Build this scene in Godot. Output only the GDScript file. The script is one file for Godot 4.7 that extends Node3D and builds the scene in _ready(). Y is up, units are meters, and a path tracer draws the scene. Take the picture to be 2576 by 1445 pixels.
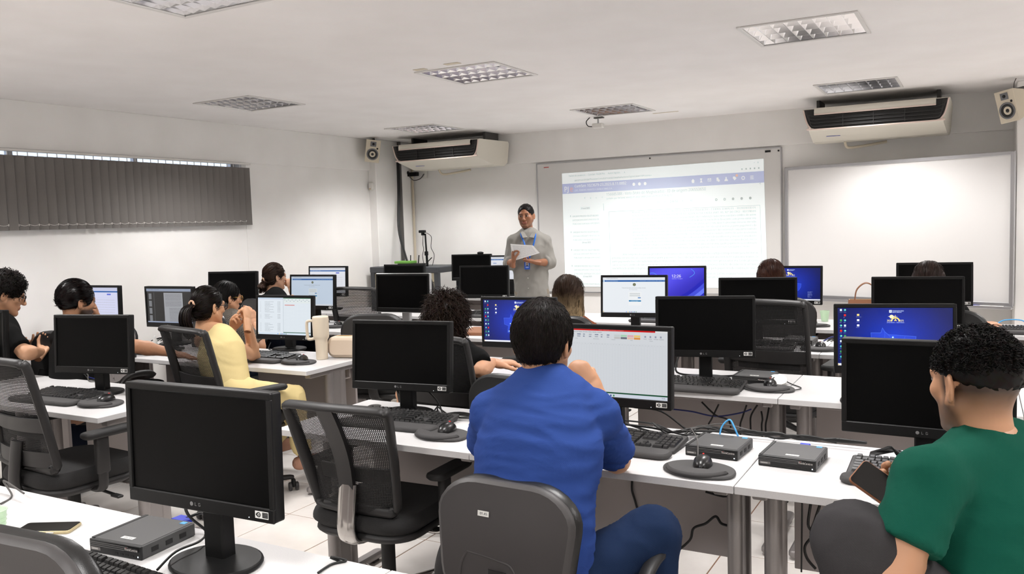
extends Node3D

const FOCAL := 2105.74
const EYE := Vector3(0, 1.55, 0)
const CEIL := 2.588
const FRONT := -8.77
const LEFT := -6.38
const RIGHT := 2.45
const BACK := 2.3
const DESK := 0.74
const LAMP_X := [-5.22, -3.04, -0.86, 1.32]
const LAMP_Z := [-7.57, -5.07, -2.56, -0.06]

var M := {}
var T := {}
var names := {}
var cam_basis := Basis()
var rng := RandomNumberGenerator.new()
var ts: TextServer
var fonts := {}
var glyphs := {}


# ---------------------------------------------------------------- mesh building
class MB:
	var v := PackedVector3Array()
	var n := PackedVector3Array()
	var uv := PackedVector2Array()
	var c := PackedColorArray()
	var ix := PackedInt32Array()
	var X := Transform3D()
	var col := Color(1, 1, 1)
	var tinted := false

	func vert(p: Vector3, nn: Vector3, u := Vector2.ZERO) -> int:
		v.append(X * p)
		n.append((X.basis * nn).normalized())
		uv.append(u)
		c.append(col)
		return v.size() - 1

	func tri(a: int, b: int, d: int) -> void:
		var g := (v[b] - v[a]).cross(v[d] - v[a])
		if g.dot(n[a] + n[b] + n[d]) > 0.0:
			ix.append(a); ix.append(d); ix.append(b)
		else:
			ix.append(a); ix.append(b); ix.append(d)

	func fan(ps: Array, nn: Vector3) -> void:
		var s := v.size()
		for p in ps:
			vert(p, nn)
		for i in range(1, ps.size() - 1):
			tri(s, s + i, s + i + 1)

	func box(c0: Vector3, size: Vector3, b := 0.0) -> void:
		var h := size * 0.5
		b = minf(b, minf(h.x, minf(h.y, h.z)) * 0.95)
		for ax in 3:
			var i := (ax + 1) % 3
			var j := (ax + 2) % 3
			for sg in [-1.0, 1.0]:
				var nn := Vector3.ZERO
				nn[ax] = sg
				var ps := []
				for q in [[-1, -1], [1, -1], [1, 1], [-1, 1]]:
					var p := Vector3.ZERO
					p[ax] = sg * h[ax]
					p[i] = q[0] * (h[i] - b)
					p[j] = q[1] * (h[j] - b)
					ps.append(c0 + p)
				fan(ps, nn)
			if b > 0.0:
				for si in [-1.0, 1.0]:
					for sj in [-1.0, 1.0]:
						var nn := Vector3.ZERO
						nn[i] = si
						nn[j] = sj
						var ps := []
						for q in [[0, -1], [0, 1], [1, 1], [1, -1]]:
							var p := Vector3.ZERO
							p[ax] = q[1] * (h[ax] - b)
							p[i] = si * (h[i] - (b if q[0] else 0.0))
							p[j] = sj * (h[j] - (0.0 if q[0] else b))
							ps.append(c0 + p)
						fan(ps, nn)
		if b > 0.0:
			for sx in [-1.0, 1.0]:
				for sy in [-1.0, 1.0]:
					for sz in [-1.0, 1.0]:
						var s := Vector3(sx, sy, sz)
						fan([c0 + s * Vector3(h.x, h.y - b, h.z - b), c0 + s * Vector3(h.x - b, h.y, h.z - b), c0 + s * Vector3(h.x - b, h.y - b, h.z)], s)

	# a flat outline in x and z, given thickness from y0 to y1, with bevelled rims; dome lifts the top towards its middle
	func slab(poly: PackedVector2Array, y0: float, y1: float, b := 0.0, dome := 0.0) -> void:
		var k := poly.size()
		var area := 0.0
		for i in k:
			area += poly[i].cross(poly[(i + 1) % k])
		var sg := 1.0 if area > 0.0 else -1.0
		var nr := PackedVector2Array()
		for i in k:
			var e0 := (poly[i] - poly[(i + k - 1) % k]).normalized()
			var e1 := (poly[(i + 1) % k] - poly[i]).normalized()
			var m := Vector2(e0.y, -e0.x) + Vector2(e1.y, -e1.x)
			nr.append(m.normalized() * sg)
		var rings := [[y0, -b, -0.7], [y0 + b, 0.0, -0.15], [y1 - b, 0.0, 0.15], [y1 - b * 0.3, -b * 0.3, 0.7], [y1, -b, 1.0]]
		if b <= 0.0:
			rings = [[y0, 0.0, 0.0], [y1, 0.0, 0.0]]
		var s := v.size()
		for r in rings:
			for i in k:
				var p := poly[i] + nr[i] * float(r[1])
				vert(Vector3(p.x, r[0], p.y), Vector3(nr[i].x, r[2], nr[i].y))
		for q in rings.size() - 1:
			for i in k:
				var a := s + q * k + i
				var a2 := s + q * k + (i + 1) % k
				tri(a, a2, a2 + k)
				tri(a, a2 + k, a + k)
		var mid := Vector2.ZERO
		for p in poly:
			mid += p / k
		for top in 2:
			var nn := Vector3.UP if top else Vector3.DOWN
			var y := y1 if top else y0
			var inner := PackedVector2Array()
			for i in k:
				inner.append(poly[i] - nr[i] * b)
			var f := v.size()
			for p in inner:
				vert(Vector3(p.x, y, p.y), nn)
			if top and dome != 0.0:
				var last := f
				for ring in [[0.75, 0.6], [0.4, 0.92]]:
					var at := v.size()
					for i in k:
						var p: Vector2 = mid + (inner[i] - mid) * float(ring[0])
						var out: Vector2 = (inner[i] - mid).normalized()
						vert(Vector3(p.x, y + dome * float(ring[1]), p.y), Vector3(out.x * dome * 6.0, 1.0, out.y * dome * 6.0))
					for i in k:
						tri(last + i, last + (i + 1) % k, at + (i + 1) % k)
						tri(last + i, at + (i + 1) % k, at + i)
					last = at
				var m0 := vert(Vector3(mid.x, y + dome, mid.y), nn)
				for i in k:
					tri(last + i, last + (i + 1) % k, m0)
			else:
				var t := Geometry2D.triangulate_polygon(inner)
				for i in range(0, t.size(), 3):
					tri(f + t[i], f + t[i + 1], f + t[i + 2])

	func tube(path: PackedVector3Array, radius, sides := 8, caps := true, flat := 1.0, up := Vector3.ZERO) -> void:
		var k := path.size()
		if k < 2:
			return
		var t := (path[1] - path[0]).normalized()
		var side := up.cross(t) if up != Vector3.ZERO else (Vector3.UP.cross(t) if absf(t.y) < 0.9 else Vector3.RIGHT.cross(t))
		side = side.normalized()
		var s := v.size()
		for i in k:
			var t1 := (path[mini(i + 1, k - 1)] - path[maxi(i - 1, 0)]).normalized()
			side = (side - t1 * side.dot(t1)).normalized()
			var up1 := t1.cross(side)
			var r: float = radius if radius is float else radius[i]
			for q in sides:
				var a := TAU * q / sides
				var d := side * cos(a) + up1 * sin(a) * flat
				vert(path[i] + d * r, side * cos(a) * flat + up1 * sin(a))
		for i in k - 1:
			for q in sides:
				var a := s + i * sides + q
				var b := s + i * sides + (q + 1) % sides
				tri(a, b, b + sides)
				tri(a, b + sides, a + sides)
		if caps:
			for e in 2:
				var o := s + (k - 1) * sides if e else s
				var nn := (path[k - 1] - path[k - 2]).normalized() if e else (path[0] - path[1]).normalized()
				var f := v.size()
				for q in sides:
					v.append(v[o + q]); n.append((X.basis * nn).normalized()); uv.append(Vector2.ZERO); c.append(col)
				for q in range(1, sides - 1):
					tri(f, f + q, f + q + 1)

	func lathe(prof: PackedVector2Array, seg := 24, c0 := Vector3.ZERO) -> void:
		var s := v.size()
		var k := prof.size()
		for i in k:
			var d := prof[mini(i + 1, k - 1)] - prof[maxi(i - 1, 0)]
			var nr := Vector2(d.y, -d.x).normalized()
			for q in seg:
				var a := TAU * q / seg
				vert(c0 + Vector3(cos(a) * prof[i].x, prof[i].y, sin(a) * prof[i].x), Vector3(cos(a) * nr.x, nr.y, sin(a) * nr.x))
		for i in k - 1:
			for q in seg:
				var a := s + i * seg + q
				var b := s + i * seg + (q + 1) % seg
				tri(a, b, b + seg)
				tri(a, b + seg, a + seg)

	func ball(c0: Vector3, r: Vector3, seg := 14) -> void:
		var rows := seg / 2
		var s := v.size()
		for i in rows + 1:
			var th := PI * i / rows
			for q in seg:
				var a := TAU * q / seg
				var d := Vector3(sin(th) * cos(a), cos(th), sin(th) * sin(a))
				vert(c0 + d * r, d / r)
		for i in rows:
			for q in seg:
				var a := s + i * seg + q
				var b := s + i * seg + (q + 1) % seg
				tri(a, b, b + seg)
				tri(a, b + seg, a + seg)

	# a bent sheet: f(u, w) gives the middle of the sheet, u and w from 0 to 1
	func sheet(f: Callable, nu: int, nw: int, thick := 0.0) -> void:
		var pos := []
		var nor := []
		for j in nw + 1:
			for i in nu + 1:
				pos.append(f.call(float(i) / nu, float(j) / nw))
		for j in nw + 1:
			for i in nu + 1:
				var du: Vector3 = pos[j * (nu + 1) + mini(i + 1, nu)] - pos[j * (nu + 1) + maxi(i - 1, 0)]
				var dw: Vector3 = pos[mini(j + 1, nw) * (nu + 1) + i] - pos[maxi(j - 1, 0) * (nu + 1) + i]
				nor.append(du.cross(dw).normalized())
		var faces := [1.0, -1.0] if thick > 0.0 else [1.0]
		var starts := []
		for sg in faces:
			var s := v.size()
			starts.append(s)
			for j in nw + 1:
				for i in nu + 1:
					var q := j * (nu + 1) + i
					vert(pos[q] + nor[q] * thick * 0.5 * sg, nor[q] * sg, Vector2(float(i) / nu, float(j) / nw))
			for j in nw:
				for i in nu:
					var a := s + j * (nu + 1) + i
					tri(a, a + 1, a + nu + 2)
					tri(a, a + nu + 2, a + nu + 1)
		if thick > 0.0:
			var rim := []
			for i in nu:
				rim.append(i)
			for j in nw:
				rim.append(j * (nu + 1) + nu)
			for i in range(nu, 0, -1):
				rim.append(nw * (nu + 1) + i)
			for j in range(nw, 0, -1):
				rim.append(j * (nu + 1))
			var middle := Vector3.ZERO
			for p in pos:
				middle += p / pos.size()
			for e in rim.size():
				var a: int = rim[e]
				var b: int = rim[(e + 1) % rim.size()]
				var p0: Vector3 = pos[a]
				var p1: Vector3 = pos[b]
				var nn := (p1 - p0).cross(nor[a])
				if nn.dot(p0 - middle) < 0.0:
					nn = -nn
				fan([p0 + nor[a] * thick * 0.5, p1 + nor[b] * thick * 0.5, p1 - nor[b] * thick * 0.5, p0 - nor[a] * thick * 0.5], nn)

	func card(c0: Vector3, ex: Vector3, ey: Vector3) -> void:
		var nn := ex.cross(ey).normalized()
		var s := v.size()
		vert(c0 - ex - ey, nn, Vector2(0, 1))
		vert(c0 + ex - ey, nn, Vector2(1, 1))
		vert(c0 + ex + ey, nn, Vector2(1, 0))
		vert(c0 - ex + ey, nn, Vector2(0, 0))
		tri(s, s + 1, s + 2)
		tri(s, s + 2, s + 3)

	func done() -> ArrayMesh:
		var a := []
		a.resize(Mesh.ARRAY_MAX)
		a[Mesh.ARRAY_VERTEX] = v
		a[Mesh.ARRAY_NORMAL] = n
		a[Mesh.ARRAY_TEX_UV] = uv
		if tinted:
			a[Mesh.ARRAY_COLOR] = c
		a[Mesh.ARRAY_INDEX] = ix
		var m := ArrayMesh.new()
		m.add_surface_from_arrays(Mesh.PRIMITIVE_TRIANGLES, a)
		return m


func rrect(w: float, d: float, r: float, seg := 4) -> PackedVector2Array:
	var o := PackedVector2Array()
	for q in [[1, 1, 0.0], [-1, 1, PI / 2], [-1, -1, PI], [1, -1, PI * 1.5]]:
		for i in seg + 1:
			var a: float = q[2] + PI / 2 * i / seg
			o.append(Vector2(q[0] * (w / 2 - r) + cos(a) * r, q[1] * (d / 2 - r) + sin(a) * r))
	return o


func smooth(ps: Array, sub := 5) -> PackedVector3Array:
	var o := PackedVector3Array()
	for i in ps.size() - 1:
		var p0: Vector3 = ps[maxi(i - 1, 0)]
		var p1: Vector3 = ps[i]
		var p2: Vector3 = ps[i + 1]
		var p3: Vector3 = ps[mini(i + 2, ps.size() - 1)]
		for k in sub:
			o.append(p1.cubic_interpolate(p2, p0, p3, float(k) / sub))
	o.append(ps[ps.size() - 1])
	return o


# ---------------------------------------------------------------- objects
func numbered(called: String) -> String:
	names[called] = names.get(called, -1) + 1
	return called if names[called] == 0 else "%s_%03d" % [called, names[called]]


func thing(called: String, label: String, category: String, group := "", at := Vector3.ZERO, turn := 0.0) -> Node3D:
	var o := Node3D.new()
	o.name = numbered(called)
	add_child(o)
	o.position = at
	o.rotation.y = turn
	tag(o, label, category, group)
	return o


func tag(o: Node3D, label: String, category: String, group := "") -> Node3D:
	o.set_meta("label", label)
	o.set_meta("category", category)
	if group:
		o.set_meta("group", group)
	return o


func part(parent: Node3D, called: String, mesh, m: Material, x := Transform3D(), label := "") -> MeshInstance3D:
	var o := MeshInstance3D.new()
	o.name = called
	o.mesh = mesh.done() if mesh is MB else mesh
	o.material_override = m
	o.transform = x
	parent.add_child(o, true)
	if label:
		o.set_meta("label", label)
	return o


func single(called: String, mesh, m: Material, label: String, category: String, group := "", x := Transform3D()) -> MeshInstance3D:
	var o := part(self, numbered(called), mesh, m, x)
	tag(o, label, category, group)
	return o


func struct(called: String, mesh, m: Material, x := Transform3D(), parent: Node3D = self) -> MeshInstance3D:
	var o := part(parent, called, mesh, m, x)
	o.set_meta("kind", "structure")
	return o


func copy(src: Node3D, at: Vector3, turn: float, label: String, group := "") -> Node3D:
	var o: Node3D = src.duplicate()
	var base := str(src.name)
	var cut := base.rfind("_")
	if cut > 0 and base.substr(cut + 1).is_valid_int():
		base = base.substr(0, cut)
	o.name = numbered(base)
	add_child(o)
	o.position = at
	o.rotation = Vector3(0, turn, 0)
	o.set_meta("label", label)
	if group:
		o.set_meta("group", group)
	return o


func tf(p: Vector3, e := Vector3.ZERO, s := Vector3.ONE) -> Transform3D:
	return Transform3D(Basis.from_euler(e) * Basis.from_scale(s), p)


# a direction in the photograph, taken to a distance along the view
func at(px: float, py: float, d: float) -> Vector3:
	return EYE + cam_basis * Vector3((px - 1288.0) / FOCAL, -(py - 722.5) / FOCAL, -1.0) * d


func at_y(px: float, py: float, y: float) -> Vector3:
	var r := at(px, py, 1.0) - EYE
	return EYE + r * ((y - EYE.y) / r.y)


func at_z(px: float, py: float, z: float) -> Vector3:
	var r := at(px, py, 1.0) - EYE
	return EYE + r * (z / r.z)


# ---------------------------------------------------------------- materials
func mat(called: String, c: Color, rough := 0.6, metal := 0.0, spec := 0.5) -> StandardMaterial3D:
	var m := StandardMaterial3D.new()
	m.resource_name = called
	m.albedo_color = c
	m.roughness = rough
	m.metallic = metal
	m.metallic_specular = spec
	M[called] = m
	return m


func noise_tex(key: String, freq: float, size := 256, ramp: Gradient = null, kind := FastNoiseLite.TYPE_SIMPLEX_SMOOTH, oct := 3) -> NoiseTexture2D:
	var f := FastNoiseLite.new()
	f.noise_type = kind
	f.frequency = freq
	f.fractal_octaves = oct
	f.seed = 7
	var t := NoiseTexture2D.new()
	t.width = size
	t.height = size
	t.seamless = true
	t.noise = f
	if ramp:
		t.color_ramp = ramp
	T[key] = t
	return t


func ramp(a: Color, b: Color) -> Gradient:
	var g := Gradient.new()
	g.set_color(0, a)
	g.set_color(1, b)
	return g


func relief(m: StandardMaterial3D, tex: Texture2D, cm: float, scale: float) -> StandardMaterial3D:
	m.heightmap_enabled = true
	m.heightmap_texture = tex
	m.heightmap_scale = cm
	m.uv1_triplanar = true
	m.uv1_scale = Vector3.ONE * scale
	return m


func grain(m: StandardMaterial3D, tex: Texture2D, scale: float) -> StandardMaterial3D:
	m.albedo_texture = tex
	m.uv1_triplanar = true
	m.uv1_scale = Vector3.ONE * scale
	return m


func make_materials() -> void:
	var speck := noise_tex("speck", 0.35, 256, ramp(Color(0.94, 0.94, 0.94), Color(1, 1, 1)))
	var fine := noise_tex("fine", 0.4, 256)
	var soft := noise_tex("soft", 0.02, 256, ramp(Color(0.975, 0.972, 0.97), Color(1, 1, 1)))
	var weave := Image.create(64, 64, false, Image.FORMAT_RGB8)
	for y in 64:
		for x in 64:
			var q := 0.5 + 0.5 * (sin(TAU * x / 8.0) if ((x / 8 + y / 8) % 2 == 0) else sin(TAU * y / 8.0))
			weave.set_pixel(x, y, Color(q, q, q))
	T.weave = ImageTexture.create_from_image(weave)
	var hound := Image.create(64, 64, false, Image.FORMAT_RGB8)
	for y in 64:
		for x in 64:
			var dark := ((x / 8) % 2 == 0) != ((y / 8) % 2 == 0)
			if (x + y) % 16 < 5:
				dark = not dark
			hound.set_pixel(x, y, Color(0.10, 0.095, 0.09) if dark else Color(0.5, 0.47, 0.43))
	T.hound = ImageTexture.create_from_image(hound)
	relief(grain(mat("wall_paint", Color(0.95, 0.945, 0.935), 0.85), soft, 0.35), soft, 0.02, 0.35)
	relief(grain(mat("ceiling_paint", Color(0.955, 0.945, 0.94), 0.9), soft, 0.3), soft, 0.02, 0.3)
	grain(mat("tile", Color(0.97, 0.95, 0.93), 0.22), soft, 1.3)
	grain(mat("tile_pale", Color(0.975, 0.957, 0.938), 0.2), soft, 1.7)
	mat("grout", Color(0.55, 0.42, 0.34), 0.9)
	grain(mat("laminate", Color(0.85, 0.845, 0.845), 0.38), speck, 3.0)
	mat("laminate_edge", Color(0.8, 0.78, 0.765), 0.5)
	relief(mat("panel", Color(0.64, 0.61, 0.6), 0.6), fine, 0.02, 8.0)
	relief(mat("leg_metal", Color(0.56, 0.54, 0.535), 0.42, 0.35), fine, 0.01, 10.0)
	mat("leg_dark", Color(0.25, 0.245, 0.24), 0.5)
	relief(mat("black_plastic", Color(0.05, 0.05, 0.051), 0.45, 0.0, 0.36), fine, 0.02, 12.0)
	relief(mat("matte_black", Color(0.055, 0.054, 0.054), 0.62), fine, 0.02, 10.0)
	mat("screen_off", Color(0.012, 0.012, 0.012), 0.4, 0.0, 0.22)
	relief(mat("key_black", Color(0.05, 0.05, 0.053), 0.38), fine, 0.01, 20.0)
	mat("key_print", Color(0.75, 0.76, 0.76), 0.6)
	relief(mat("charcoal", Color(0.2, 0.195, 0.195), 0.55), fine, 0.03, 9.0)
	relief(mat("rubber", Color(0.26, 0.255, 0.255), 0.7), fine, 0.05, 10.0)
	relief(mat("pc_case", Color(0.27, 0.27, 0.27), 0.5), fine, 0.02, 14.0)
	mat("pc_front", Color(0.05, 0.05, 0.052), 0.5)
	mat("mouse", Color(0.07, 0.07, 0.072), 0.3)
	mat("chrome", Color(0.72, 0.71, 0.7), 0.18, 1.0)
	mat("silver", Color(0.7, 0.7, 0.7), 0.3, 0.8)
	mat("mirror", Color(0.93, 0.93, 0.94), 0.12, 1.0)
	mat("lamp_frame", Color(0.85, 0.84, 0.83), 0.4)
	mat("lamp_tray", Color(0.95, 0.95, 0.95), 0.35)
	relief(mat("chair_plastic", Color(0.11, 0.105, 0.105), 0.5), fine, 0.03, 9.0)
	relief(mat("chair_grey", Color(0.24, 0.23, 0.23), 0.5), fine, 0.03, 9.0)
	relief(mat("chair_mesh", Color(0.075, 0.072, 0.072), 0.7), T.weave, 0.04, 30.0)
	relief(mat("chair_fabric", Color(0.1, 0.097, 0.097), 0.85), T.weave, 0.05, 40.0)
	relief(mat("vinyl", Color(0.1, 0.1, 0.1), 0.36), fine, 0.04, 7.0)
	relief(mat("blind", Color(0.44, 0.425, 0.41), 0.85), T.weave, 0.03, 20.0)
	M.blind.backlight_enabled = true
	M.blind.backlight = Color(0.06, 0.06, 0.06)
	mat("white_plastic", Color(0.86, 0.85, 0.83), 0.4)
	mat("cream_plastic", Color(0.83, 0.79, 0.71), 0.45)
	mat("ac_white", Color(0.85, 0.83, 0.78), 0.4)
	mat("ac_trim", Color(0.88, 0.8, 0.76), 0.35)
	mat("ac_dark", Color(0.05, 0.05, 0.05), 0.55)
	mat("board_white", Color(0.89, 0.885, 0.88), 0.25)
	mat("board_grey", Color(0.84, 0.835, 0.825), 0.35)
	mat("aluminium", Color(0.72, 0.72, 0.73), 0.35, 0.85)
	mat("speaker_cone", Color(0.12, 0.12, 0.12), 0.5)
	mat("speaker_ring", Color(0.45, 0.45, 0.46), 0.35, 0.3)
	mat("rack_grey", Color(0.25, 0.26, 0.28), 0.5)
	mat("rack_cream", Color(0.78, 0.74, 0.64), 0.55)
	mat("cable", Color(0.03, 0.03, 0.03), 0.45)
	mat("cable_grey", Color(0.32, 0.31, 0.3), 0.5)
	mat("cable_blue", Color(0.08, 0.13, 0.4), 0.5)
	mat("cable_cyan", Color(0.3, 0.66, 0.9), 0.5)
	mat("plug_blue", Color(0.12, 0.2, 0.72), 0.5)
	mat("paper", Color(0.9, 0.9, 0.9), 0.8)
	mat("red", Color(0.8, 0.12, 0.08), 0.5)
	mat("label_white", Color(0.88, 0.88, 0.87), 0.5)
	mat("ink", Color(0.02, 0.02, 0.02), 0.6)
	mat("logo_grey", Color(0.5, 0.5, 0.5), 0.4)
	mat("tumbler", Color(0.87, 0.82, 0.74), 0.4)
	relief(mat("leather_cream", Color(0.84, 0.77, 0.69), 0.5), fine, 0.05, 9.0)
	relief(mat("leather_tan", Color(0.55, 0.36, 0.24), 0.45), fine, 0.05, 9.0)
	relief(mat("leather_pale", Color(0.72, 0.6, 0.47), 0.5), fine, 0.05, 9.0)
	mat("brass", Color(0.75, 0.6, 0.32), 0.3, 0.9)
	mat("gold_case", Color(0.8, 0.74, 0.58), 0.35, 0.4)
	mat("phone_glass", Color(0.02, 0.02, 0.022), 0.12)
	var cup := mat("cup", Color(0.82, 0.93, 0.8, 0.45), 0.35)
	cup.transparency = BaseMaterial3D.TRANSPARENCY_ALPHA
	var led := mat("led_red", Color(0.6, 0.02, 0.02))
	led.emission_enabled = true
	led.emission = Color(1, 0.08, 0.04)
	led.emission_energy_multiplier = 2.0
	var ledw := mat("led_white", Color(0.8, 0.8, 0.8))
	ledw.emission_enabled = true
	ledw.emission = Color(0.9, 0.95, 1)
	ledw.emission_energy_multiplier = 1.2
	var tube := mat("tube_glow", Color(1, 1, 1))
	tube.emission_enabled = true
	tube.emission = Color(1, 0.98, 0.95)
	tube.emission_energy_multiplier = 5.0
	var glass := mat("window_glass", Color(1, 1, 1, 0.06), 0.02)
	glass.transparency = BaseMaterial3D.TRANSPARENCY_ALPHA
	var lens := mat("spectacle_glass", Color(1, 1, 1, 0.08), 0.02)
	lens.transparency = BaseMaterial3D.TRANSPARENCY_ALPHA


# ---------------------------------------------------------------- lettering and screens
func glyph(ch_font: RID, size: int, index: int) -> Array:
	var key := "%d_%d_%d" % [ch_font.get_id(), size, index]
	if not glyphs.has(key):
		var sz := Vector2i(size, 0)
		ts.font_render_glyph(ch_font, sz, index)
		var r := ts.font_get_glyph_uv_rect(ch_font, sz, index)
		var page := ts.font_get_glyph_texture_idx(ch_font, sz, index)
		var a := PackedFloat32Array()
		var w := int(r.size.x)
		var h := int(r.size.y)
		if page >= 0 and w > 0:
			var im := ts.font_get_texture_image(ch_font, sz, page)
			for y in h:
				for x in w:
					a.append(im.get_pixel(int(r.position.x) + x, int(r.position.y) + y).a)
		glyphs[key] = [w, h, ts.font_get_glyph_offset(ch_font, sz, index), a]
	return glyphs[key]


func text(im: Image, s: String, x: float, y: float, size: int, color: Color, face := "Droid Sans", fit := 0.0, bold := false) -> float:
	if not fonts.has(face):
		var f := SystemFont.new()
		f.font_names = [face]
		fonts[face] = f
	var sh := ts.create_shaped_text()
	ts.shaped_text_add_string(sh, s, fonts[face].get_rids(), size)
	ts.shaped_text_shape(sh)
	var list := ts.shaped_text_get_glyphs(sh)
	var total := 0.0
	for g in list:
		total += g.advance
	var extra := (fit - total) / maxf(list.size() - 1, 1) if fit > 0.0 else 0.0
	var pen := x
	for g in list:
		var q := glyph(g.font_rid, size, g.index)
		var o: Vector2 = q[2]
		var a: PackedFloat32Array = q[3]
		for again in 2 if bold else 1:
			var bx := int(round(pen + o.x + again))
			var by := int(round(y + o.y))
			for yy in q[1]:
				for xx in q[0]:
					var al := a[yy * q[0] + xx]
					if al > 0.02:
						var px: int = bx + xx
						var py: int = by + yy
						if px >= 0 and py >= 0 and px < im.get_width() and py < im.get_height():
							im.set_pixel(px, py, im.get_pixel(px, py).lerp(color, al * color.a))
		pen += g.advance + extra
	ts.free_rid(sh)
	return pen - x


func rect(im: Image, x: float, y: float, w: float, h: float, c: Color) -> void:
	im.fill_rect(Rect2i(int(x), int(y), int(maxf(w, 1)), int(maxf(h, 1))), c)


func outline(im: Image, x: float, y: float, w: float, h: float, c: Color, t := 1) -> void:
	rect(im, x, y, w, t, c)
	rect(im, x, y + h - t, w, t, c)
	rect(im, x, y, t, h, c)
	rect(im, x + w - t, y, t, h, c)


func blob(im: Image, pts: Array, c: Color) -> void:
	var poly := PackedVector2Array(pts)
	var lo := poly[0]
	var hi := poly[0]
	for p in poly:
		lo = lo.min(p)
		hi = hi.max(p)
	for y in range(maxi(int(lo.y), 0), mini(int(hi.y) + 1, im.get_height())):
		for x in range(maxi(int(lo.x), 0), mini(int(hi.x) + 1, im.get_width())):
			if Geometry2D.is_point_in_polygon(Vector2(x + 0.5, y + 0.5), poly):
				im.set_pixel(x, y, im.get_pixel(x, y).lerp(c, c.a))


func disc(im: Image, cx: float, cy: float, r: float, c: Color, inner := 0.0) -> void:
	for y in range(maxi(int(cy - r - 1), 0), mini(int(cy + r + 2), im.get_height())):
		for x in range(maxi(int(cx - r - 1), 0), mini(int(cx + r + 2), im.get_width())):
			var d := Vector2(x + 0.5 - cx, y + 0.5 - cy).length()
			var al := clampf(r - d + 0.5, 0, 1) * clampf(d - inner + 0.5, 0, 1)
			if al > 0.0:
				im.set_pixel(x, y, im.get_pixel(x, y).lerp(c, al * c.a))


func stroke(im: Image, pts: Array, c: Color, w := 1.0) -> void:
	for i in pts.size() - 1:
		var a: Vector2 = pts[i]
		var b: Vector2 = pts[i + 1]
		var k := int(a.distance_to(b)) + 1
		for q in k + 1:
			var p := a.lerp(b, float(q) / k)
			if w <= 1.2:
				var x := int(p.x)
				var y := int(p.y)
				if x >= 0 and y >= 0 and x < im.get_width() and y < im.get_height():
					im.set_pixel(x, y, im.get_pixel(x, y).lerp(c, c.a))
			else:
				disc(im, p.x, p.y, w * 0.5, c)


func blank(w: int, h: int, c: Color) -> Image:
	var im := Image.create(w, h, false, Image.FORMAT_RGBA8)
	im.fill(c)
	return im


func glow(called: String, im: Image, energy: float, base := Color(0.02, 0.02, 0.02), rough := 0.3) -> StandardMaterial3D:
	var m := mat(called, base, rough)
	m.emission_enabled = true
	m.emission = Color.BLACK
	m.emission_texture = ImageTexture.create_from_image(im)
	m.emission_energy_multiplier = energy
	m.texture_repeat = false
	return m


func lines(im: Image, x: float, y: float, w: float, count: int, gap: float, size: int, c: Color, words: Array, face := "Droid Serif") -> void:
	for i in count:
		var s := ""
		var k := i * 5
		while s.length() < int(w / (size * 0.52)):
			s += words[k % words.size()] + " "
			k += 1
		text(im, s.strip_edges(), x, y + i * gap, size, c, face, w if i < count - 1 else 0.0)


const WORDS := ["processo", "recurso", "decisão", "valor", "sentença", "parte", "pagamento", "da", "condenação", "taxa", "juros", "contrato", "crédito", "de", "autos", "nos", "termos", "do", "acordo", "com", "prova", "autor", "réu", "direito"]


func taskbar(im: Image, y: float, h: float, c: Color) -> void:
	var w := im.get_width()
	rect(im, 0, y, w, h, c)
	var hues := [Color(0.2, 0.5, 0.9), Color(0.95, 0.75, 0.2), Color(0.2, 0.6, 0.8), Color(0.5, 0.3, 0.6), Color(0.1, 0.6, 0.7), Color(0.2, 0.3, 0.6), Color(0.15, 0.55, 0.3)]
	for i in hues.size():
		rect(im, w * 0.38 + i * w * 0.026, y + h * 0.28, w * 0.012, h * 0.45, hues[i])
	rect(im, 6, y + h * 0.3, h * 0.4, h * 0.4, Color(0.9, 0.75, 0.3))
	text(im, "12:26", w * 0.945, y + h * 0.48, int(h * 0.36), Color(0.25, 0.25, 0.3))


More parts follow.
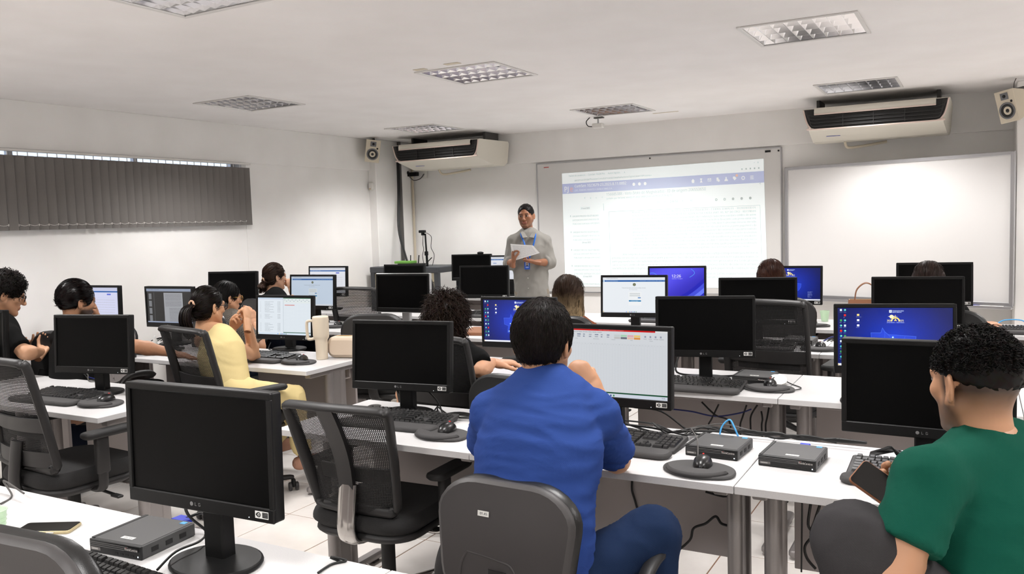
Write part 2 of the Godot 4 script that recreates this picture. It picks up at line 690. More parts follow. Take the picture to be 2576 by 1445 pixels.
func screen_projection() -> Image:
	var w := 1600
	var h := 840
	var im := blank(w, h, Color(0.985, 0.99, 0.99))
	var pale := Color(0.6, 0.61, 0.62)
	var faint := Color(0.68, 0.685, 0.69)
	for i in 3:
		text(im, ["Painel do usuário", "CumSen 1023679", "Autos digitais"][i], 60 + i * 170, 28, 17, faint)
		text(im, "x", 195 + i * 170, 28, 17, pale)
	text(im, "pje.tjmt.jus.br/pje/Processo/ConsultaProcesso/Detalhe/listAutosDigitais.seam?idProcesso=", 110, 62, 16, faint)
	for i in 5:
		rect(im, 1440 + i * 30, 52, 10, 10, faint)
	text(im, "–   x", 1530, 26, 20, pale)
	# the title bar
	rect(im, 0, 78, w, 74, Color(0.73, 0.74, 0.9))
	text(im, "PJ", 14, 137, 52, Color(1, 1, 1), "Droid Sans", 0, true)
	text(im, "e", 66, 137, 54, Color(0.95, 0.62, 0.55), "Droid Sans", 0, true)
	text(im, "CumSen 1023679-23.2023.8.11.0002", 108, 109, 27, Color(1, 1, 1), "Droid Sans", 0, true)
	text(im, "JOEL PEREIRA ARANTES X BANCO BMG S.A.", 108, 137, 17, Color(1, 1, 1))
	for i in 3:
		disc(im, 612 + i * 46, 112, 11, Color(1, 1, 1))
	for i in 8:
		var x := 1080.0 + i * 62
		match i:
			0: blob(im, [Vector2(x - 14, 116), Vector2(x, 100), Vector2(x + 14, 116), Vector2(x + 9, 116), Vector2(x + 9, 128), Vector2(x - 9, 128), Vector2(x - 9, 116)], Color.WHITE)
			1: blob(im, [Vector2(x - 10, 101), Vector2(x + 10, 101), Vector2(x + 2, 114), Vector2(x + 10, 128), Vector2(x - 10, 128), Vector2(x - 2, 114)], Color.WHITE)
			2: outline(im, x - 13, 104, 26, 20, Color.WHITE, 3); stroke(im, [Vector2(x - 12, 106), Vector2(x, 116), Vector2(x + 12, 106)], Color.WHITE, 3)
			3: rect(im, x - 9, 102, 15, 22, Color.WHITE); disc(im, x + 7, 122, 8, Color.WHITE)
			4: blob(im, [Vector2(x - 14, 128), Vector2(x - 9, 116), Vector2(x - 4, 116), Vector2(x - 4, 102), Vector2(x + 4, 102), Vector2(x + 4, 116), Vector2(x + 9, 116), Vector2(x + 14, 128)], Color.WHITE)
			5: blob(im, [Vector2(x - 12, 102), Vector2(x + 2, 102), Vector2(x + 13, 114), Vector2(x, 128), Vector2(x - 12, 114)], Color.WHITE); disc(im, x + 16, 96, 9, Color(0.97, 0.75, 0.4))
			6: disc(im, x, 115, 13, Color.WHITE, 8)
			7:
				for k in 3:
					rect(im, x - 12, 104 + k * 9, 24, 4, Color.WHITE)
	text(im, "156685388 - Voto (Voto do Magistrado) - ID de origem 206553650", 380, 182, 27, faint)
	text(im, "Juntado por TATIANE MARQUES DOS SANTOS em 29/05/2025 09:42:12", 380, 208, 17, faint)
	for i in 4:
		text(im, ["Y", "o", "c", "<"][i], 190 + i * 50, 198, 20, pale)
	for i in 5:
		text(im, ["|<", "<", "2 de 53", ">", ">|"][i], [795, 852, 896, 990, 1052][i], 252, 19, pale)
	for i in 5:
		disc(im, 1250 + i * 62, 248, 9, [pale, faint, Color(0.5, 0.52, 0.55), Color(0.6, 0.6, 0.6), Color(0.5, 0.5, 0.5)][i], 4 if i < 2 else 0)
	text(im, "<", 1565, 166, 24, Color(0.5, 0.5, 0.55))
	rect(im, 352, 236, 3, 52, pale)
	# the list at its side
	for i in 3:
		var y := 270.0 + i * 250
		rect(im, 150, y - 20, 90, 26, Color(0.95, 0.955, 0.96))
		text(im, ["29 mai 2025", "28 mai 2025", "22 mai 2025"][i], 158, y, 14, Color(0.6, 0.6, 0.62), "Droid Sans", 0, true)
		for k in 2:
			rect(im, 62, y + 42 + k * 118, 6, 12, Color(0.45, 0.45, 0.48))
			lines(im, 82, y + 56 + k * 118, 230, 3, 28, 15, Color(0.64, 0.645, 0.65), ["EXPEDIENTE", "PROCESSO", "DE", "JUIZ", "PUBLICADO", "JUNTADA"], "Droid Sans")
	# the page
	outline(im, 396, 296, 1170, 560, Color(0.55, 0.55, 0.56), 2)
	var y := 316.0
	var head := ["MORAL - NÃO CONFIGURADO - RESTITUIÇÃO DO INDÉBITO - FORMA SIMPLES - HONORÁRIOS", "ADVOCATÍCIOS - FIXAÇÃO SOBRE O VALOR ATUALIZADO DA CAUSA (ART. 85, §2º DO CPC) - RECURSOS"]
	for s in head:
		text(im, s, 590, y, 17, Color(0.55, 0.55, 0.55), "Droid Serif", 945)
		y += 23
	lines(im, 590, y, 945, 10, 23, 17, Color(0.56, 0.56, 0.57), WORDS)
	y = 612
	text(im, "Ante o exposto, dou parcial provimento ao recurso e, em consequência, mantenho o artigo correspondente para decotar os", 500, y, 18, Color(0.55, 0.55, 0.56), "Droid Serif", 1040)
	lines(im, 412, y + 25, 1128, 4, 25, 18, Color(0.56, 0.56, 0.57), WORDS)
	text(im, "Por conseguinte, considerando a sucumbência recíproca, condeno ambas as partes ao pagamento das custas", 500, y + 136, 18, Color(0.55, 0.55, 0.56), "Droid Serif", 1040)
	text(im, "judiciais, despesas processuais e dos honorários sucumbenciais no percentual arbitrado na sentença.", 412, y + 161, 18, Color(0.56, 0.56, 0.57), "Droid Serif", 940)
	text(im, "É como voto.", 500, y + 196, 18, Color(0.56, 0.56, 0.57), "Droid Serif")
	# the beam adds to the room's light on the board, so its own tones reach down to black
	for yy in h:
		for xx in w:
			var c := im.get_pixel(xx, yy)
			im.set_pixel(xx, yy, Color(clampf((c.r - 0.55) / 0.44, 0, 1), clampf((c.g - 0.55) / 0.44, 0, 1), clampf((c.b - 0.55) / 0.44, 0, 1)))
	return im


func screen_desktop() -> Image:
	var w := 960
	var h := 540
	var im := blank(w, h, Color(0.02, 0.09, 0.42))
	for y in h:
		for x in w:
			var d := Vector2(x / float(w) - 0.5, (y / float(h) - 0.5) * 0.7).length()
			im.set_pixel(x, y, Color(0.015, 0.075, 0.36).lerp(Color(0.06, 0.22, 0.78), clampf(1.0 - d * 1.9, 0, 1)))
	# the map with its bright places
	var map := [Vector2(285, 232), Vector2(368, 232), Vector2(382, 186), Vector2(402, 222), Vector2(430, 248), Vector2(660, 262), Vector2(652, 320), Vector2(622, 372), Vector2(560, 398), Vector2(520, 452), Vector2(420, 476), Vector2(392, 430), Vector2(330, 412), Vector2(344, 330), Vector2(290, 312), Vector2(285, 232)]
	blob(im, map, Color(0.25, 0.36, 0.95, 0.42))
	stroke(im, map, Color(0.45, 0.62, 1.0), 1.6)
	stroke(im, [Vector2(402, 222), Vector2(400, 300), Vector2(344, 330)], Color(0.45, 0.6, 1), 1)
	stroke(im, [Vector2(430, 248), Vector2(470, 300), Vector2(560, 290), Vector2(570, 262)], Color(0.45, 0.6, 1), 1)
	var places := [Vector2(372, 302), Vector2(468, 272), Vector2(590, 330), Vector2(352, 398), Vector2(412, 378), Vector2(500, 420)]
	for i in places.size():
		stroke(im, [places[i], Vector2(468, 360)], Color(0.7, 0.85, 1, 0.7), 1)
		disc(im, places[i].x, places[i].y, 11, Color(0.4, 0.7, 1, 0.5))
		disc(im, places[i].x, places[i].y, 6, Color(0.92, 1, 1))
	# the emblem and its lettering
	rect(im, 438, 24, 22, 24, Color(0.9, 0.93, 1))
	rect(im, 443, 30, 12, 3, Color(0.05, 0.15, 0.5))
	rect(im, 443, 37, 12, 3, Color(0.05, 0.15, 0.5))
	text(im, "PODER JUDICIÁRIO", 465, 36, 11, Color(0.9, 0.94, 1), "Droid Sans", 0, true)
	text(im, "MATO GROSSO", 465, 48, 11, Color(0.9, 0.94, 1), "Droid Sans", 0, true)
	var gold := Color(0.98, 0.86, 0.45)
	disc(im, 490, 126, 38, gold, 26)
	rect(im, 448, 127, 84, 42, Color(0.04, 0.17, 0.66))
	disc(im, 458, 84, 17, Color(1, 0.9, 0.7))
	blob(im, [Vector2(425, 82), Vector2(458, 76), Vector2(512, 82), Vector2(458, 90)], Color(1, 0.95, 0.8, 0.8))
	stroke(im, [Vector2(489, 70), Vector2(489, 92)], gold, 4)
	blob(im, [Vector2(477, 126), Vector2(490, 100), Vector2(503, 126), Vector2(490, 120)], gold)
	text(im, "2023", 418, 128, 21, Color(1, 0.93, 0.65), "Droid Sans", 0, true)
	text(im, "2025", 512, 128, 21, Color(1, 0.93, 0.65), "Droid Sans", 0, true)
	text(im, "JUSTIÇA PRESENTE  |  TRANSFORMAÇÃO", 418, 141, 8, Color(0.95, 0.96, 1), "Droid Sans", 0, true)
	# icons
	var hues := [Color(0.85, 0.9, 0.95), Color(0.2, 0.75, 0.85), Color(0.85, 0.15, 0.12), Color(0.95, 0.95, 0.97), Color(0.25, 0.6, 0.35), Color(0.95, 0.8, 0.4)]
	for colx in 2:
		for i in 10:
			if colx == 0 and (i == 1):
				continue
			var x := 22.0 + colx * 34
			var y := 14.0 + i * 48
			var pick: Color = hues[(i * 5 + colx * 3) % 6]
			if (i + colx) % 2 == 1:
				disc(im, x + 10, y + 10, 10, Color(0.15, 0.7, 0.8))
				disc(im, x + 13, y + 8, 5, Color(0.75, 0.95, 0.6))
			else:
				rect(im, x + 1, y, 18, 20, pick)
				outline(im, x + 1, y, 18, 20, pick.darkened(0.25))
			text(im, ["Lixeira", "PJe", "Edge", "Adobe", "Word", "Excel", "SEI", "Firefox", "Chrome", "Teams"][i], x - 3, y + 32, 8, Color.WHITE)
	for i in 3:
		rect(im, 168, 60 + i * 48, 20, 18, Color(0.98, 0.85, 0.5) if i == 0 else Color(0.95, 0.96, 0.98))
		text(im, ["Documentos", "Controle", "Modelo"][i], 160, 90 + i * 48, 8, Color.WHITE)
	for i in 7:
		text(im, ["Nome: TJMT-218", "IP: 10.0.12.4", "Usuário: aluno", "Windows 11 Pro", "Memória 16 GB", "Intel i5", "Suporte 3617"][i], 760, 400 + i * 12 + (i / 2) * 6, 10, Color(0.9, 0.93, 1))
	rect(im, 0, h - 24, w, 24, Color(0.86, 0.88, 0.93))
	taskbar(im, h - 24, 24, Color(0.88, 0.89, 0.93))
	return im


func screen_lock() -> Image:
	var w := 800
	var h := 450
	var im := blank(w, h, Color(0.22, 0.2, 0.78))
	for y in h:
		for x in w:
			var q := 0.5 + 0.5 * sin(x * 0.004 + y * 0.006)
			im.set_pixel(x, y, Color(0.2, 0.17, 0.75).lerp(Color(0.36, 0.34, 0.98), q))
	for i in 6:
		var pts := []
		for k in 24:
			var t := k / 23.0
			pts.append(Vector2(330 + i * 62 + t * 470, 450 - pow(t, 1.5) * (300 + i * 20) + i * 26))
		for k in range(23, -1, -1):
			var t := k / 23.0
			pts.append(Vector2(345 + i * 62 + t * 480, 470 - pow(t, 1.7) * (225 + i * 16) + i * 30))
		blob(im, pts, Color(0.12, 0.13, 0.75).lerp(Color(0.42, 0.5, 1.0), (i % 3) / 2.0))
	for q in 2:
		var pts := []
		for k in 30:
			var t := k / 29.0
			pts.append(Vector2(-10 + t * 260, 90 - sin(t * PI * 0.9) * 55 + t * t * 330) if q == 0 else Vector2(610 + sin(t * PI) * 60 - t * 20, 20 + t * 120))
		stroke(im, pts, Color(0.35, 0.72, 1), 5)
	text(im, "12:26", 325, 142, 56, Color(1, 1, 1), "Droid Sans", 0, true)
	text(im, "sexta-feira, 1 de agosto", 330, 166, 15, Color(1, 1, 1))
	return im


func screen_sheet() -> Image:
	var w := 1024
	var h := 600
	var im := blank(w, h, Color(0.89, 0.905, 0.925))
	rect(im, 0, 0, w, 18, Color(0.86, 0.06, 0.07))
	rect(im, w - 110, 0, 110, 18, Color(0.95, 0.95, 0.95))
	text(im, "Pasta1 - Excel (Falha na Ativação do Produto)", 420, 13, 11, Color(1, 0.85, 0.85))
	text(im, "Arquivo  Página Inicial  Inserir  Layout da Página  Fórmulas  Dados  Revisão  Exibição", 30, 34, 11, Color(0.4, 0.42, 0.45))
	for i in 18:
		rect(im, 60 + (i % 9) * 54, 48 + (i / 9) * 18, 12 + (i * 7) % 22, 9, Color(0.7, 0.72, 0.76).lerp(Color(0.45, 0.5, 0.62), (i * 3 % 5) / 5.0))
	rect(im, 150, 48, 12, 14, Color(0.2, 0.6, 0.45))
	var hues := [Color(0.83, 0.86, 0.86), Color(0.7, 0.88, 0.75), Color(0.93, 0.72, 0.75), Color(0.98, 0.85, 0.5), Color(0.8, 0.8, 0.8), Color(0.45, 0.47, 0.52), Color(0.95, 0.8, 0.72), Color(0.92, 0.62, 0.3)]
	for i in 8:
		rect(im, 558 + (i % 4) * 58, 46 + (i / 4) * 20, 54, 17, hues[i])
	for i in 4:
		text(im, ["Inserir", "Excluir", "Formatar", "Classificar"][i], 815 + i * 44, 78, 9, Color(0.45, 0.47, 0.5))
		rect(im, 822 + i * 44, 48, 14, 16, Color(0.62, 0.65, 0.72))
	for i in 6:
		text(im, ["Área de Transf.", "Fonte", "Alinhamento", "Número", "Estilo", "Células"][i], 40 + i * 165, 94, 9, Color(0.55, 0.57, 0.6))
	text(im, "A1", 24, 118, 11, Color(0.35, 0.37, 0.4))
	var grid := Color(0.82, 0.84, 0.865)
	for i in 40:
		rect(im, 30 + i * 25.5, 126, 1, 426, grid)
	for i in 36:
		rect(im, 0, 126 + i * 12, w, 1, grid)
	for i in 38:
		text(im, char(65 + i % 26), 40 + i * 25.5, 136, 8, Color(0.5, 0.52, 0.55))
	for i in 34:
		text(im, str(i + 1), 10, 148 + i * 12, 8, Color(0.5, 0.52, 0.55))
	outline(im, 56, 222, 26, 13, Color(0.3, 0.32, 0.35), 1)
	rect(im, 0, 553, w, 12, Color(0.08, 0.32, 0.2))
	text(im, "Planilha1", 40, 563, 9, Color(0.85, 0.92, 0.88))
	taskbar(im, 566, 34, Color(0.87, 0.9, 0.95))
	return im


func screen_login(sky: bool) -> Image:
	var w := 800
	var h := 480
	var im := blank(w, h, Color(0.83, 0.89, 0.96) if sky else Color(0.93, 0.95, 0.97))
	rect(im, 0, 0, w, 28, Color(0.78, 0.82, 0.88) if sky else Color(0.9, 0.91, 0.93))
	text(im, "Processo Judicial Eletrônico", 50, 20, 12, Color(0.45, 0.47, 0.5))
	rect(im, 0, 40, w, 22, Color(0.08, 0.36, 0.66))
	text(im, "Processo Judicial Eletrônico", 40, 56, 13, Color(0.9, 0.95, 1))
	text(im, "Consulta pública   Consulta processual   PUSH   Cadastro   Certificado", 480, 55, 11, Color(0.85, 0.92, 1))
	rect(im, 8, 42, 18, 18, Color(0.85, 0.95, 1))
	disc(im, 410, 100, 19, Color(0.12, 0.2, 0.25))
	disc(im, 410, 100, 12, Color(0.75, 0.72, 0.25))
	disc(im, 410, 100, 7, Color(0.1, 0.3, 0.6))
	text(im, "Tribunal de Justiça do Estado de Mato Grosso", 250, 150, 15, Color(0.55, 0.57, 0.6))
	text(im, "PJe - Primeiro Grau", 345, 172, 12, Color(0.6, 0.62, 0.65))
	rect(im, 335, 200, 165, 180, Color(0.955, 0.965, 0.975) if not sky else Color(0.88, 0.92, 0.95))
	rect(im, 350, 214, 134, 18, Color(0.84, 0.86, 0.87))
	rect(im, 350, 240, 134, 18, Color(0.84, 0.86, 0.87))
	rect(im, 455, 270, 36, 14, Color(0.1, 0.42, 0.72))
	text(im, "Entrar", 458, 281, 10, Color.WHITE)
	rect(im, 340, 310, 155, 18, Color(0.12, 0.5, 0.72))
	text(im, "Certificado Digital", 370, 323, 11, Color.WHITE)
	rect(im, 0, h - 26, w, 26, Color(0.93, 0.94, 0.955))
	taskbar(im, h - 26, 26, Color(0.9, 0.92, 0.95))
	return im


func screen_reader() -> Image:
	var w := 640
	var h := 500
	var im := blank(w, h, Color(0.1, 0.1, 0.105))
	rect(im, 0, 0, w, 42, Color(0.6, 0.65, 0.74))
	text(im, "Autos digitais - documento", 30, 20, 13, Color(0.3, 0.33, 0.4))
	rect(im, 0, 42, w, 18, Color(0.16, 0.16, 0.17))
	for i in 4:
		rect(im, 34, 75 + i * 106, 40, 84, Color(0.52, 0.53, 0.55))
	rect(im, 108, 60, 4, 420, Color(0.45, 0.46, 0.48))
	rect(im, 250, 62, 265, 438, Color(0.68, 0.69, 0.71))
	lines(im, 270, 84, 225, 9, 11, 8, Color(0.2, 0.2, 0.22), WORDS)
	lines(im, 270, 190, 225, 7, 11, 8, Color(0.2, 0.2, 0.22), WORDS)
	lines(im, 320, 285, 175, 18, 11, 8, Color(0.25, 0.25, 0.27), WORDS)
	rect(im, 0, h - 22, w, 22, Color(0.62, 0.67, 0.77))
	return im


func screen_split() -> Image:
	var w := 820
	var h := 560
	var im := blank(w, h, Color(0.9, 0.93, 0.96))
	rect(im, 0, 0, w, 22, Color(0.78, 0.84, 0.91))
	rect(im, 0, 22, 400, 14, Color(0.86, 0.89, 0.93))
	rect(im, 400, 0, 420, 14, Color(0.1, 0.36, 0.24))
	rect(im, 400, 14, 420, 70, Color(0.9, 0.93, 0.93))
	for i in 14:
		rect(im, 415 + i * 28, 30 + (i % 2) * 18, 14, 9, Color(0.6, 0.66, 0.72))
	rect(im, 420, 108, 150, 9, Color(0.85, 0.28, 0.15))
	for i in 22:
		rect(im, 400 + i * 20, 84, 1, 440, Color(0.83, 0.87, 0.9))
	for i in 36:
		rect(im, 400, 84 + i * 12, 420, 1, Color(0.84, 0.88, 0.9))
	rect(im, 398, 0, 3, 530, Color(0.6, 0.65, 0.7))
	for i in 24:
		var y := 70.0 + i * 19
		if i in [9, 14, 15, 16]:
			continue
		text(im, str(i + 1) + ")", 40, y, 10, Color(0.4, 0.42, 0.46))
		text(im, WORDS[i % 20] + " " + WORDS[(i * 3) % 20] + " " + WORDS[(i * 7) % 20], 110, y, 11, Color(0.4, 0.42, 0.46))
		text(im, "R$ %d,00" % (120 + i * 37), 310, y, 10, Color(0.4, 0.42, 0.46))
	rect(im, 400, 516, 420, 10, Color(0.1, 0.36, 0.24))
	taskbar(im, 528, 32, Color(0.86, 0.91, 0.96))
	return im


func screen_page(tint: Color) -> Image:
	var w := 640
	var h := 400
	var im := blank(w, h, tint)
	rect(im, 0, 0, w, 34, tint.darkened(0.08))
	text(im, "Processo Judicial Eletrônico", 30, 22, 12, Color(0.5, 0.52, 0.55))
	rect(im, 0, 44, w, 18, Color(0.12, 0.38, 0.68))
	text(im, "PJe   1023679-23.2023.8.11.0002", 20, 58, 12, Color(0.9, 0.95, 1))
	outline(im, 270, 130, 340, 230, Color(0.75, 0.76, 0.8))
	lines(im, 290, 158, 300, 6, 30, 12, Color(0.68, 0.69, 0.72), WORDS)
	for i in 4:
		rect(im, 40, 110 + i * 62, 60, 9, Color(0.3, 0.45, 0.75))
		lines(im, 40, 136 + i * 62, 170, 2, 16, 11, Color(0.65, 0.66, 0.7), WORDS, "Droid Sans")
	rect(im, 470, 78, 60, 16, Color(0.28, 0.36, 0.85))
	rect(im, 0, h - 24, w, 24, tint.darkened(0.05))
	return im


func make_screens() -> void:
	ts = TextServerManager.get_primary_interface()
	glow("screen_projection", screen_projection(), 0.42, Color(0.8, 0.84, 0.84), 0.6)
	glow("screen_desktop", screen_desktop(), 1.2)
	glow("screen_lock", screen_lock(), 0.95)
	glow("screen_sheet", screen_sheet(), 0.82)
	glow("screen_login", screen_login(false), 0.95)
	glow("screen_login_blue", screen_login(true), 0.78)
	glow("screen_reader", screen_reader(), 0.75)
	glow("screen_split", screen_split(), 0.95)
	glow("screen_page", screen_page(Color(0.93, 0.94, 0.97)), 0.85)
	glow("screen_page_lilac", screen_page(Color(0.86, 0.87, 0.98)), 0.88)
	# print on things
	var label := blank(96, 40, Color(0.9, 0.9, 0.89))
	disc(label, 26, 20, 14, Color(0.03, 0.03, 0.03), 9)
	blob(label, [Vector2(4, 20), Vector2(16, 8), Vector2(16, 32)], Color(0.03, 0.03, 0.03))
	text(label, "30", 18, 27, 16, Color(0.05, 0.05, 0.05), "Droid Sans", 0, true)
	rect(label, 52, 5, 40, 30, Color(0.06, 0.06, 0.06))
	for i in 3:
		rect(label, 56, 10 + i * 8, 32, 2, Color(0.6, 0.6, 0.6))
	print_mat("print_label", label)
	var tagim := blank(64, 28, Color(0.85, 0.85, 0.83))
	text(tagim, "01.45", 12, 20, 17, Color(0.3, 0.3, 0.32), "Droid Sans", 0, true)
	print_mat("print_tag", tagim)
	var pcl := blank(128, 32, Color(0.42, 0.41, 0.4))
	text(pcl, "Lenovo", 14, 25, 25, Color(0.85, 0.84, 0.82), "Droid Sans", 0, true)
	print_mat("print_maker", pcl)
	var pct := blank(160, 32, Color(0.05, 0.05, 0.052))
	text(pct, "ThinkCentre", 4, 25, 25, Color(0.86, 0.84, 0.82), "Droid Sans", 150, true)
	rect(pct, 24, 3, 5, 5, Color(0.95, 0.15, 0.1))
	print_mat("print_model", pct)
	var dell := blank(64, 24, Color(0.05, 0.05, 0.05))
	text(dell, "DELL", 10, 19, 18, Color(0.7, 0.7, 0.7), "Droid Sans", 0, true)
	print_mat("print_dell", dell)
	var sheetim := blank(256, 360, Color(0.93, 0.93, 0.93))
	lines(sheetim, 24, 40, 208, 22, 14, 10, Color(0.45, 0.45, 0.47), WORDS)
	print_mat("print_paper", sheetim)
	var badge := blank(64, 96, Color(0.05, 0.32, 0.75))
	rect(badge, 14, 10, 36, 46, Color(0.8, 0.82, 0.85))
	disc(badge, 32, 30, 9, Color(0.45, 0.3, 0.22))
	rect(badge, 20, 42, 24, 14, Color(0.25, 0.25, 0.3))
	rect(badge, 12, 66, 40, 5, Color(0.85, 0.9, 1))
	rect(badge, 16, 76, 32, 4, Color(0.7, 0.8, 1))
	print_mat("print_badge", badge)


func print_mat(called: String, im: Image) -> void:
	var m := mat(called, Color(1, 1, 1), 0.55)
	m.albedo_texture = ImageTexture.create_from_image(im)
	m.texture_repeat = false


# ---------------------------------------------------------------- camera, sky, light
func make_view() -> void:
	cam_basis = Basis.from_euler(Vector3(deg_to_rad(-4.425), deg_to_rad(29.056), deg_to_rad(-1.791)))
	var cam := Camera3D.new()
	cam.name = "camera"
	cam.transform = Transform3D(cam_basis, EYE)
	cam.fov = rad_to_deg(2.0 * atan(722.5 / FOCAL))
	cam.near = 0.05
	cam.far = 60.0
	add_child(cam)
	cam.current = true
	var e := Environment.new()
	e.background_mode = Environment.BG_SKY
	e.sky = Sky.new()
	var sky := ProceduralSkyMaterial.new()
	sky.sky_top_color = Color(0.55, 0.68, 0.88)
	sky.sky_horizon_color = Color(0.86, 0.9, 0.95)
	sky.ground_bottom_color = Color(0.4, 0.38, 0.35)
	sky.ground_horizon_color = Color(0.7, 0.7, 0.68)
	sky.energy_multiplier = 2.0
	e.sky.sky_material = sky
	e.tonemap_mode = Environment.TONE_MAPPER_LINEAR
	e.tonemap_exposure = EXPOSURE
	e.sdfgi_enabled = true
	e.ssao_enabled = true
	e.ssil_enabled = true
	var w := WorldEnvironment.new()
	w.name = "environment"
	w.environment = e
	add_child(w)


const EXPOSURE := 1.0
const LAMP_ENERGY := 2.95


# ---------------------------------------------------------------- room
func make_room() -> void:
	# floor of square tiles over grout
	var s := MB.new()
	var pitch := 0.4515
	s.box(Vector3((LEFT + RIGHT) / 2, -0.06, (FRONT + BACK) / 2), Vector3(RIGHT - LEFT + 0.4, 0.116, BACK - FRONT + 0.4))
	var floor_node := struct("floor", s, M.grout)
	var spots := []
	for i in range(-8, 14):
		for j in range(-14, 15):
			var p := Vector3(-3.266 + (i + 0.5) * pitch, 0, -3.294 + (j + 0.5) * pitch)
			if p.x < LEFT - 0.2 or p.x > RIGHT + 0.2 or p.z < FRONT - 0.2 or p.z > BACK + 0.2:
				continue
			var l := cam_basis.inverse() * (p - EYE)
			var seen := l.z < -0.4 and absf(l.x / -l.z) < 0.66 and absf(l.y / -l.z) < 0.5
			spots.append([p.length() + (0.0 if seen else 100.0), p])
	spots.sort_custom(func(a, b): return a[0] < b[0])
	var one := MB.new()
	one.box(Vector3(0, -0.005, 0), Vector3(pitch - 0.006, 0.01, pitch - 0.006), 0.0012)
	var tile := one.done()
	var rest := MB.new()
	for k in spots.size():
		if k < 290:
			part(floor_node, "tile", tile, M.tile if k % 3 else M.tile_pale, tf(spots[k][1]))
		else:
			rest.box(spots[k][1] + Vector3(0, -0.005, 0), Vector3(pitch - 0.006, 0.01, pitch - 0.006))
	part(floor_node, "tile_field", rest, M.tile).set_meta("kind", "stuff")
	# ceiling, open where the fittings are let in
	s = MB.new()
	var y := CEIL + 0.06
	var half := 0.3
	var z0 := FRONT - 0.2
	for zc in LAMP_Z + [BACK + 0.5]:
		var z1: float = minf(zc - half, BACK + 0.2)
		s.box(Vector3((LEFT + RIGHT) / 2, y, (z0 + z1) / 2), Vector3(RIGHT - LEFT + 0.4, 0.12, z1 - z0))
		if zc > BACK:
			break
		var x0 := LEFT - 0.2
		for xc in LAMP_X + [RIGHT + 0.2 + half]:
			var x1: float = xc - half
			s.box(Vector3((x0 + x1) / 2, y, zc), Vector3(x1 - x0, 0.12, half * 2))
			x0 = xc + half
		z0 = zc + half
	struct("ceiling", s, M.ceiling_paint)
	# walls
	var win := [-6.03, 0.6, 1.67, 2.27]
	s = MB.new()
	var x := LEFT - 0.1
	s.box(Vector3(x, win[2] / 2, (FRONT + BACK) / 2), Vector3(0.2, win[2], BACK - FRONT + 0.4))
	s.box(Vector3(x, (win[3] + CEIL + 0.1) / 2, (FRONT + BACK) / 2), Vector3(0.2, CEIL + 0.1 - win[3], BACK - FRONT + 0.4))
	s.box(Vector3(x, (win[2] + win[3]) / 2, (FRONT - 0.2 + win[0]) / 2), Vector3(0.2, win[3] - win[2], win[0] - FRONT + 0.2))
	s.box(Vector3(x, (win[2] + win[3]) / 2, (win[1] + BACK + 0.2) / 2), Vector3(0.2, win[3] - win[2], BACK + 0.2 - win[1]))
	struct("wall_left", s, M.wall_paint)
	s = MB.new()
	s.box(Vector3(LEFT + 0.012, 2.405, -3.0), Vector3(0.024, 0.37, 11.6), 0.004)
	struct("trim_1", s, M.wall_paint)
	s = MB.new()
	s.box(Vector3((LEFT + RIGHT) / 2, CEIL / 2 + 0.05, FRONT - 0.1), Vector3(RIGHT - LEFT + 0.4, CEIL + 0.1, 0.2))
	struct("wall_front", s, M.wall_paint)
	s = MB.new()
	s.box(Vector3((LEFT + RIGHT) / 2, 2.415, FRONT + 0.012), Vector3(RIGHT - LEFT, 0.36, 0.024), 0.004)
	struct("trim_2", s, M.wall_paint)
	s = MB.new()
	s.box(Vector3(RIGHT + 0.1, CEIL / 2 + 0.05, (FRONT + BACK) / 2), Vector3(0.2, CEIL + 0.1, BACK - FRONT + 0.4))
	struct("wall_right", s, M.wall_paint)
	s = MB.new()
	s.box(Vector3((LEFT + RIGHT) / 2, CEIL / 2 + 0.05, BACK + 0.1), Vector3(RIGHT - LEFT + 0.4, CEIL + 0.1, 0.2))
	struct("wall_back", s, M.wall_paint)
	s = MB.new()
	s.box(Vector3(-6.335, CEIL / 2, -8.4), Vector3(0.13, CEIL, 0.74), 0.006)
	struct("column_corner", s, M.wall_paint)
	s = MB.new()
	s.box(Vector3(0.62, CEIL / 2, -8.49), Vector3(0.66, CEIL, 0.56), 0.006)
	struct("column_side", s, M.wall_paint)
	# seam on the wall below the blind
	s = MB.new()
	s.box(Vector3(LEFT + 0.001, 0.8, -6.066), Vector3(0.004, 1.6, 0.012))
	struct("trim_3", s, M.wall_paint)
	# the high window behind the blind
	s = MB.new()
	for yy in [win[2] + 0.02, win[3] - 0.02]:
		s.box(Vector3(LEFT - 0.12, yy, (win[0] + win[1]) / 2), Vector3(0.05, 0.04, win[1] - win[0]), 0.004)
	for i in 7:
		s.box(Vector3(LEFT - 0.12, (win[2] + win[3]) / 2, lerpf(win[0] + 0.02, win[1] - 0.02, i / 6.0)), Vector3(0.05, win[3] - win[2], 0.04), 0.004)
	var frame := struct("window_1", s, M.aluminium)
	for i in 6:
		s = MB.new()
		var step: float = (win[1] - win[0]) / 6.0
		s.box(Vector3(LEFT - 0.12, (win[2] + win[3]) / 2, win[0] + step * (i + 0.5)), Vector3(0.005, win[3] - win[2] - 0.08, step - 0.05))
		part(frame, "pane", s, M.window_glass)
	make_blind()
	# marks left on the ceiling: screw plates and cut lines beside two fittings
	for q in [[-3.26, -4.7, 0.09, 0.05], [-2.98, -4.66, 0.11, 0.05], [-2.7, -8.1, 0.26, 0.03]]:
		s = MB.new()
		s.box(Vector3(q[0], CEIL - 0.002, q[1]), Vector3(q[2], 0.003, q[3]), 0.001)
		single("mounting_plate", s, M.cream_plastic, ["beige screw plate on ceiling next to damaged louvred light", "pale screw plate on ceiling, next to beige one", "long thin cover strip on ceiling beside projector sensor"][0 if q[2] < 0.1 else 1 if q[2] < 0.2 else 2], "plate", "ceiling plates")


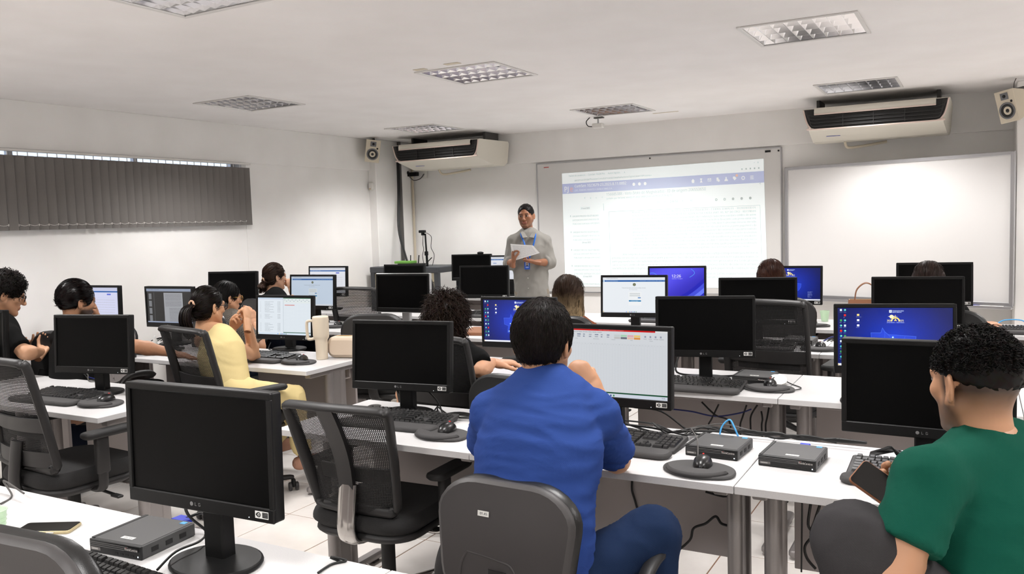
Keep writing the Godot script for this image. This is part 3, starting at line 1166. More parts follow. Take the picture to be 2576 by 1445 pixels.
func make_blind() -> void:
	var b := thing("vertical_blind", "dark grey vertical blind of fabric slats over high window", "blind", "", Vector3(LEFT + 0.045, 0, 0))
	var s := MB.new()
	s.box(Vector3(0.0, 2.208, -3.1), Vector3(0.045, 0.018, 6.0), 0.004)
	part(b, "rail", s, M.white_plastic)
	s = MB.new()
	s.sheet(func(u, w): return Vector3(0.007 * (1.0 - pow(2.0 * u - 1.0, 2.0)), (w - 0.5) * 0.565, (u - 0.5) * 0.089), 6, 1, 0.0014)
	var slat := s.done()
	s = MB.new()
	s.box(Vector3(0.002, 0.0, 0), Vector3(0.006, 0.03, 0.006), 0.001)
	var clip := s.done()
	var n := 76
	for i in n:
		var z := -6.045 + i * 0.078
		var o := part(b, "slat", slat, M.blind, tf(Vector3(0, 1.887, z), Vector3(0, deg_to_rad(-13 + 2.5 * sin(i * 1.7)), 0)))
		part(o, "hanger", clip, M.white_plastic, tf(Vector3(0, 0.296, 0)))
		part(o, "chain_clip", clip, M.white_plastic, tf(Vector3(0.009, -0.243, 0.03), Vector3.ZERO, Vector3(1, 0.6, 1.6)))
	s = MB.new()
	for i in n - 1:
		if i == 29:
			continue
		var z := -6.045 + i * 0.078 + 0.03
		s.tube(smooth([Vector3(0.014, 1.646, z), Vector3(0.014, 1.638, z + 0.039), Vector3(0.014, 1.646, z + 0.078)], 4), 0.0016, 4, false)
	part(b, "chain", s, M.white_plastic)


func make_lamps() -> void:
	var frame := MB.new()
	for sg in [-1.0, 1.0]:
		frame.box(Vector3(sg * 0.303, -0.004, 0), Vector3(0.022, 0.008, 0.628), 0.002)
		frame.box(Vector3(0, -0.004, sg * 0.303), Vector3(0.586, 0.008, 0.022), 0.002)
	var tray := MB.new()
	tray.box(Vector3(0, 0.135, 0), Vector3(0.64, 0.01, 0.64))
	for sg in [-1.0, 1.0]:
		tray.box(Vector3(sg * 0.3, 0.066, 0), Vector3(0.008, 0.13, 0.6))
		tray.box(Vector3(0, 0.066, sg * 0.3), Vector3(0.6, 0.13, 0.008))
	var tube := MB.new()
	tube.tube(PackedVector3Array([Vector3(-0.275, 0.085, 0), Vector3(0.275, 0.085, 0)]), 0.013, 10)
	var long := vee(0.594, 0.052, 0.003, 0.034)
	var cross := vee(0.594, 0.046, 0.0025, 0.014)
	var fm := frame.done()
	var tm := tray.done()
	var tubem := tube.done()
	var lm := long.done()
	var cm := cross.done()
	for zi in LAMP_Z.size():
		for xi in LAMP_X.size():
			var seat: String = ["first", "second", "third", "fourth"][zi]
			var side: String = ["first", "second", "third", "fourth"][xi]
			var l := thing("ceiling_light", "square louvred ceiling light, %s row from the whiteboards, %s from the blind wall" % [seat, side], "ceiling light", "recessed louvre ceiling lights", Vector3(LAMP_X[xi], CEIL, LAMP_Z[zi]))
			part(l, "frame", fm, M.lamp_frame)
			part(l, "tray", tm, M.lamp_tray)
			for k in 4:
				part(l, "tube", tubem, M.tube_glow, tf(Vector3(0, 0, -0.225 + k * 0.15)))
			for k in 5:
				part(l, "louvre_blade", lm, M.mirror, tf(Vector3(0, 0, clampf(-0.3 + k * 0.15, -0.285, 0.285))))
			for k in 9:
				part(l, "cross_blade", cm, M.mirror, tf(Vector3(clampf(-0.3 + k * 0.075, -0.292, 0.292), 0, 0), Vector3(0, PI / 2, 0)))
			var lamp := SpotLight3D.new()
			lamp.name = "lamp_glow"
			lamp.position = Vector3(0, -0.06, 0)
			lamp.rotation.x = -PI / 2
			lamp.spot_angle = 71.0
			lamp.spot_angle_attenuation = 0.55
			lamp.spot_range = 14.0
			lamp.spot_attenuation = 2.0
			lamp.light_size = 0.24
			lamp.light_color = Color(1.0, 0.99, 0.985)
			lamp.light_energy = LAMP_ENERGY
			lamp.shadow_enabled = true
			l.add_child(lamp)


func vee(length: float, high: float, low: float, wide: float) -> MB:
	var s := MB.new()
	var a := length / 2
	var n := Vector3(0, low - wide, 2 * high).normalized()
	for sg in [-1.0, 1.0]:
		var f := Vector3(1, 1, sg)
		s.fan([Vector3(-a, 0, low / 2) * f, Vector3(a, 0, low / 2) * f, Vector3(a, high, wide / 2) * f, Vector3(-a, high, wide / 2) * f], n * f)
	s.fan([Vector3(-a, 0, -low / 2), Vector3(a, 0, -low / 2), Vector3(a, 0, low / 2), Vector3(-a, 0, low / 2)], Vector3.DOWN)
	s.fan([Vector3(-a, high, -wide / 2), Vector3(a, high, -wide / 2), Vector3(a, high, wide / 2), Vector3(-a, high, wide / 2)], Vector3.UP)
	return s


func make_fittings() -> void:
	# the projection board
	var b := thing("projection_board", "wide white projection board fixed to front wall", "projection board", "", Vector3(-3.1, 1.47, FRONT))
	var s := MB.new()
	s.box(Vector3(0, 0, 0.012), Vector3(2.76, 1.5, 0.02), 0.003)
	part(b, "panel", s, M.board_grey)
	s = MB.new()
	for sg in [-1.0, 1.0]:
		s.box(Vector3(0, sg * 0.745, 0.016), Vector3(2.77, 0.012, 0.03), 0.002)
		s.box(Vector3(sg * 1.38, 0, 0.016), Vector3(0.012, 1.5, 0.03), 0.002)
	part(b, "frame", s, M.aluminium)
	s = MB.new()
	s.box(Vector3(1.25, 0.715, 0.026), Vector3(0.055, 0.02, 0.008))
	s.box(Vector3(1.355, 0.715, 0.026), Vector3(0.016, 0.016, 0.008))
	s.box(Vector3(0.0, 0.725, 0.026), Vector3(0.014, 0.014, 0.008))
	part(b, "fixing_screw", s, M.ink)
	s = MB.new()
	for i in 6:
		s.box(Vector3(-1.285 + i * 0.011, 0.7, 0.0235), Vector3(0.007, 0.012 if i % 2 else 0.009, 0.002))
	part(b, "printed_mark", s, M.red)
	var img := MB.new()
	var z := FRONT + 0.026
	var q := [Vector3(-4.158, 2.089, z), Vector3(-1.894, 2.113, z), Vector3(-1.862, 0.79, z), Vector3(-4.15, 0.79, z)]
	for j in 13:
		for i in 13:
			var u := i / 12.0
			var w := j / 12.0
			img.vert((q[0] as Vector3).lerp(q[1], u).lerp((q[3] as Vector3).lerp(q[2], u), w), Vector3.BACK, Vector2(u, w))
	for j in 12:
		for i in 12:
			img.tri(j * 13 + i, j * 13 + i + 1, j * 13 + i + 14)
			img.tri(j * 13 + i, j * 13 + i + 14, j * 13 + i + 13)
	single("projected_screen_image", img, M.screen_projection, "bright projected court page with lavender title bar on projection board", "projected image")
	# the leaning whiteboard
	var ex := Vector3(1.965, 0, 0.57)
	var wb := thing("whiteboard", "white marker board in aluminium frame, angled between wall and column", "whiteboard", "", Vector3(-1.68, 1.36, FRONT + 0.03) + ex / 2, -atan2(0.57, 1.965))
	var wide := ex.length()
	s = MB.new()
	s.box(Vector3(0, 0, 0), Vector3(wide - 0.03, 1.25, 0.016), 0.002)
	part(wb, "panel", s, M.board_white)
	for sg in [-1.0, 1.0]:
		s = MB.new()
		s.box(Vector3(0, sg * 0.635, 0.004), Vector3(wide, 0.034, 0.03), 0.004)
		part(wb, "rail", s, M.aluminium)
		s = MB.new()
		s.box(Vector3(sg * (wide / 2 - 0.017), 0, 0.005), Vector3(0.034, 1.3, 0.032), 0.004)
		part(wb, "stile", s, M.aluminium)
	s = MB.new()
	s.box(Vector3(0, -0.665, 0.04), Vector3(wide, 0.012, 0.08), 0.003)
	s.box(Vector3(0, -0.655, 0.078), Vector3(wide, 0.02, 0.006), 0.002)
	part(wb, "pen_tray", s, M.aluminium)
	for i in 3:
		s = MB.new()
		s.tube(PackedVector3Array([Vector3(-0.06, 0, 0), Vector3(0.06, 0, 0)]), 0.007, 8)
		var p := wb.transform * Vector3(0.72 + i * 0.09, -0.651, 0.05)
		single("marker_pen", s, [M.plug_blue, M.white_plastic, M.white_plastic][i], ["blue marker pen lying on whiteboard tray", "white marker pen lying on whiteboard tray", "white marker pen lying on whiteboard tray"][i], "marker", "marker pens on the tray", Transform3D(wb.transform.basis, p))
	make_ac(Vector3(-5.415, 0, 0), "cream ceiling air conditioner hung above corner equipment rack")
	make_ac(Vector3(-0.795, 0, 0), "cream ceiling air conditioner hung above framed whiteboard")
	make_speaker(Vector3(-6.2, 2.44, -7.9), deg_to_rad(38), "small cream loudspeaker mounted on corner column by blind wall")
	make_speaker(Vector3(0.25, 2.375, -8.02), deg_to_rad(-38), "small cream loudspeaker mounted above framed whiteboard")
	# alarm sensor
	var al := thing("motion_sensor", "small white motion sensor on corner column", "sensor", "", Vector3(-6.33, 2.03, -8.025))
	s = MB.new()
	s.X = tf(Vector3.ZERO, Vector3(PI / 2, 0, 0))
	s.slab(rrect(0.062, 0.1, 0.028), 0, 0.04, 0.012, 0.006)
	part(al, "body", s, M.white_plastic)
	s = MB.new()
	s.box(Vector3(0, -0.03, 0.042), Vector3(0.02, 0.008, 0.004))
	part(al, "window", s, M.brass)
	# conduits and cables in the corner
	for i in 3:
		s = MB.new()
		var xx: float = [-6.31, -6.255, -6.3][i]
		s.box(Vector3(xx, 1.29, -8.02 - i * 0.24 + (0.0 if i == 0 else 0.0)), Vector3([0.05, 0.04, 0.03][i], 2.58, [0.03, 0.03, 0.02][i]), 0.004)
		var moved := tf(Vector3([0.012, 0.02, 0.05][i], 0, [-0.37, -0.2, -0.24][i]))
		single("conduit", s, [M.cream_plastic, M.cable_grey, M.cream_plastic][i], ["cream cable trunking running up corner column", "dark grey cable trunking running up room corner", "narrow cream trunking on front wall behind hanging cables"][i], "trunking", "corner trunking", moved)
	for i in 3:
		s = MB.new()
		s.tube(smooth([Vector3(-6.24 + i * 0.012, 2.5, -8.42), Vector3(-6.2 + i * 0.014, 2.0, -8.36), Vector3(-6.1 + i * 0.012, 1.5, -8.2), Vector3(-5.86 + i * 0.006, 1.12, -8.02)], 8), 0.008, 6)
		single("hanging_cable", s, M.cable, "black cable hanging down room corner into equipment rack", "cable", "black cables in the corner")
	var ou := thing("wall_bracket", "black cable bracket with white socket on front wall", "bracket", "", Vector3(-6.16, 2.19, FRONT + 0.03))
	s = MB.new()
	s.box(Vector3(-0.05, 0.0, 0.05), Vector3(0.17, 0.05, 0.05), 0.006)
	s.ball(Vector3(-0.13, 0.02, 0.06), Vector3(0.035, 0.03, 0.035), 10)
	part(ou, "holder", s, M.black_plastic)
	s = MB.new()
	s.box(Vector3(0.1, 0, 0.0), Vector3(0.07, 0.11, 0.012), 0.003)
	part(ou, "socket_plate", s, M.white_plastic)
	s = MB.new()
	s.tube(smooth([Vector3(-0.08, -0.02, 0.08), Vector3(-0.03, -0.075, 0.06), Vector3(0.05, -0.06, 0.03), Vector3(0.1, 0.0, 0.01)]), 0.006, 6)
	part(ou, "lead", s, M.cable_grey)
	# ceiling sensor
	var pc := thing("ceiling_camera", "small white sensor box hanging under ceiling before front wall", "ceiling camera", "", Vector3(-3.36, CEIL, -7.95))
	s = MB.new()
	s.box(Vector3(0.01, -0.012, 0), Vector3(0.1, 0.012, 0.05), 0.003)
	part(pc, "mount", s, M.cable_grey)
	s = MB.new()
	s.tube(PackedVector3Array([Vector3(0, -0.01, 0), Vector3(0, -0.07, 0)]), 0.009, 8)
	part(pc, "stem", s, M.silver)
	s = MB.new()
	s.box(Vector3(0, -0.09, 0), Vector3(0.11, 0.045, 0.07), 0.006)
	part(pc, "body", s, M.white_plastic)
	s = MB.new()
	s.tube(smooth([Vector3(-0.05, -0.095, 0), Vector3(-0.11, -0.085, 0), Vector3(-0.13, -0.04, 0), Vector3(-0.09, 0.0, 0)]), 0.005, 6)
	part(pc, "lead", s, M.cable)


func make_ac(where: Vector3, label: String) -> void:
	var a := thing("air_conditioner", label, "air conditioner", "ceiling air conditioners", where)
	# side outline in z and y, pushed out along x; the ends are cut to a slant at the front
	var prof := [Vector2(-8.03, 2.485), Vector2(-8.68, 2.495), Vector2(-8.7, 2.47), Vector2(-8.68, 2.25), Vector2(-8.62, 2.212), Vector2(-8.4, 2.215), Vector2(-8.075, 2.287), Vector2(-8.045, 2.3)]
	var s := MB.new()
	var half := [0.595, 0.6, 0.6, 0.585, 0.575, 0.565, 0.545, 0.545]
	var k := prof.size()
	for i in k:
		var j := (i + 1) % k
		var d: Vector2 = prof[j] - prof[i]
		var nn := Vector3(0, d.x, -d.y)
		s.fan([Vector3(-half[i], prof[i].y, prof[i].x), Vector3(half[i], prof[i].y, prof[i].x), Vector3(half[j], prof[j].y, prof[j].x), Vector3(-half[j], prof[j].y, prof[j].x)], -nn if nn.dot(Vector3(0, (prof[i].y + prof[j].y) / 2 - 2.37, (prof[i].x + prof[j].x) / 2 + 8.37)) < 0 else nn)
	for sg in [-1.0, 1.0]:
		for i in k:
			var j := (i + 1) % k
			s.fan([Vector3(sg * 0.585, 2.37, -8.37), Vector3(sg * half[i], prof[i].y, prof[i].x), Vector3(sg * half[j], prof[j].y, prof[j].x)], Vector3(sg, -0.2, 0.1))
	part(a, "body", s, M.ac_white)
	# dark mouth
	s = MB.new()
	var face := func(x: float, y: float, out: float) -> Vector3: return Vector3(x, y, lerpf(-8.045, -8.03, (y - 2.3) / 0.185) + out)
	var mouth := []
	for p in [[-0.585, 2.48], [-0.575, 2.43], [-0.555, 2.36], [-0.525, 2.318], [-0.48, 2.303], [0.48, 2.303], [0.525, 2.318], [0.555, 2.36], [0.575, 2.43], [0.585, 2.48]]:
		mouth.append(face.call(p[0], p[1], 0.002))
	s.fan(mouth, Vector3.BACK)
	part(a, "mouth", s, M.ac_dark)
	s = MB.new()
	s.tube(smooth(mouth.map(func(p): return p + Vector3(0, -0.003, 0.004)), 4), 0.0075, 6)
	part(a, "rim", s, M.ac_trim)
	for i in 4:
		s = MB.new()
		var y := 2.325 + i * 0.03
		s.box(Vector3(0, y, -8.028), Vector3(0.98, 0.003, 0.016))
		for sg in [-1.0, 1.0]:
			s.tube(smooth([face.call(sg * 0.49, y, 0.01), face.call(sg * (0.525 + i * 0.01), y + 0.02, 0.01), face.call(sg * (0.545 + i * 0.01), 2.475, 0.006)], 4), 0.003, 5, false)
		part(a, "grille_slat", s, M.chair_grey)
	for i in 3:
		s = MB.new()
		s.box(Vector3(-0.25 + i * 0.25, 2.37, -8.03), Vector3(0.004, 0.11, 0.012))
		part(a, "grille_bar", s, M.chair_grey)
	s = MB.new()
	s.sheet(func(u, w): return Vector3(lerpf(-0.49, 0.49, u), lerpf(2.487, 2.428, w), -8.022 + 0.016 * sin(w * 2.6)), 6, 5, 0.006)
	part(a, "flap", s, M.ac_white)
	s = MB.new()
	s.box(Vector3(0, 2.43, -8.006), Vector3(0.98, 0.012, 0.008), 0.002)
	part(a, "flap_edge", s, M.ac_trim)
	s = MB.new()
	s.box(Vector3(-0.36, 2.248, -8.25), Vector3(0.12, 0.002, 0.03))
	part(a, "badge", s, M.plug_blue, Transform3D(Basis(), Vector3(0, 0, 0)))
	s = MB.new()
	for sg in [-1.0, 1.0]:
		s.box(Vector3(sg * 0.5, 2.54, -8.45), Vector3(0.03, 0.1, 0.3), 0.003)
	part(a, "hanger", s, M.leg_dark)
	s = MB.new()
	s.tube(smooth([Vector3(-0.3, 2.215, -8.55), Vector3(-0.28, 2.16, -8.6), Vector3(-0.15, 2.17, -8.66), Vector3(0.05, 2.2, -8.72)]), 0.013, 7)
	part(a, "drain_pipe", s, M.cream_plastic)


func make_speaker(where: Vector3, turn: float, label: String) -> void:
	var a := thing("loudspeaker", label, "loudspeaker", "wall loudspeakers", where, turn)
	a.rotation.x = deg_to_rad(12)
	a.rotation.z = deg_to_rad(-8) if where.x < -3 else deg_to_rad(6)
	var s := MB.new()
	var w := 0.082
	var h := 0.128
	for sg in [-1.0, 1.0]:
		s.fan([Vector3(sg * w, -h, 0.06), Vector3(sg * w, h, 0.06), Vector3(sg * w * 0.7, h * 0.8, -0.09), Vector3(sg * w * 0.7, -h * 0.8, -0.09)], Vector3(sg, 0, -0.2))
		s.fan([Vector3(-w, sg * h, 0.06), Vector3(w, sg * h, 0.06), Vector3(w * 0.7, sg * h * 0.8, -0.09), Vector3(-w * 0.7, sg * h * 0.8, -0.09)], Vector3(0, sg, -0.2))
	s.box(Vector3(0, 0, 0.064), Vector3(w * 2.04, h * 2.04, 0.016), 0.004)
	s.fan([Vector3(-w * 0.7, -h * 0.8, -0.09), Vector3(w * 0.7, -h * 0.8, -0.09), Vector3(w * 0.7, h * 0.8, -0.09), Vector3(-w * 0.7, h * 0.8, -0.09)], Vector3(0, 0, -1))
	part(a, "cabinet", s, M.cream_plastic)
	s = MB.new()
	s.X = tf(Vector3(0, -0.035, 0.072), Vector3(PI / 2, 0, 0))
	s.lathe(PackedVector2Array([Vector2(0.068, 0), Vector2(0.068, 0.006), Vector2(0.056, 0.006), Vector2(0.054, 0.0)]), 24)
	part(a, "woofer_ring", s, M.speaker_ring)
	s = MB.new()
	s.X = tf(Vector3(0, -0.035, 0.072), Vector3(PI / 2, 0, 0))
	s.lathe(PackedVector2Array([Vector2(0.055, 0.004), Vector2(0.045, 0.007), Vector2(0.04, 0.003), Vector2(0.018, -0.008), Vector2(0.016, 0.0), Vector2(0.0, 0.004)]), 20)
	part(a, "woofer", s, M.speaker_cone)
	s = MB.new()
	s.box(Vector3(0.0, 0.083, 0.074), Vector3(0.066, 0.056, 0.006), 0.002)
	part(a, "tweeter_plate", s, M.speaker_ring)
	s = MB.new()
	s.ball(Vector3(0.0, 0.083, 0.077), Vector3(0.014, 0.014, 0.008), 10)
	s.ball(Vector3(0.05, 0.035, 0.072), Vector3(0.011, 0.011, 0.005), 8)
	part(a, "tweeter", s, M.ink)
	s = MB.new()
	s.box(Vector3(0, 0.1, -0.12), Vector3(0.03, 0.05, 0.09), 0.004)
	s.tube(smooth([Vector3(0.0, 0.13, -0.06), Vector3(0.02, 0.17, -0.05), Vector3(0.03, 0.2, -0.07)]), 0.003, 5)
	part(a, "bracket", s, M.leg_dark)


# ---------------------------------------------------------------- furniture
func desk(x0: float, x1: float, front: float, label: String, group: String, grommet := -9.0) -> Node3D:
	var w := x1 - x0
	var o := thing("computer_desk", label, "desk", group, Vector3((x0 + x1) / 2, 0, front - 0.3))
	var key := "desk_%d" % roundi(w * 1000)
	if not T.has(key):
		var top := MB.new()
		top.box(Vector3(0, DESK - 0.0125, 0), Vector3(w - 0.003, 0.025, 0.6), 0.0015)
		var leg := MB.new()
		leg.slab(rrect(0.05, 0.056, 0.024, 5), 0.04, DESK - 0.026, 0.002)
		leg.box(Vector3(0, 0.37, -0.055), Vector3(0.03, 0.66, 0.08), 0.002)
		leg.X = tf(Vector3(0, 0, -0.11))
		leg.slab(rrect(0.05, 0.056, 0.024, 5), 0.04, DESK - 0.026, 0.002)
		leg.X = Transform3D()
		leg.box(Vector3(0, DESK - 0.042, -0.05), Vector3(0.045, 0.032, 0.46), 0.004)
		var foot := MB.new()
		foot.X = tf(Vector3(0, 0.0, -0.05))
		foot.slab(rrect(0.056, 0.54, 0.027, 5), 0.012, 0.045, 0.01)
		var pad := MB.new()
		pad.box(Vector3(0, 0.006, 0.16), Vector3(0.04, 0.012, 0.04), 0.003)
		pad.box(Vector3(0, 0.006, -0.26), Vector3(0.04, 0.012, 0.04), 0.003)
		var panel := MB.new()
		panel.box(Vector3(0, 0.5, -0.225), Vector3(w - 0.16, 0.4, 0.018), 0.002)
		var tray := MB.new()
		tray.box(Vector3(0, 0.655, -0.195), Vector3(w - 0.2, 0.09, 0.012), 0.002)
		tray.box(Vector3(0, 0.612, -0.17), Vector3(w - 0.2, 0.008, 0.06), 0.002)
		var socket := MB.new()
		socket.X = tf(Vector3(0, 0.655, -0.19), Vector3(PI / 2, 0, 0))
		socket.lathe(PackedVector2Array([Vector2(0.024, 0), Vector2(0.024, 0.006), Vector2(0.018, 0.006), Vector2(0.016, 0.001), Vector2(0, 0.001)]), 16)
		T[key] = [top.done(), leg.done(), foot.done(), pad.done(), panel.done(), tray.done(), socket.done()]
	var k: Array = T[key]
	part(o, "tabletop", k[0], M.laminate)
	for sg in [-1.0, 1.0]:
		var l := part(o, "leg", k[1], M.leg_metal, tf(Vector3(sg * (w / 2 - 0.06), 0, 0.05)))
		part(l, "foot", k[2], M.leg_metal)
		part(l, "glide", k[3], M.leg_dark)
	part(o, "modesty_panel", k[4], M.panel)
	var t := part(o, "cable_tray", k[5], M.panel)
	for i in 4:
		part(t, "socket", k[6], M.ink, tf(Vector3(-0.24 + i * 0.145, 0, 0)))
	if grommet > -5.0:
		var g := MB.new()
		g.lathe(PackedVector2Array([Vector2(0.0, 0.002), Vector2(0.026, 0.002), Vector2(0.031, 0.0), Vector2(0.031, -0.004)]), 24, Vector3(grommet, DESK, -0.2))
		part(o, "grommet", g, M.leg_dark)
	return o


func monitor(label: String, where: Vector3, yaw: float, tilt := 0.055, face: Material = null, style := "plain", wide := 0.475, base_turn := 0.0) -> Node3D:
	# where: middle of the screen housing; the foot stands on the desk below
	var o := thing("monitor", label, "monitor", "computer monitors on the desks", Vector3(where.x, DESK, where.z), deg_to_rad(yaw))
	var hc := where.y - DESK
	var hh := 0.298
	var key := "monitor_%s_%d" % [style, roundi(wide * 1000)]
	if not T.has(key):
		var shell := MB.new()
		shell.X = tf(Vector3.ZERO, Vector3(PI / 2, 0, 0))
		shell.slab(rrect(wide, hh, 0.006, 3), -0.03, 0.0, 0.003)
		shell.X = tf(Vector3(0, -0.01, -0.03), Vector3(-PI / 2, 0, 0))
		shell.slab(rrect(wide * 0.7, hh * 0.6, 0.03, 4), 0.0, 0.028, 0.014)
		var bezel := MB.new()
		var side := 0.015
		var top := 0.017
		var low := 0.034
		var z := 0.003
		bezel.box(Vector3(0, hh / 2 - top / 2, z), Vector3(wide - 0.001, top, 0.009), 0.0025)
		bezel.box(Vector3(0, -hh / 2 + low / 2, z), Vector3(wide - 0.001, low, 0.009), 0.0025)
		for sg in [-1.0, 1.0]:
			bezel.box(Vector3(sg * (wide / 2 - side / 2), (low - top) / 2, z), Vector3(side, hh - top - low + 0.006, 0.009), 0.0025)
		var scr := MB.new()
		scr.card(Vector3(0, (low - top) / 2, 0.0022), Vector3(wide / 2 - side + 0.002, 0, 0), Vector3(0, (hh - top - low) / 2 + 0.002, 0))
		var sticker := MB.new()
		sticker.card(Vector3(wide / 2 - 0.036, -hh / 2 + 0.018, 0.0079), Vector3(0.02, 0, 0), Vector3(0, 0.0085, 0))
		var logo := MB.new()
		if style == "plain":
			logo.X = tf(Vector3(-0.02, -hh / 2 + 0.017, 0.0076), Vector3(PI / 2, 0, 0))
			logo.lathe(PackedVector2Array([Vector2(0.0052, 0.0), Vector2(0.0052, 0.0006), Vector2(0.0, 0.0006)]), 14)
			logo.X = Transform3D()
			for q in [[-0.0085, 0.0, 0.0012, 0.008], [-0.006, -0.0034, 0.0045, 0.0012], [0.0035, 0.0, 0.0012, 0.008], [0.006, 0.0034, 0.0045, 0.0012], [0.006, -0.0034, 0.0045, 0.0012], [0.008, -0.0015, 0.0012, 0.004]]:
				logo.box(Vector3(q[0], -hh / 2 + 0.017 + q[1], 0.0078), Vector3(q[2], q[3], 0.0006))
		else:
			logo.card(Vector3(0, -hh / 2 + 0.017, 0.0079), Vector3(0.018, 0, 0), Vector3(0, 0.007, 0))
		var led := MB.new()
		led.ball(Vector3(wide / 2 - 0.075, -hh / 2 + 0.008, 0.0076), Vector3(0.0014, 0.0014, 0.001), 8)
		T[key] = [shell.done(), bezel.done(), scr.done(), sticker.done(), logo.done(), led.done()]
	var k: Array = T[key]
	var hx := tf(Vector3(0, hc, 0), Vector3(-tilt, 0, 0))
	var shell_m: Material = M.silver if style == "silver" else M.black_plastic
	var h := part(o, "housing", k[0], shell_m, hx)
	part(h, "bezel", k[1], M.black_plastic, tf(Vector3(0, 0, 0.001), Vector3.ZERO, Vector3(0.983, 0.975, 1.0)) if style == "silver" else Transform3D())
	part(h, "screen", k[2], face if face else M.screen_off)
	if style == "plain":
		part(h, "sticker", k[3], M.print_label)
	part(h, "logo", k[4], M.logo_grey if style == "plain" else M.print_dell)
	part(h, "power_light", k[5], M.led_white)
	var neck := MB.new()
	neck.box(Vector3(0, (hc - 0.03) / 2 + 0.006, -0.05), Vector3(0.064, hc - 0.03, 0.044), 0.005)
	neck.box(Vector3(0, hc - 0.04, -0.04), Vector3(0.1, 0.1, 0.022), 0.005)
	part(o, "neck", neck, shell_m)
	if not T.has("monitor_base"):
		var base := MB.new()
		var outline_pts := PackedVector2Array()
		for i in 36:
			var a := TAU * i / 36
			outline_pts.append(Vector2(cos(a) * 0.122, sin(a) * 0.1))
		base.slab(outline_pts, 0.0, 0.014, 0.006, 0.006)
		T.monitor_base = base.done()
	part(o, "base", T.monitor_base, shell_m, tf(Vector3(0, 0, -0.035), Vector3(0, deg_to_rad(base_turn), 0)))
	return o


func key_cap(w: float) -> ArrayMesh:
	var key := "key_%d" % roundi(w * 100)
	if not T.has(key):
		var s := MB.new()
		var a := w * 0.019 - 0.0012
		var b := 0.0178
		var h := 0.0085
		var t := 0.0022
		var lo := [Vector3(-a / 2, 0, -b / 2), Vector3(a / 2, 0, -b / 2), Vector3(a / 2, 0, b / 2), Vector3(-a / 2, 0, b / 2)]
		var hi := [Vector3(-a / 2 + t, h, -b / 2 + t * 0.6), Vector3(a / 2 - t, h, -b / 2 + t * 0.6), Vector3(a / 2 - t, h * 0.92, b / 2 - t), Vector3(-a / 2 + t, h * 0.92, b / 2 - t)]
		s.fan(hi, Vector3.UP)
		for i in 4:
			var j := (i + 1) % 4
			var m: Vector3 = lo[i] + lo[j]
			s.fan([lo[i], lo[j], hi[j], hi[i]], Vector3(m.x, 0.01, m.z))
		T[key] = s.done()
	return T[key]


func key_plan() -> Array:
	var out := []
	for row in 6:
		var z := -0.058 + row * 0.0225 + (0.004 if row == 0 else 0.0) * -1.0
		var runs := []
		match row:
			0: runs = [[1, 1], [1, -1], [4, 1], [0.5, 0], [4, 1], [0.5, 0], [4, 1]]
			1: runs = [[13, 1], [1, 2]]
			2: runs = [[1, 1.5], [12, 1], [1, 1.5]]
			3: runs = [[1, 1.75], [11, 1], [1, 2.25]]
			4: runs = [[1, 1.25], [11, 1], [1, 2.75]]
			5: runs = [[3, 1.25], [1, 6.25], [4, 1.25]]
		var x := 0.0
		for r in runs:
			if r[1] == 0:
				x += r[0]
				continue
			if r[1] == -1:
				x += 1.0
				continue
			for i in int(r[0]):
				out.append([x + r[1] / 2.0, z, float(r[1])])
				x += r[1]
		if row in [0, 1, 2]:
			for i in 3:
				out.append([15.35 + i + 0.5, z, 1.0])
		if row == 4:
			out.append([15.35 + 1.5, z, 1.0])
		if row == 5:
			for i in 3:
				out.append([15.35 + i + 0.5, z, 1.0])
		if row >= 1:
			for i in (3 if row == 5 else 4):
				if row == 5 and i == 1:
					continue
				out.append([18.7 + i + (1.0 if row == 5 and i == 0 else 0.5), z, 2.0 if row == 5 and i == 0 else 1.0])
	return out


func keyboard(label: String, where: Vector3, yaw: float, near: bool) -> Node3D:
	var o := thing("keyboard", label, "keyboard", "keyboards on the desks", where, deg_to_rad(yaw))
	if not T.has("keyboard"):
		var s := MB.new()
		s.X = tf(Vector3(0, 0.013, 0), Vector3(deg_to_rad(6), 0, 0))
		s.slab(rrect(0.455, 0.165, 0.012, 4), -0.011, 0.006, 0.004)
		var f := MB.new()
		for sg in [-1.0, 1.0]:
			f.box(Vector3(sg * 0.18, 0.007, -0.07), Vector3(0.03, 0.02, 0.012), 0.002)
		var all := MB.new()
		for q in key_plan():
			var w: float = q[2] * 0.019 - 0.0012
			all.box(Vector3(-0.2135 + q[0] * 0.019, 0.0045, q[1]), Vector3(w - 0.002, 0.009, 0.0155), 0.001)
		T.keyboard = [s.done(), f.done(), all.done()]
	var plane := tf(Vector3(0, 0.0195, 0), Vector3(deg_to_rad(6), 0, 0))
	part(o, "case", T.keyboard[0], M.charcoal)
	part(o, "stand_foot", T.keyboard[1], M.charcoal)
	if near:
		for q in key_plan():
			part(o, "key", key_cap(q[2]), M.key_black, plane * tf(Vector3(-0.2135 + q[0] * 0.019, 0, q[1])))
	else:
		part(o, "keys", T.keyboard[2], M.key_black, plane).set_meta("kind", "stuff")
	return o


func wrist_rest(label: String, where: Vector3, yaw: float) -> void:
	if not T.has("rest"):
		var s := MB.new()
		s.slab(rrect(0.47, 0.085, 0.036, 6), 0.0, 0.021, 0.008, 0.004)
		T.rest = s.done()
	single("wrist_rest", T.rest, M.rubber, label, "wrist rest", "keyboard wrist rests", tf(where, Vector3(0, deg_to_rad(yaw), 0)))


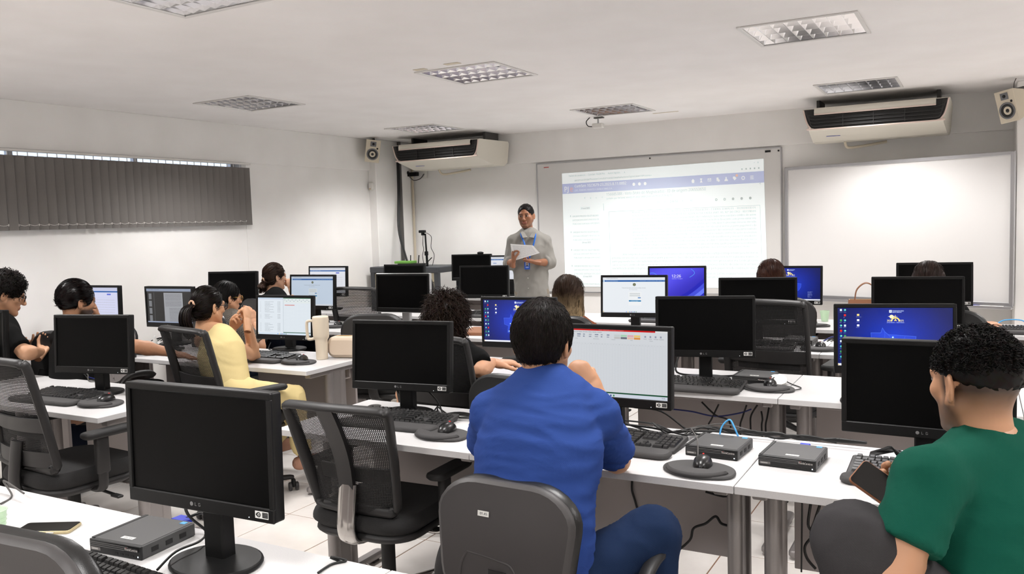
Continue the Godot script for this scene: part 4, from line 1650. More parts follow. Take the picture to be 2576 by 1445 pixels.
func mouse_set(label: String, where: Vector3, yaw: float, mouse_at := Vector3(0.0, 0, -0.03)) -> void:
	if not T.has("mouse_mat"):
		var o := PackedVector2Array()
		for i in 40:
			var a := TAU * i / 40
			var r := 0.1 + 0.012 * cos(2 * a) + 0.012 * exp(-pow(angle_difference(a, 0.35), 2) * 8.0)
			o.append(Vector2(cos(a) * r * 1.04, sin(a) * r))
		var s := MB.new()
		s.slab(o, 0.0, 0.011, 0.005)
		var g := MB.new()
		var pts := PackedVector2Array()
		for i in 17:
			var a := PI * 0.06 + PI * 0.88 * i / 16
			pts.append(Vector2(cos(a) * 0.106, sin(a) * 0.097))
		for i in range(16, -1, -1):
			var a := PI * 0.06 + PI * 0.88 * i / 16
			pts.append(Vector2(cos(a) * 0.092, 0.02 + sin(a) * 0.014))
		g.slab(pts, 0.006, 0.021, 0.009, 0.003)
		T.mouse_mat = [s.done(), g.done()]
		var m := MB.new()
		var rows := 8
		var cols := 22
		for j in rows + 1:
			var th := PI / 2 * j / rows
			for i in cols:
				var a := TAU * i / cols
				var r := pow(sin(th), 0.8)
				var q := Vector3(cos(a) * r * 0.0305 * (1.0 - 0.12 * sin(a) * r), 0.003 + cos(th) * 0.031, sin(a) * r * 0.055 + 0.004 * cos(th))
				m.vert(q, Vector3(cos(a) * sin(th) / 0.031, cos(th) / 0.034, sin(a) * sin(th) / 0.055))
		for i in cols:
			var a := TAU * i / cols
			m.vert(Vector3(cos(a) * 0.028, 0.0, sin(a) * 0.052), Vector3(cos(a), 0, sin(a)))
		for j in rows + 1:
			for i in cols:
				var a := j * cols + i
				var b := j * cols + (i + 1) % cols
				m.tri(a, b, b + cols)
				m.tri(a, b + cols, a + cols)
		T.mouse = m.done()
		var wheel := MB.new()
		wheel.X = tf(Vector3(0, 0.026, -0.033), Vector3(0, 0, PI / 2))
		wheel.lathe(PackedVector2Array([Vector2(0.0, -0.003), Vector2(0.009, -0.003), Vector2(0.009, 0.003), Vector2(0, 0.003)]), 12)
		T.wheel = wheel.done()
	var o2 := thing("mouse_pad", "round grey gel mouse pad " + label, "mouse pad", "gel mouse pads", where, deg_to_rad(yaw))
	part(o2, "mat", T.mouse_mat[0], M.rubber)
	part(o2, "gel_rest", T.mouse_mat[1], M.rubber)
	var m2 := thing("computer_mouse", "black computer mouse lying on gel pad " + label, "mouse", "computer mice", where + Vector3(0, 0.011, 0) + Basis(Vector3.UP, deg_to_rad(yaw)) * mouse_at, deg_to_rad(yaw + 14))
	part(m2, "shell", T.mouse, M.mouse)
	part(m2, "wheel", T.wheel, M.red, tf(Vector3(0, 0.008, -0.0), Vector3.ZERO, Vector3.ONE * 0.75), "red scroll wheel")


func mini_pc(label: String, where: Vector3, yaw: float) -> void:
	var o := thing("mini_computer", label, "mini computer", "small black desktop computers", where, deg_to_rad(yaw))
	if not T.has("pc"):
		var c := MB.new()
		c.box(Vector3(0, 0.0185, -0.004), Vector3(0.179, 0.0345, 0.174), 0.002)
		var lid := MB.new()
		lid.box(Vector3(0.004, 0.0362, -0.004), Vector3(0.163, 0.0015, 0.17), 0.0005)
		var rib := MB.new()
		rib.box(Vector3(-0.083, 0.0368, -0.004), Vector3(0.011, 0.0026, 0.174), 0.0008)
		var f := MB.new()
		f.box(Vector3(0, 0.0185, 0.086), Vector3(0.179, 0.0345, 0.006), 0.0015)
		var groove := MB.new()
		groove.box(Vector3(-0.02, 0, 0.0895), Vector3(0.135, 0.0022, 0.0022), 0.0006)
		var port := MB.new()
		port.box(Vector3(0, 0.009, 0.0892), Vector3(0.011, 0.0045, 0.0012))
		var vent := MB.new()
		vent.box(Vector3(0.09, 0.017, 0.0), Vector3(0.0012, 0.012, 0.022))
		var mk := MB.new()
		mk.card(Vector3(-0.068, 0.0125, 0.0897), Vector3(0.017, 0, 0), Vector3(0, 0.0042, 0))
		var md := MB.new()
		md.card(Vector3(0.058, 0.0245, 0.0912), Vector3(0.024, 0, 0), Vector3(0, 0.0055, 0))
		var st := MB.new()
		st.X = tf(Vector3(0.01, 0.0374, 0.055), Vector3(-PI / 2, 0, 0))
		st.card(Vector3.ZERO, Vector3(0.021, 0, 0), Vector3(0, 0.007, 0))
		var st2 := MB.new()
		st2.box(Vector3(0.066, 0.0375, -0.075), Vector3(0.018, 0.0006, 0.014))
		var led := MB.new()
		led.ball(Vector3(0.079, 0.0085, 0.0892), Vector3(0.0022, 0.0022, 0.001), 8)
		var feet := MB.new()
		for q in [[-1, -1], [1, -1], [1, 1], [-1, 1]]:
			feet.box(Vector3(q[0] * 0.07, 0.0008, q[1] * 0.07), Vector3(0.014, 0.0016, 0.014))
		T.pc = [c.done(), lid.done(), rib.done(), f.done(), groove.done(), [port.done(), vent.done()], mk.done(), md.done(), st.done(), st2.done(), led.done(), feet.done()]
	var k: Array = T.pc
	part(o, "case", k[0], M.pc_case)
	part(o, "lid", k[1], M.pc_case)
	part(o, "lid_rib", k[2], M.pc_front)
	var fr := part(o, "front_panel", k[3], M.pc_front)
	for i in 3:
		part(fr, "groove", k[4], M.pc_case, tf(Vector3(0, 0.02 + i * 0.0045, 0)))
	part(fr, "maker_print", k[6], M.print_maker)
	part(fr, "model_print", k[7], M.print_model)
	part(fr, "power_light", k[10], M.led_white)
	for i in 4:
		part(fr, "port", k[5][0], M.ink, tf(Vector3(0.005 + i * 0.018, 0, 0)))
	for i in 3:
		part(o, "side_vent", k[5][1], M.ink, tf(Vector3(0, 0, 0.045 - i * 0.046)))
	part(o, "inventory_tag", k[8], M.print_tag)
	part(o, "sticker", k[9], M.cable_cyan)
	part(o, "pad_foot", k[11], M.ink)


func net(s: MB, f: Callable, nu: int, nw: int, width: float, span: Vector2) -> void:
	# a woven net over the sheet f: thin ribbons both ways
	var du := width / span.x / 2
	var dw := width / span.y / 2
	var seg := 10
	for i in nu + 1:
		var u := float(i) / nu
		for k in seg:
			var a: Vector3 = f.call(u - du, float(k) / seg)
			var b: Vector3 = f.call(u + du, float(k) / seg)
			var c: Vector3 = f.call(u + du, float(k + 1) / seg)
			var d: Vector3 = f.call(u - du, float(k + 1) / seg)
			s.fan([a, b, c, d], (b - a).cross(d - a))
	for j in nw + 1:
		var w := float(j) / nw
		for k in seg:
			var a: Vector3 = f.call(float(k) / seg, w - dw)
			var b: Vector3 = f.call(float(k + 1) / seg, w - dw)
			var c: Vector3 = f.call(float(k + 1) / seg, w + dw)
			var d: Vector3 = f.call(float(k) / seg, w + dw)
			s.fan([a, b, c, d], (b - a).cross(d - a))


func star_base(o: Node3D, m: Material, reach := 0.31) -> void:
	var key := "star_%d" % roundi(reach * 100)
	if not T.has(key):
		var arm := MB.new()
		arm.tube(PackedVector3Array([Vector3(0, 0.105, 0.02), Vector3(0, 0.1, 0.1), Vector3(0, 0.085, reach - 0.02), Vector3(0, 0.08, reach)]), PackedFloat32Array([0.032, 0.03, 0.02, 0.017]), 8, true, 0.75)
		var hub := MB.new()
		hub.lathe(PackedVector2Array([Vector2(0.0, 0.07), Vector2(0.05, 0.07), Vector2(0.052, 0.1), Vector2(0.042, 0.13), Vector2(0.03, 0.135), Vector2(0.028, 0.2), Vector2(0.028, 0.4), Vector2(0.0, 0.4)]), 18)
		var fork := MB.new()
		fork.box(Vector3(0, 0.055, 0), Vector3(0.024, 0.035, 0.03), 0.006)
		fork.ball(Vector3(0, 0.045, 0), Vector3(0.012, 0.027, 0.029), 12)
		var wheel := MB.new()
		wheel.X = tf(Vector3(0, 0.026, 0), Vector3(0, 0, PI / 2))
		wheel.lathe(PackedVector2Array([Vector2(0.0, -0.01), Vector2(0.021, -0.01), Vector2(0.026, -0.006), Vector2(0.026, 0.006), Vector2(0.021, 0.01), Vector2(0, 0.01)]), 16)
		T[key] = [arm.done(), hub.done(), fork.done(), wheel.done()]
	var k: Array = T[key]
	var b := part(o, "star_base", k[1], M.matte_black)
	for i in 5:
		var a := TAU * i / 5 + 0.35
		var x := tf(Vector3.ZERO, Vector3(0, a, 0))
		part(b, "spoke", k[0], m, x)
		var c := part(o, "caster", k[2], M.matte_black, x * tf(Vector3(0, 0, reach), Vector3(0, 0.7 * i, 0)))
		for sg in [-1.0, 1.0]:
			part(c, "wheel", k[3], M.chair_grey, tf(Vector3(sg * 0.019, 0, 0)))


func seat_part(o: Node3D, m: Material) -> void:
	if not T.has("seat"):
		var s := MB.new()
		s.slab(rrect(0.49, 0.47, 0.13, 6), 0.445, 0.52, 0.03, 0.008)
		var u := MB.new()
		u.slab(rrect(0.47, 0.45, 0.13, 6), 0.415, 0.447, 0.014)
		u.box(Vector3(0, 0.4, 0.0), Vector3(0.14, 0.04, 0.24), 0.008)
		var lever := MB.new()
		lever.tube(smooth([Vector3(0.06, 0.4, -0.02), Vector3(0.2, 0.395, -0.02), Vector3(0.28, 0.385, -0.03)]), 0.007, 6)
		lever.box(Vector3(0.3, 0.382, -0.03), Vector3(0.06, 0.012, 0.03), 0.004)
		T.seat = [s.done(), u.done(), lever.done()]
	part(o, "seat", T.seat[0], m)
	part(o, "seat_shell", T.seat[1], M.chair_plastic)
	part(o, "lever", T.seat[2], M.matte_black)


func chair_mesh(label: String, where: Vector3, yaw: float, group := "mesh backed office chairs", style := "frame", arms := true) -> Node3D:
	var o := thing("office_chair", label, "chair", group, where, deg_to_rad(yaw))
	var key := "mesh_chair_" + style
	var spine := style == "spine"
	var y0 := 0.545
	var y1 := 1.0 if spine else 1.03
	var wide0 := 0.4 if spine else 0.44
	var wide1 := 0.46 if spine else 0.45
	var f := func(u: float, w: float) -> Vector3:
		var half := lerpf(wide0, wide1, w) / 2
		if spine:
			half *= 1.0 - 0.12 * pow(1.0 - w, 4.0)
		var x := (u - 0.5) * 2.0
		return Vector3(x * half, lerpf(y0, y1, w), 0.2 + 0.11 * w + 0.035 * sin(PI * w) * -1.0 + 0.02 - 0.035 * x * x)
	if not T.has(key):
		var rim := []
		var r := 0.1
		for q in [[r, 0.0], [1 - r, 0.0], [1 - r * 0.3, r * 0.22], [1.0, r], [1.0, 1 - r], [1 - r * 0.3, 1 - r * 0.22], [1 - r, 1.0], [0.5, 1.012], [r, 1.0], [r * 0.3, 1 - r * 0.22], [0.0, 1 - r], [0.0, r], [r * 0.3, r * 0.22], [r, 0.0], [0.5, 0.0]]:
			rim.append(f.call(q[0], q[1]))
		var frame := MB.new()
		frame.tube(smooth(rim, 4), 0.024, 8, false, 0.6, Vector3.BACK)
		var mesh := MB.new()
		net(mesh, f, 60, 64, 0.0038, Vector2(0.43, 0.46))
		var bars := MB.new()
		if spine:
			bars.sheet(func(u, w): return f.call(0.42 + 0.16 * u, w * 1.0) + Vector3(0, 0, 0.014), 3, 10, 0.022)
		else:
			bars.sheet(func(u, w): return f.call(u, 0.02 + 0.14 * w) + Vector3(0, 0, 0.008), 10, 4, 0.012)
			bars.sheet(func(u, w): return f.call(u, 0.34 + 0.13 * w) + Vector3(0, 0, 0.012), 10, 4, 0.008)
		var lumbar := MB.new()
		lumbar.sheet(func(u, w): return f.call(0.12 + 0.76 * u, 0.26 + 0.14 * w) + Vector3(0, 0, -0.025), 10, 3, 0.014)
		var stem := MB.new()
		stem.X = Transform3D()
		var path := smooth([Vector3(0, 0.66, 0.232), Vector3(0, 0.58, 0.245), Vector3(0, 0.47, 0.255), Vector3(0, 0.415, 0.22), Vector3(0, 0.4, 0.1)], 5)
		stem.tube(path, 0.042, 10, true, 0.42, Vector3.BACK)
		var post := MB.new()
		post.tube(smooth([Vector3(0.16, 0.425, 0.02), Vector3(0.25, 0.42, 0.02), Vector3(0.285, 0.44, 0.02), Vector3(0.29, 0.5, 0.02), Vector3(0.29, 0.56, 0.02)], 4), 0.024, 8, true, 0.55, Vector3.RIGHT)
		var sleeve := MB.new()
		sleeve.X = tf(Vector3(0.29, 0.0, 0.02))
		sleeve.slab(rrect(0.032, 0.062, 0.012, 4), 0.5, 0.665, 0.006)
		var pad := MB.new()
		pad.X = tf(Vector3(0.29, 0.0, -0.02))
		pad.slab(rrect(0.085, 0.25, 0.036, 5), 0.664, 0.692, 0.01, 0.004)
		T[key] = [frame.done(), mesh.done(), bars.done(), lumbar.done(), stem.done(), post.done(), sleeve.done(), pad.done()]
	var k: Array = T[key]
	var shiny: Material = M.chrome if spine else M.chair_plastic
	star_base(o, shiny, 0.33 if spine else 0.31)
	seat_part(o, M.chair_fabric)
	var fr := part(o, "back_frame", k[0], M.chair_plastic)
	part(fr, "cross_bar", k[2], M.chair_plastic)
	part(o, "mesh_panel", k[1], M.chair_mesh)
	part(o, "lumbar_support", k[3], M.chair_plastic)
	part(o, "back_stem", k[4], shiny)
	if arms:
		for sg in [1.0, -1.0]:
			var flip := Transform3D(Basis.from_scale(Vector3(sg, 1, 1)), Vector3.ZERO)
			var a := part(o, "armrest", k[6], M.chair_plastic, flip)
			part(a, "arm_pad", k[7], M.matte_black)
			part(a, "arm_post", k[5], shiny)
	return o


func chair_padded(label: String, where: Vector3, yaw: float, arms := true, group := "padded operator chairs", shell: Material = null) -> Node3D:
	var o := thing("operator_chair", label, "chair", group, where, deg_to_rad(yaw))
	if not T.has("padded"):
		var back := MB.new()
		back.X = tf(Vector3(0, 0.775, 0.235), Vector3(PI / 2 - 0.12, 0, 0))
		var shape := PackedVector2Array()
		for p in rrect(0.43, 0.42, 0.13, 7):
			shape.append(Vector2(p.x * (1.0 - 0.22 * clampf(p.y / 0.42 + 0.1, -0.2, 0.6)), p.y))
		back.slab(shape, -0.045, 0.012, 0.026, 0.006)
		var cover := MB.new()
		cover.X = tf(Vector3(0, 0.775, 0.235), Vector3(PI / 2 - 0.12, 0, 0))
		var inset := PackedVector2Array()
		for p in shape:
			inset.append(p * 0.985)
		cover.slab(inset, 0.0, 0.03, 0.014, 0.012)
		var fold := MB.new()
		fold.X = tf(Vector3(0, 0.775, 0.235), Vector3(PI / 2 - 0.12, 0, 0))
		fold.tube(smooth([Vector3(-0.1, 0.038, 0.02), Vector3(0.0, 0.04, 0.03), Vector3(0.05, 0.04, 0.05), Vector3(0.08, 0.037, 0.16)], 5), 0.004, 6)
		fold.tube(smooth([Vector3(-0.1, 0.038, 0.02), Vector3(-0.12, 0.038, 0.07), Vector3(-0.12, 0.036, 0.16)], 5), 0.004, 6)
		var stem := MB.new()
		stem.tube(smooth([Vector3(0, 0.72, 0.28), Vector3(0, 0.6, 0.29), Vector3(0, 0.46, 0.27), Vector3(0, 0.415, 0.2), Vector3(0, 0.405, 0.05)], 5), 0.034, 8, true, 0.3, Vector3.BACK)
		var arm := MB.new()
		arm.tube(smooth([Vector3(0.24, 0.43, 0.1), Vector3(0.31, 0.45, 0.12), Vector3(0.325, 0.56, 0.1), Vector3(0.32, 0.65, 0.06), Vector3(0.315, 0.685, -0.02), Vector3(0.31, 0.68, -0.14), Vector3(0.305, 0.655, -0.19)], 5), PackedFloat32Array(range(31).map(func(i): return lerpf(0.02, 0.028, clampf(i / 18.0, 0, 1)))), 9, true, 0.6, Vector3.RIGHT)
		arm.tube(smooth([Vector3(0.22, 0.43, -0.08), Vector3(0.29, 0.445, -0.07), Vector3(0.32, 0.52, 0.0), Vector3(0.322, 0.63, 0.06)], 5), 0.018, 8, true, 0.7, Vector3.RIGHT)
		var tagq := MB.new()
		tagq.X = tf(Vector3(0, 0.775, 0.235), Vector3(-0.12, 0, 0))
		tagq.card(Vector3(-0.05, 0.105, 0.0435), Vector3(0.018, 0, 0), Vector3(0, 0.0085, 0))
		T.padded = [back.done(), cover.done(), fold.done(), stem.done(), arm.done(), tagq.done()]
	var k: Array = T.padded
	star_base(o, M.chair_plastic, 0.3)
	seat_part(o, M.chair_fabric)
	part(o, "backrest", k[0], M.vinyl)
	var c := part(o, "back_cover", k[1], shell if shell else M.chair_grey)
	part(c, "moulded_ridge", k[2], shell if shell else M.chair_grey)
	part(c, "inventory_tag", k[5], M.print_tag)
	part(o, "back_stem", k[3], M.chair_plastic)
	if arms:
		for sg in [1.0, -1.0]:
			part(o, "armrest", k[4], M.chair_plastic, Transform3D(Basis.from_scale(Vector3(sg, 1, 1)), Vector3.ZERO))
	return o


func cable(label: String, pts: Array, r := 0.0032, m: Material = null, group := "cables on the desks", called := "cable") -> void:
	var s := MB.new()
	s.tube(smooth(pts, 6), r, 6)
	single(called, s, m if m else M.cable, label, "cable", group)


# ---------------------------------------------------------------- bodies: rounded bones blended on a grid, meshed as surface nets
class Field:
	var lo := Vector3.ZERO
	var h := 0.01
	var nx := 0
	var ny := 0
	var nz := 0
	var f := PackedFloat32Array()

	func _init(a: Vector3, b: Vector3, cell: float) -> void:
		h = cell
		lo = a - Vector3.ONE * cell * 2.5
		var s := (b - a) / cell
		nx = int(s.x) + 6
		ny = int(s.y) + 6
		nz = int(s.z) + 6
		f.resize(nx * ny * nz)
		f.fill(0.5)

	func span(a: Vector3, b: Vector3, m: float) -> Array:
		var p := (a.min(b) - Vector3.ONE * m - lo) / h
		var q := (a.max(b) + Vector3.ONE * m - lo) / h
		return [clampi(int(p.x), 0, nx - 1), clampi(int(p.y), 0, ny - 1), clampi(int(p.z), 0, nz - 1), clampi(int(q.x) + 1, 0, nx - 1), clampi(int(q.y) + 1, 0, ny - 1), clampi(int(q.z) + 1, 0, nz - 1)]

	# a tapered bone; with side set its section is an ellipse, wide along side; flat ends are cut square
	func bone(a: Vector3, b: Vector3, ra: float, rb: float, k := 0.03, side := Vector3.ZERO, ratio := 1.0, flat_a := false, flat_b := false) -> void:
		var e := span(a, b, maxf(ra, rb) + k + h * 2.5)
		var ba := b - a
		var l2 := maxf(ba.length_squared(), 1e-9)
		var axis := ba.normalized()
		var oval := side != Vector3.ZERO
		var front := axis.cross(side).normalized()
		var stretch := 1.0 / ratio - 1.0
		var shrink := sqrt(ratio)
		for z in range(e[2], e[5] + 1):
			for y in range(e[1], e[4] + 1):
				var at := (z * ny + y) * nx
				for x in range(e[0], e[3] + 1):
					var p := lo + Vector3(x, y, z) * h - a
					var t := clampf(p.dot(ba) / l2, 0.0, 1.0)
					var q := p - ba * t
					var d := 0.0
					if oval:
						q += front * (q.dot(front) * stretch)
						d = (q.length() - lerpf(ra, rb, t)) * shrink
					else:
						d = q.length() - lerpf(ra, rb, t)
					if flat_a:
						d = maxf(d, -p.dot(axis))
					if flat_b:
						d = maxf(d, (p - ba).dot(axis))
					var o := f[at + x]
					var m := maxf(k - absf(d - o), 0.0)
					f[at + x] = minf(d, o) - m * m / (4.0 * k)

	func egg(c: Vector3, r: Vector3, k := 0.02, sub := false, turn := Basis()) -> void:
		var big := maxf(r.x, maxf(r.y, r.z))
		var e := span(c, c, big + k + h * 2.5)
		var small := minf(r.x, minf(r.y, r.z))
		var inv := turn.inverse()
		for z in range(e[2], e[5] + 1):
			for y in range(e[1], e[4] + 1):
				var at := (z * ny + y) * nx
				for x in range(e[0], e[3] + 1):
					var p := inv * (lo + Vector3(x, y, z) * h - c)
					var q := p / r
					var l := q.length()
					var g := (q / r).length()
					var d := l * (l - 1.0) / g if g > 1e-6 else -small
					var o := f[at + x]
					if sub:
						d = -d
						var m := maxf(k - absf(d - o), 0.0)
						f[at + x] = maxf(d, o) + m * m / (4.0 * k)
					else:
						var m := maxf(k - absf(d - o), 0.0)
						f[at + x] = minf(d, o) - m * m / (4.0 * k)

	# keep only what lies behind the plane through c with normal n
	func slice(c: Vector3, n: Vector3, k := 0.004) -> void:
		for z in nz:
			for y in ny:
				var at := (z * ny + y) * nx
				for x in nx:
					var d := (lo + Vector3(x, y, z) * h - c).dot(n)
					var o := f[at + x]
					if d > o - k:
						var m := maxf(k - absf(d - o), 0.0)
						f[at + x] = maxf(d, o) + m * m / (4.0 * k)

	# vertices, normals, indices
	func skin() -> Array:
		var v := PackedVector3Array()
		var ix := PackedInt32Array()
		var id := PackedInt32Array()
		id.resize(f.size())
		id.fill(-1)
		var sy := nx
		var sz := nx * ny
		var off := [0, 1, sy, sy + 1, sz, sz + 1, sz + sy, sz + sy + 1]
		var cells := PackedInt32Array()
		var far := h * 2.2
		for z in nz - 1:
			for y in ny - 1:
				var at := z * sz + y * sy
				for x in nx - 1:
					var i := at + x
					var v0 := f[i]
					if v0 > far or v0 < -far:
						continue
					var a := v0 < 0.0
					if (f[i + 1] < 0.0) == a and (f[i + sy] < 0.0) == a and (f[i + sz] < 0.0) == a and (f[i + sy + 1] < 0.0) == a and (f[i + sz + 1] < 0.0) == a and (f[i + sz + sy] < 0.0) == a and (f[i + sz + sy + 1] < 0.0) == a:
						continue
					var s := Vector3.ZERO
					var n := 0
					for e in [[0, 1], [2, 3], [4, 5], [6, 7], [0, 2], [1, 3], [4, 6], [5, 7], [0, 4], [1, 5], [2, 6], [3, 7]]:
						var d0 := f[i + off[e[0]]]
						var d1 := f[i + off[e[1]]]
						if (d0 < 0.0) != (d1 < 0.0):
							var t := d0 / (d0 - d1)
							var p0 := Vector3(e[0] & 1, (e[0] >> 1) & 1, e[0] >> 2)
							var p1 := Vector3(e[1] & 1, (e[1] >> 1) & 1, e[1] >> 2)
							s += p0.lerp(p1, t)
							n += 1
					id[i] = v.size()
					cells.append(i)
					v.append(lo + (Vector3(x, y, z) + s / n) * h)
		for i in cells:
			var a := f[i] < 0.0
			var q := [[1, sy, sz], [sy, sz, 1], [sz, 1, sy]]
			for e in q:
				var b := f[i + e[0]] < 0.0
				if a == b:
					continue
				var i1: int = i - e[1]
				var i2: int = i - e[2]
				var i3: int = i - e[1] - e[2]
				if i3 < 0 or id[i1] < 0 or id[i2] < 0 or id[i3] < 0:
					continue
				var c0 := id[i]
				var c1 := id[i1]
				var c2 := id[i3]
				var c3 := id[i2]
				if a:
					ix.append_array([c0, c2, c1, c0, c3, c2])
				else:
					ix.append_array([c0, c1, c2, c0, c2, c3])
		var n := PackedVector3Array()
		n.resize(v.size())
		for t in range(0, ix.size(), 3):
			var g := (v[ix[t + 2]] - v[ix[t]]).cross(v[ix[t + 1]] - v[ix[t]])
			n[ix[t]] += g
			n[ix[t + 1]] += g
			n[ix[t + 2]] += g
		for i in n.size():
			n[i] = n[i].normalized()
		return [v, n, ix]


func pour(s: MB, skin: Array, x := Transform3D(), tint = null) -> void:
	var base := s.v.size()
	var v: PackedVector3Array = skin[0]
	var n: PackedVector3Array = skin[1]
	var ix: PackedInt32Array = skin[2]
	var flip := x.basis.determinant() < 0.0
	for i in v.size():
		if tint != null:
			s.col = tint.call(v[i])
		s.v.append(x * v[i])
		s.n.append((x.basis * n[i]).normalized())
		s.uv.append(Vector2.ZERO)
		s.c.append(s.col)
	for t in range(0, ix.size(), 3):
		s.ix.append(base + ix[t])
		s.ix.append(base + ix[t + (2 if flip else 1)])
		s.ix.append(base + ix[t + (1 if flip else 2)])


# head in its own axes: face towards +z, middle of the skull at the origin
func head_skin() -> Array:
	if not T.has("head"):
		var F := Field.new(Vector3(-0.1, -0.19, -0.125), Vector3(0.1, 0.125, 0.13), 0.0042)
		F.egg(Vector3(0, 0.025, -0.014), Vector3(0.074, 0.09, 0.096), 0.02)
		F.egg(Vector3(0, -0.03, 0.03), Vector3(0.06, 0.082, 0.058), 0.03)
		for sg in [-1.0, 1.0]:
			F.bone(Vector3(sg * 0.054, -0.045, 0.0), Vector3(sg * 0.018, -0.1, 0.066), 0.02, 0.017, 0.025)
			F.egg(Vector3(sg * 0.044, -0.018, 0.058), Vector3(0.02, 0.018, 0.018), 0.02)
			F.egg(Vector3(sg * 0.03, 0.004, 0.098), Vector3(0.017, 0.011, 0.014), 0.014, true)
			F.egg(Vector3(sg * 0.03, 0.003, 0.081), Vector3(0.0125, 0.011, 0.0115), 0.004)
			F.egg(Vector3(sg * 0.011, -0.034, 0.099), Vector3(0.008, 0.007, 0.01), 0.008)
		F.bone(Vector3(-0.038, 0.022, 0.077), Vector3(0.038, 0.022, 0.077), 0.011, 0.011, 0.014)
		F.bone(Vector3(0, 0.012, 0.086), Vector3(0, -0.03, 0.108), 0.007, 0.0105, 0.012)
		F.bone(Vector3(-0.017, -0.06, 0.084), Vector3(0.017, -0.06, 0.084), 0.008, 0.008, 0.008)
		F.bone(Vector3(-0.014, -0.07, 0.084), Vector3(0.014, -0.07, 0.084), 0.007, 0.007, 0.006)
		F.egg(Vector3(0, -0.065, 0.098), Vector3(0.022, 0.0016, 0.008), 0.004, true)
		F.egg(Vector3(0, -0.1, 0.072), Vector3(0.02, 0.016, 0.016), 0.014)
		F.bone(Vector3(0, -0.05, -0.02), Vector3(0, -0.18, -0.035), 0.052, 0.056, 0.03)
		for sg in [-1.0, 1.0]:
			F.egg(Vector3(sg * 0.079, -0.008, -0.016), Vector3(0.0075, 0.032, 0.019), 0.006, false, Basis(Vector3.UP, sg * -0.45))
			F.egg(Vector3(sg * 0.087, -0.004, -0.014), Vector3(0.005, 0.017, 0.009), 0.004, true, Basis(Vector3.UP, sg * -0.45))
		T.head = F.skin()
	return T.head


# right hand: wrist at the origin, fingers along +y, palm towards +z, thumb on -x
func hand_skin(pose: String) -> Array:
	var key := "hand_" + pose
	if not T.has(key):
		var F := Field.new(Vector3(-0.11, -0.05, -0.06), Vector3(0.075, 0.21, 0.11), 0.0036)
		F.bone(Vector3(-0.001, -0.045, 0), Vector3(0, 0.01, 0), 0.0285, 0.026, 0.02, Vector3.RIGHT, 0.75)
		F.bone(Vector3(0, 0.005, 0), Vector3(0.0, 0.082, 0), 0.03, 0.041, 0.02, Vector3.RIGHT, 0.36)
		F.egg(Vector3(-0.025, 0.035, 0.012), Vector3(0.018, 0.03, 0.014), 0.015)
		var curl: Array = {"fist": [1.15, 1.5, 0.9], "hold": [0.75, 0.85, 0.5], "relaxed": [0.28, 0.4, 0.3], "pinch": [0.85, 0.9, 0.4], "flat": [0.08, 0.14, 0.1]}[pose]
		var fingers := [[-0.0295, 0.088, 0.071, 0.0092], [-0.01, 0.093, 0.08, 0.0096], [0.0095, 0.09, 0.073, 0.0092], [0.0275, 0.081, 0.057, 0.0082]]
		for i in 4:
			var q: Array = fingers[i]
			var p := Vector3(q[0], q[1], 0)
			var ang := 0.0
			var fan_out := (i - 1.5) * 0.055
			var r: float = q[3]
			F.bone(Vector3(q[0] * 0.8, 0.05, -0.002), p, 0.011, r + 0.001, 0.012)
			for k in 3:
				ang += curl[k] * (1.0 + 0.08 * (i - 1))
				var l: float = q[2] * [0.46, 0.3, 0.24][k]
				var e := p + Vector3(sin(fan_out) * cos(ang), cos(ang), sin(ang)) * l
				F.bone(p, e, r - k * 0.0006, r - 0.0007 - k * 0.0006, 0.0035)
				p = e
		var th: Array = {"fist": [Vector3(-0.045, 0.062, 0.02), Vector3(-0.03, 0.085, 0.042), Vector3(-0.01, 0.095, 0.05)], "hold": [Vector3(-0.05, 0.058, 0.024), Vector3(-0.05, 0.085, 0.048), Vector3(-0.038, 0.105, 0.06)], "relaxed": [Vector3(-0.055, 0.06, 0.012), Vector3(-0.066, 0.088, 0.02), Vector3(-0.066, 0.11, 0.026)], "pinch": [Vector3(-0.048, 0.06, 0.03), Vector3(-0.042, 0.09, 0.052), Vector3(-0.03, 0.112, 0.062)], "flat": [Vector3(-0.056, 0.055, 0.008), Vector3(-0.072, 0.082, 0.012), Vector3(-0.08, 0.104, 0.014)]}[pose]
		F.bone(Vector3(-0.02, 0.02, 0.006), th[0], 0.017, 0.0125, 0.012)
		F.bone(th[0], th[1], 0.0118, 0.0105, 0.004)
		F.bone(th[1], th[2], 0.0105, 0.0085, 0.003)
		T[key] = F.skin()
	return T[key]


func aim(from: Vector3, along: Vector3, palm: Vector3, left: bool, size := 1.0) -> Transform3D:
	var y := along.normalized()
	var z := (palm - y * palm.dot(y)).normalized()
	var x := y.cross(z)
	return Transform3D(Basis(-x if left else x, y, z) * Basis.from_scale(Vector3.ONE * size), from)


func skin_mat(called: String) -> StandardMaterial3D:
	if not M.has(called):
		var m := mat(called, Color(1, 1, 1), 0.5)
		m.vertex_color_use_as_albedo = true
		relief(m, T.fine, 0.02, 14.0)
	return M[called]


func cloth(called: String, c: Color, weave_scale := 60.0, depth := 0.03) -> StandardMaterial3D:
	if not M.has(called):
		var m := mat(called, c, 0.9)
		m.metallic_specular = 0.25
		relief(m, T.weave, depth, weave_scale)
	return M[called]


func hair_mat(called: String, rough := 0.45) -> StandardMaterial3D:
	if not M.has(called):
		var m := mat(called, Color(1, 1, 1), rough)
		m.vertex_color_use_as_albedo = true
		m.metallic_specular = 0.28
	return M[called]


func frame_of(face: Vector3, tilt := 0.0) -> Basis:
	var z := face.normalized()
	var x := Vector3.UP.cross(z).normalized()
	var y := z.cross(x)
	return Basis(x, y, z) * Basis(Vector3(0, 0, 1), tilt)


const JOINTS := ["neck", "pelvis", "sl", "sr", "el", "er", "wl", "wr", "hl", "hr", "kl", "kr", "al", "ar"]


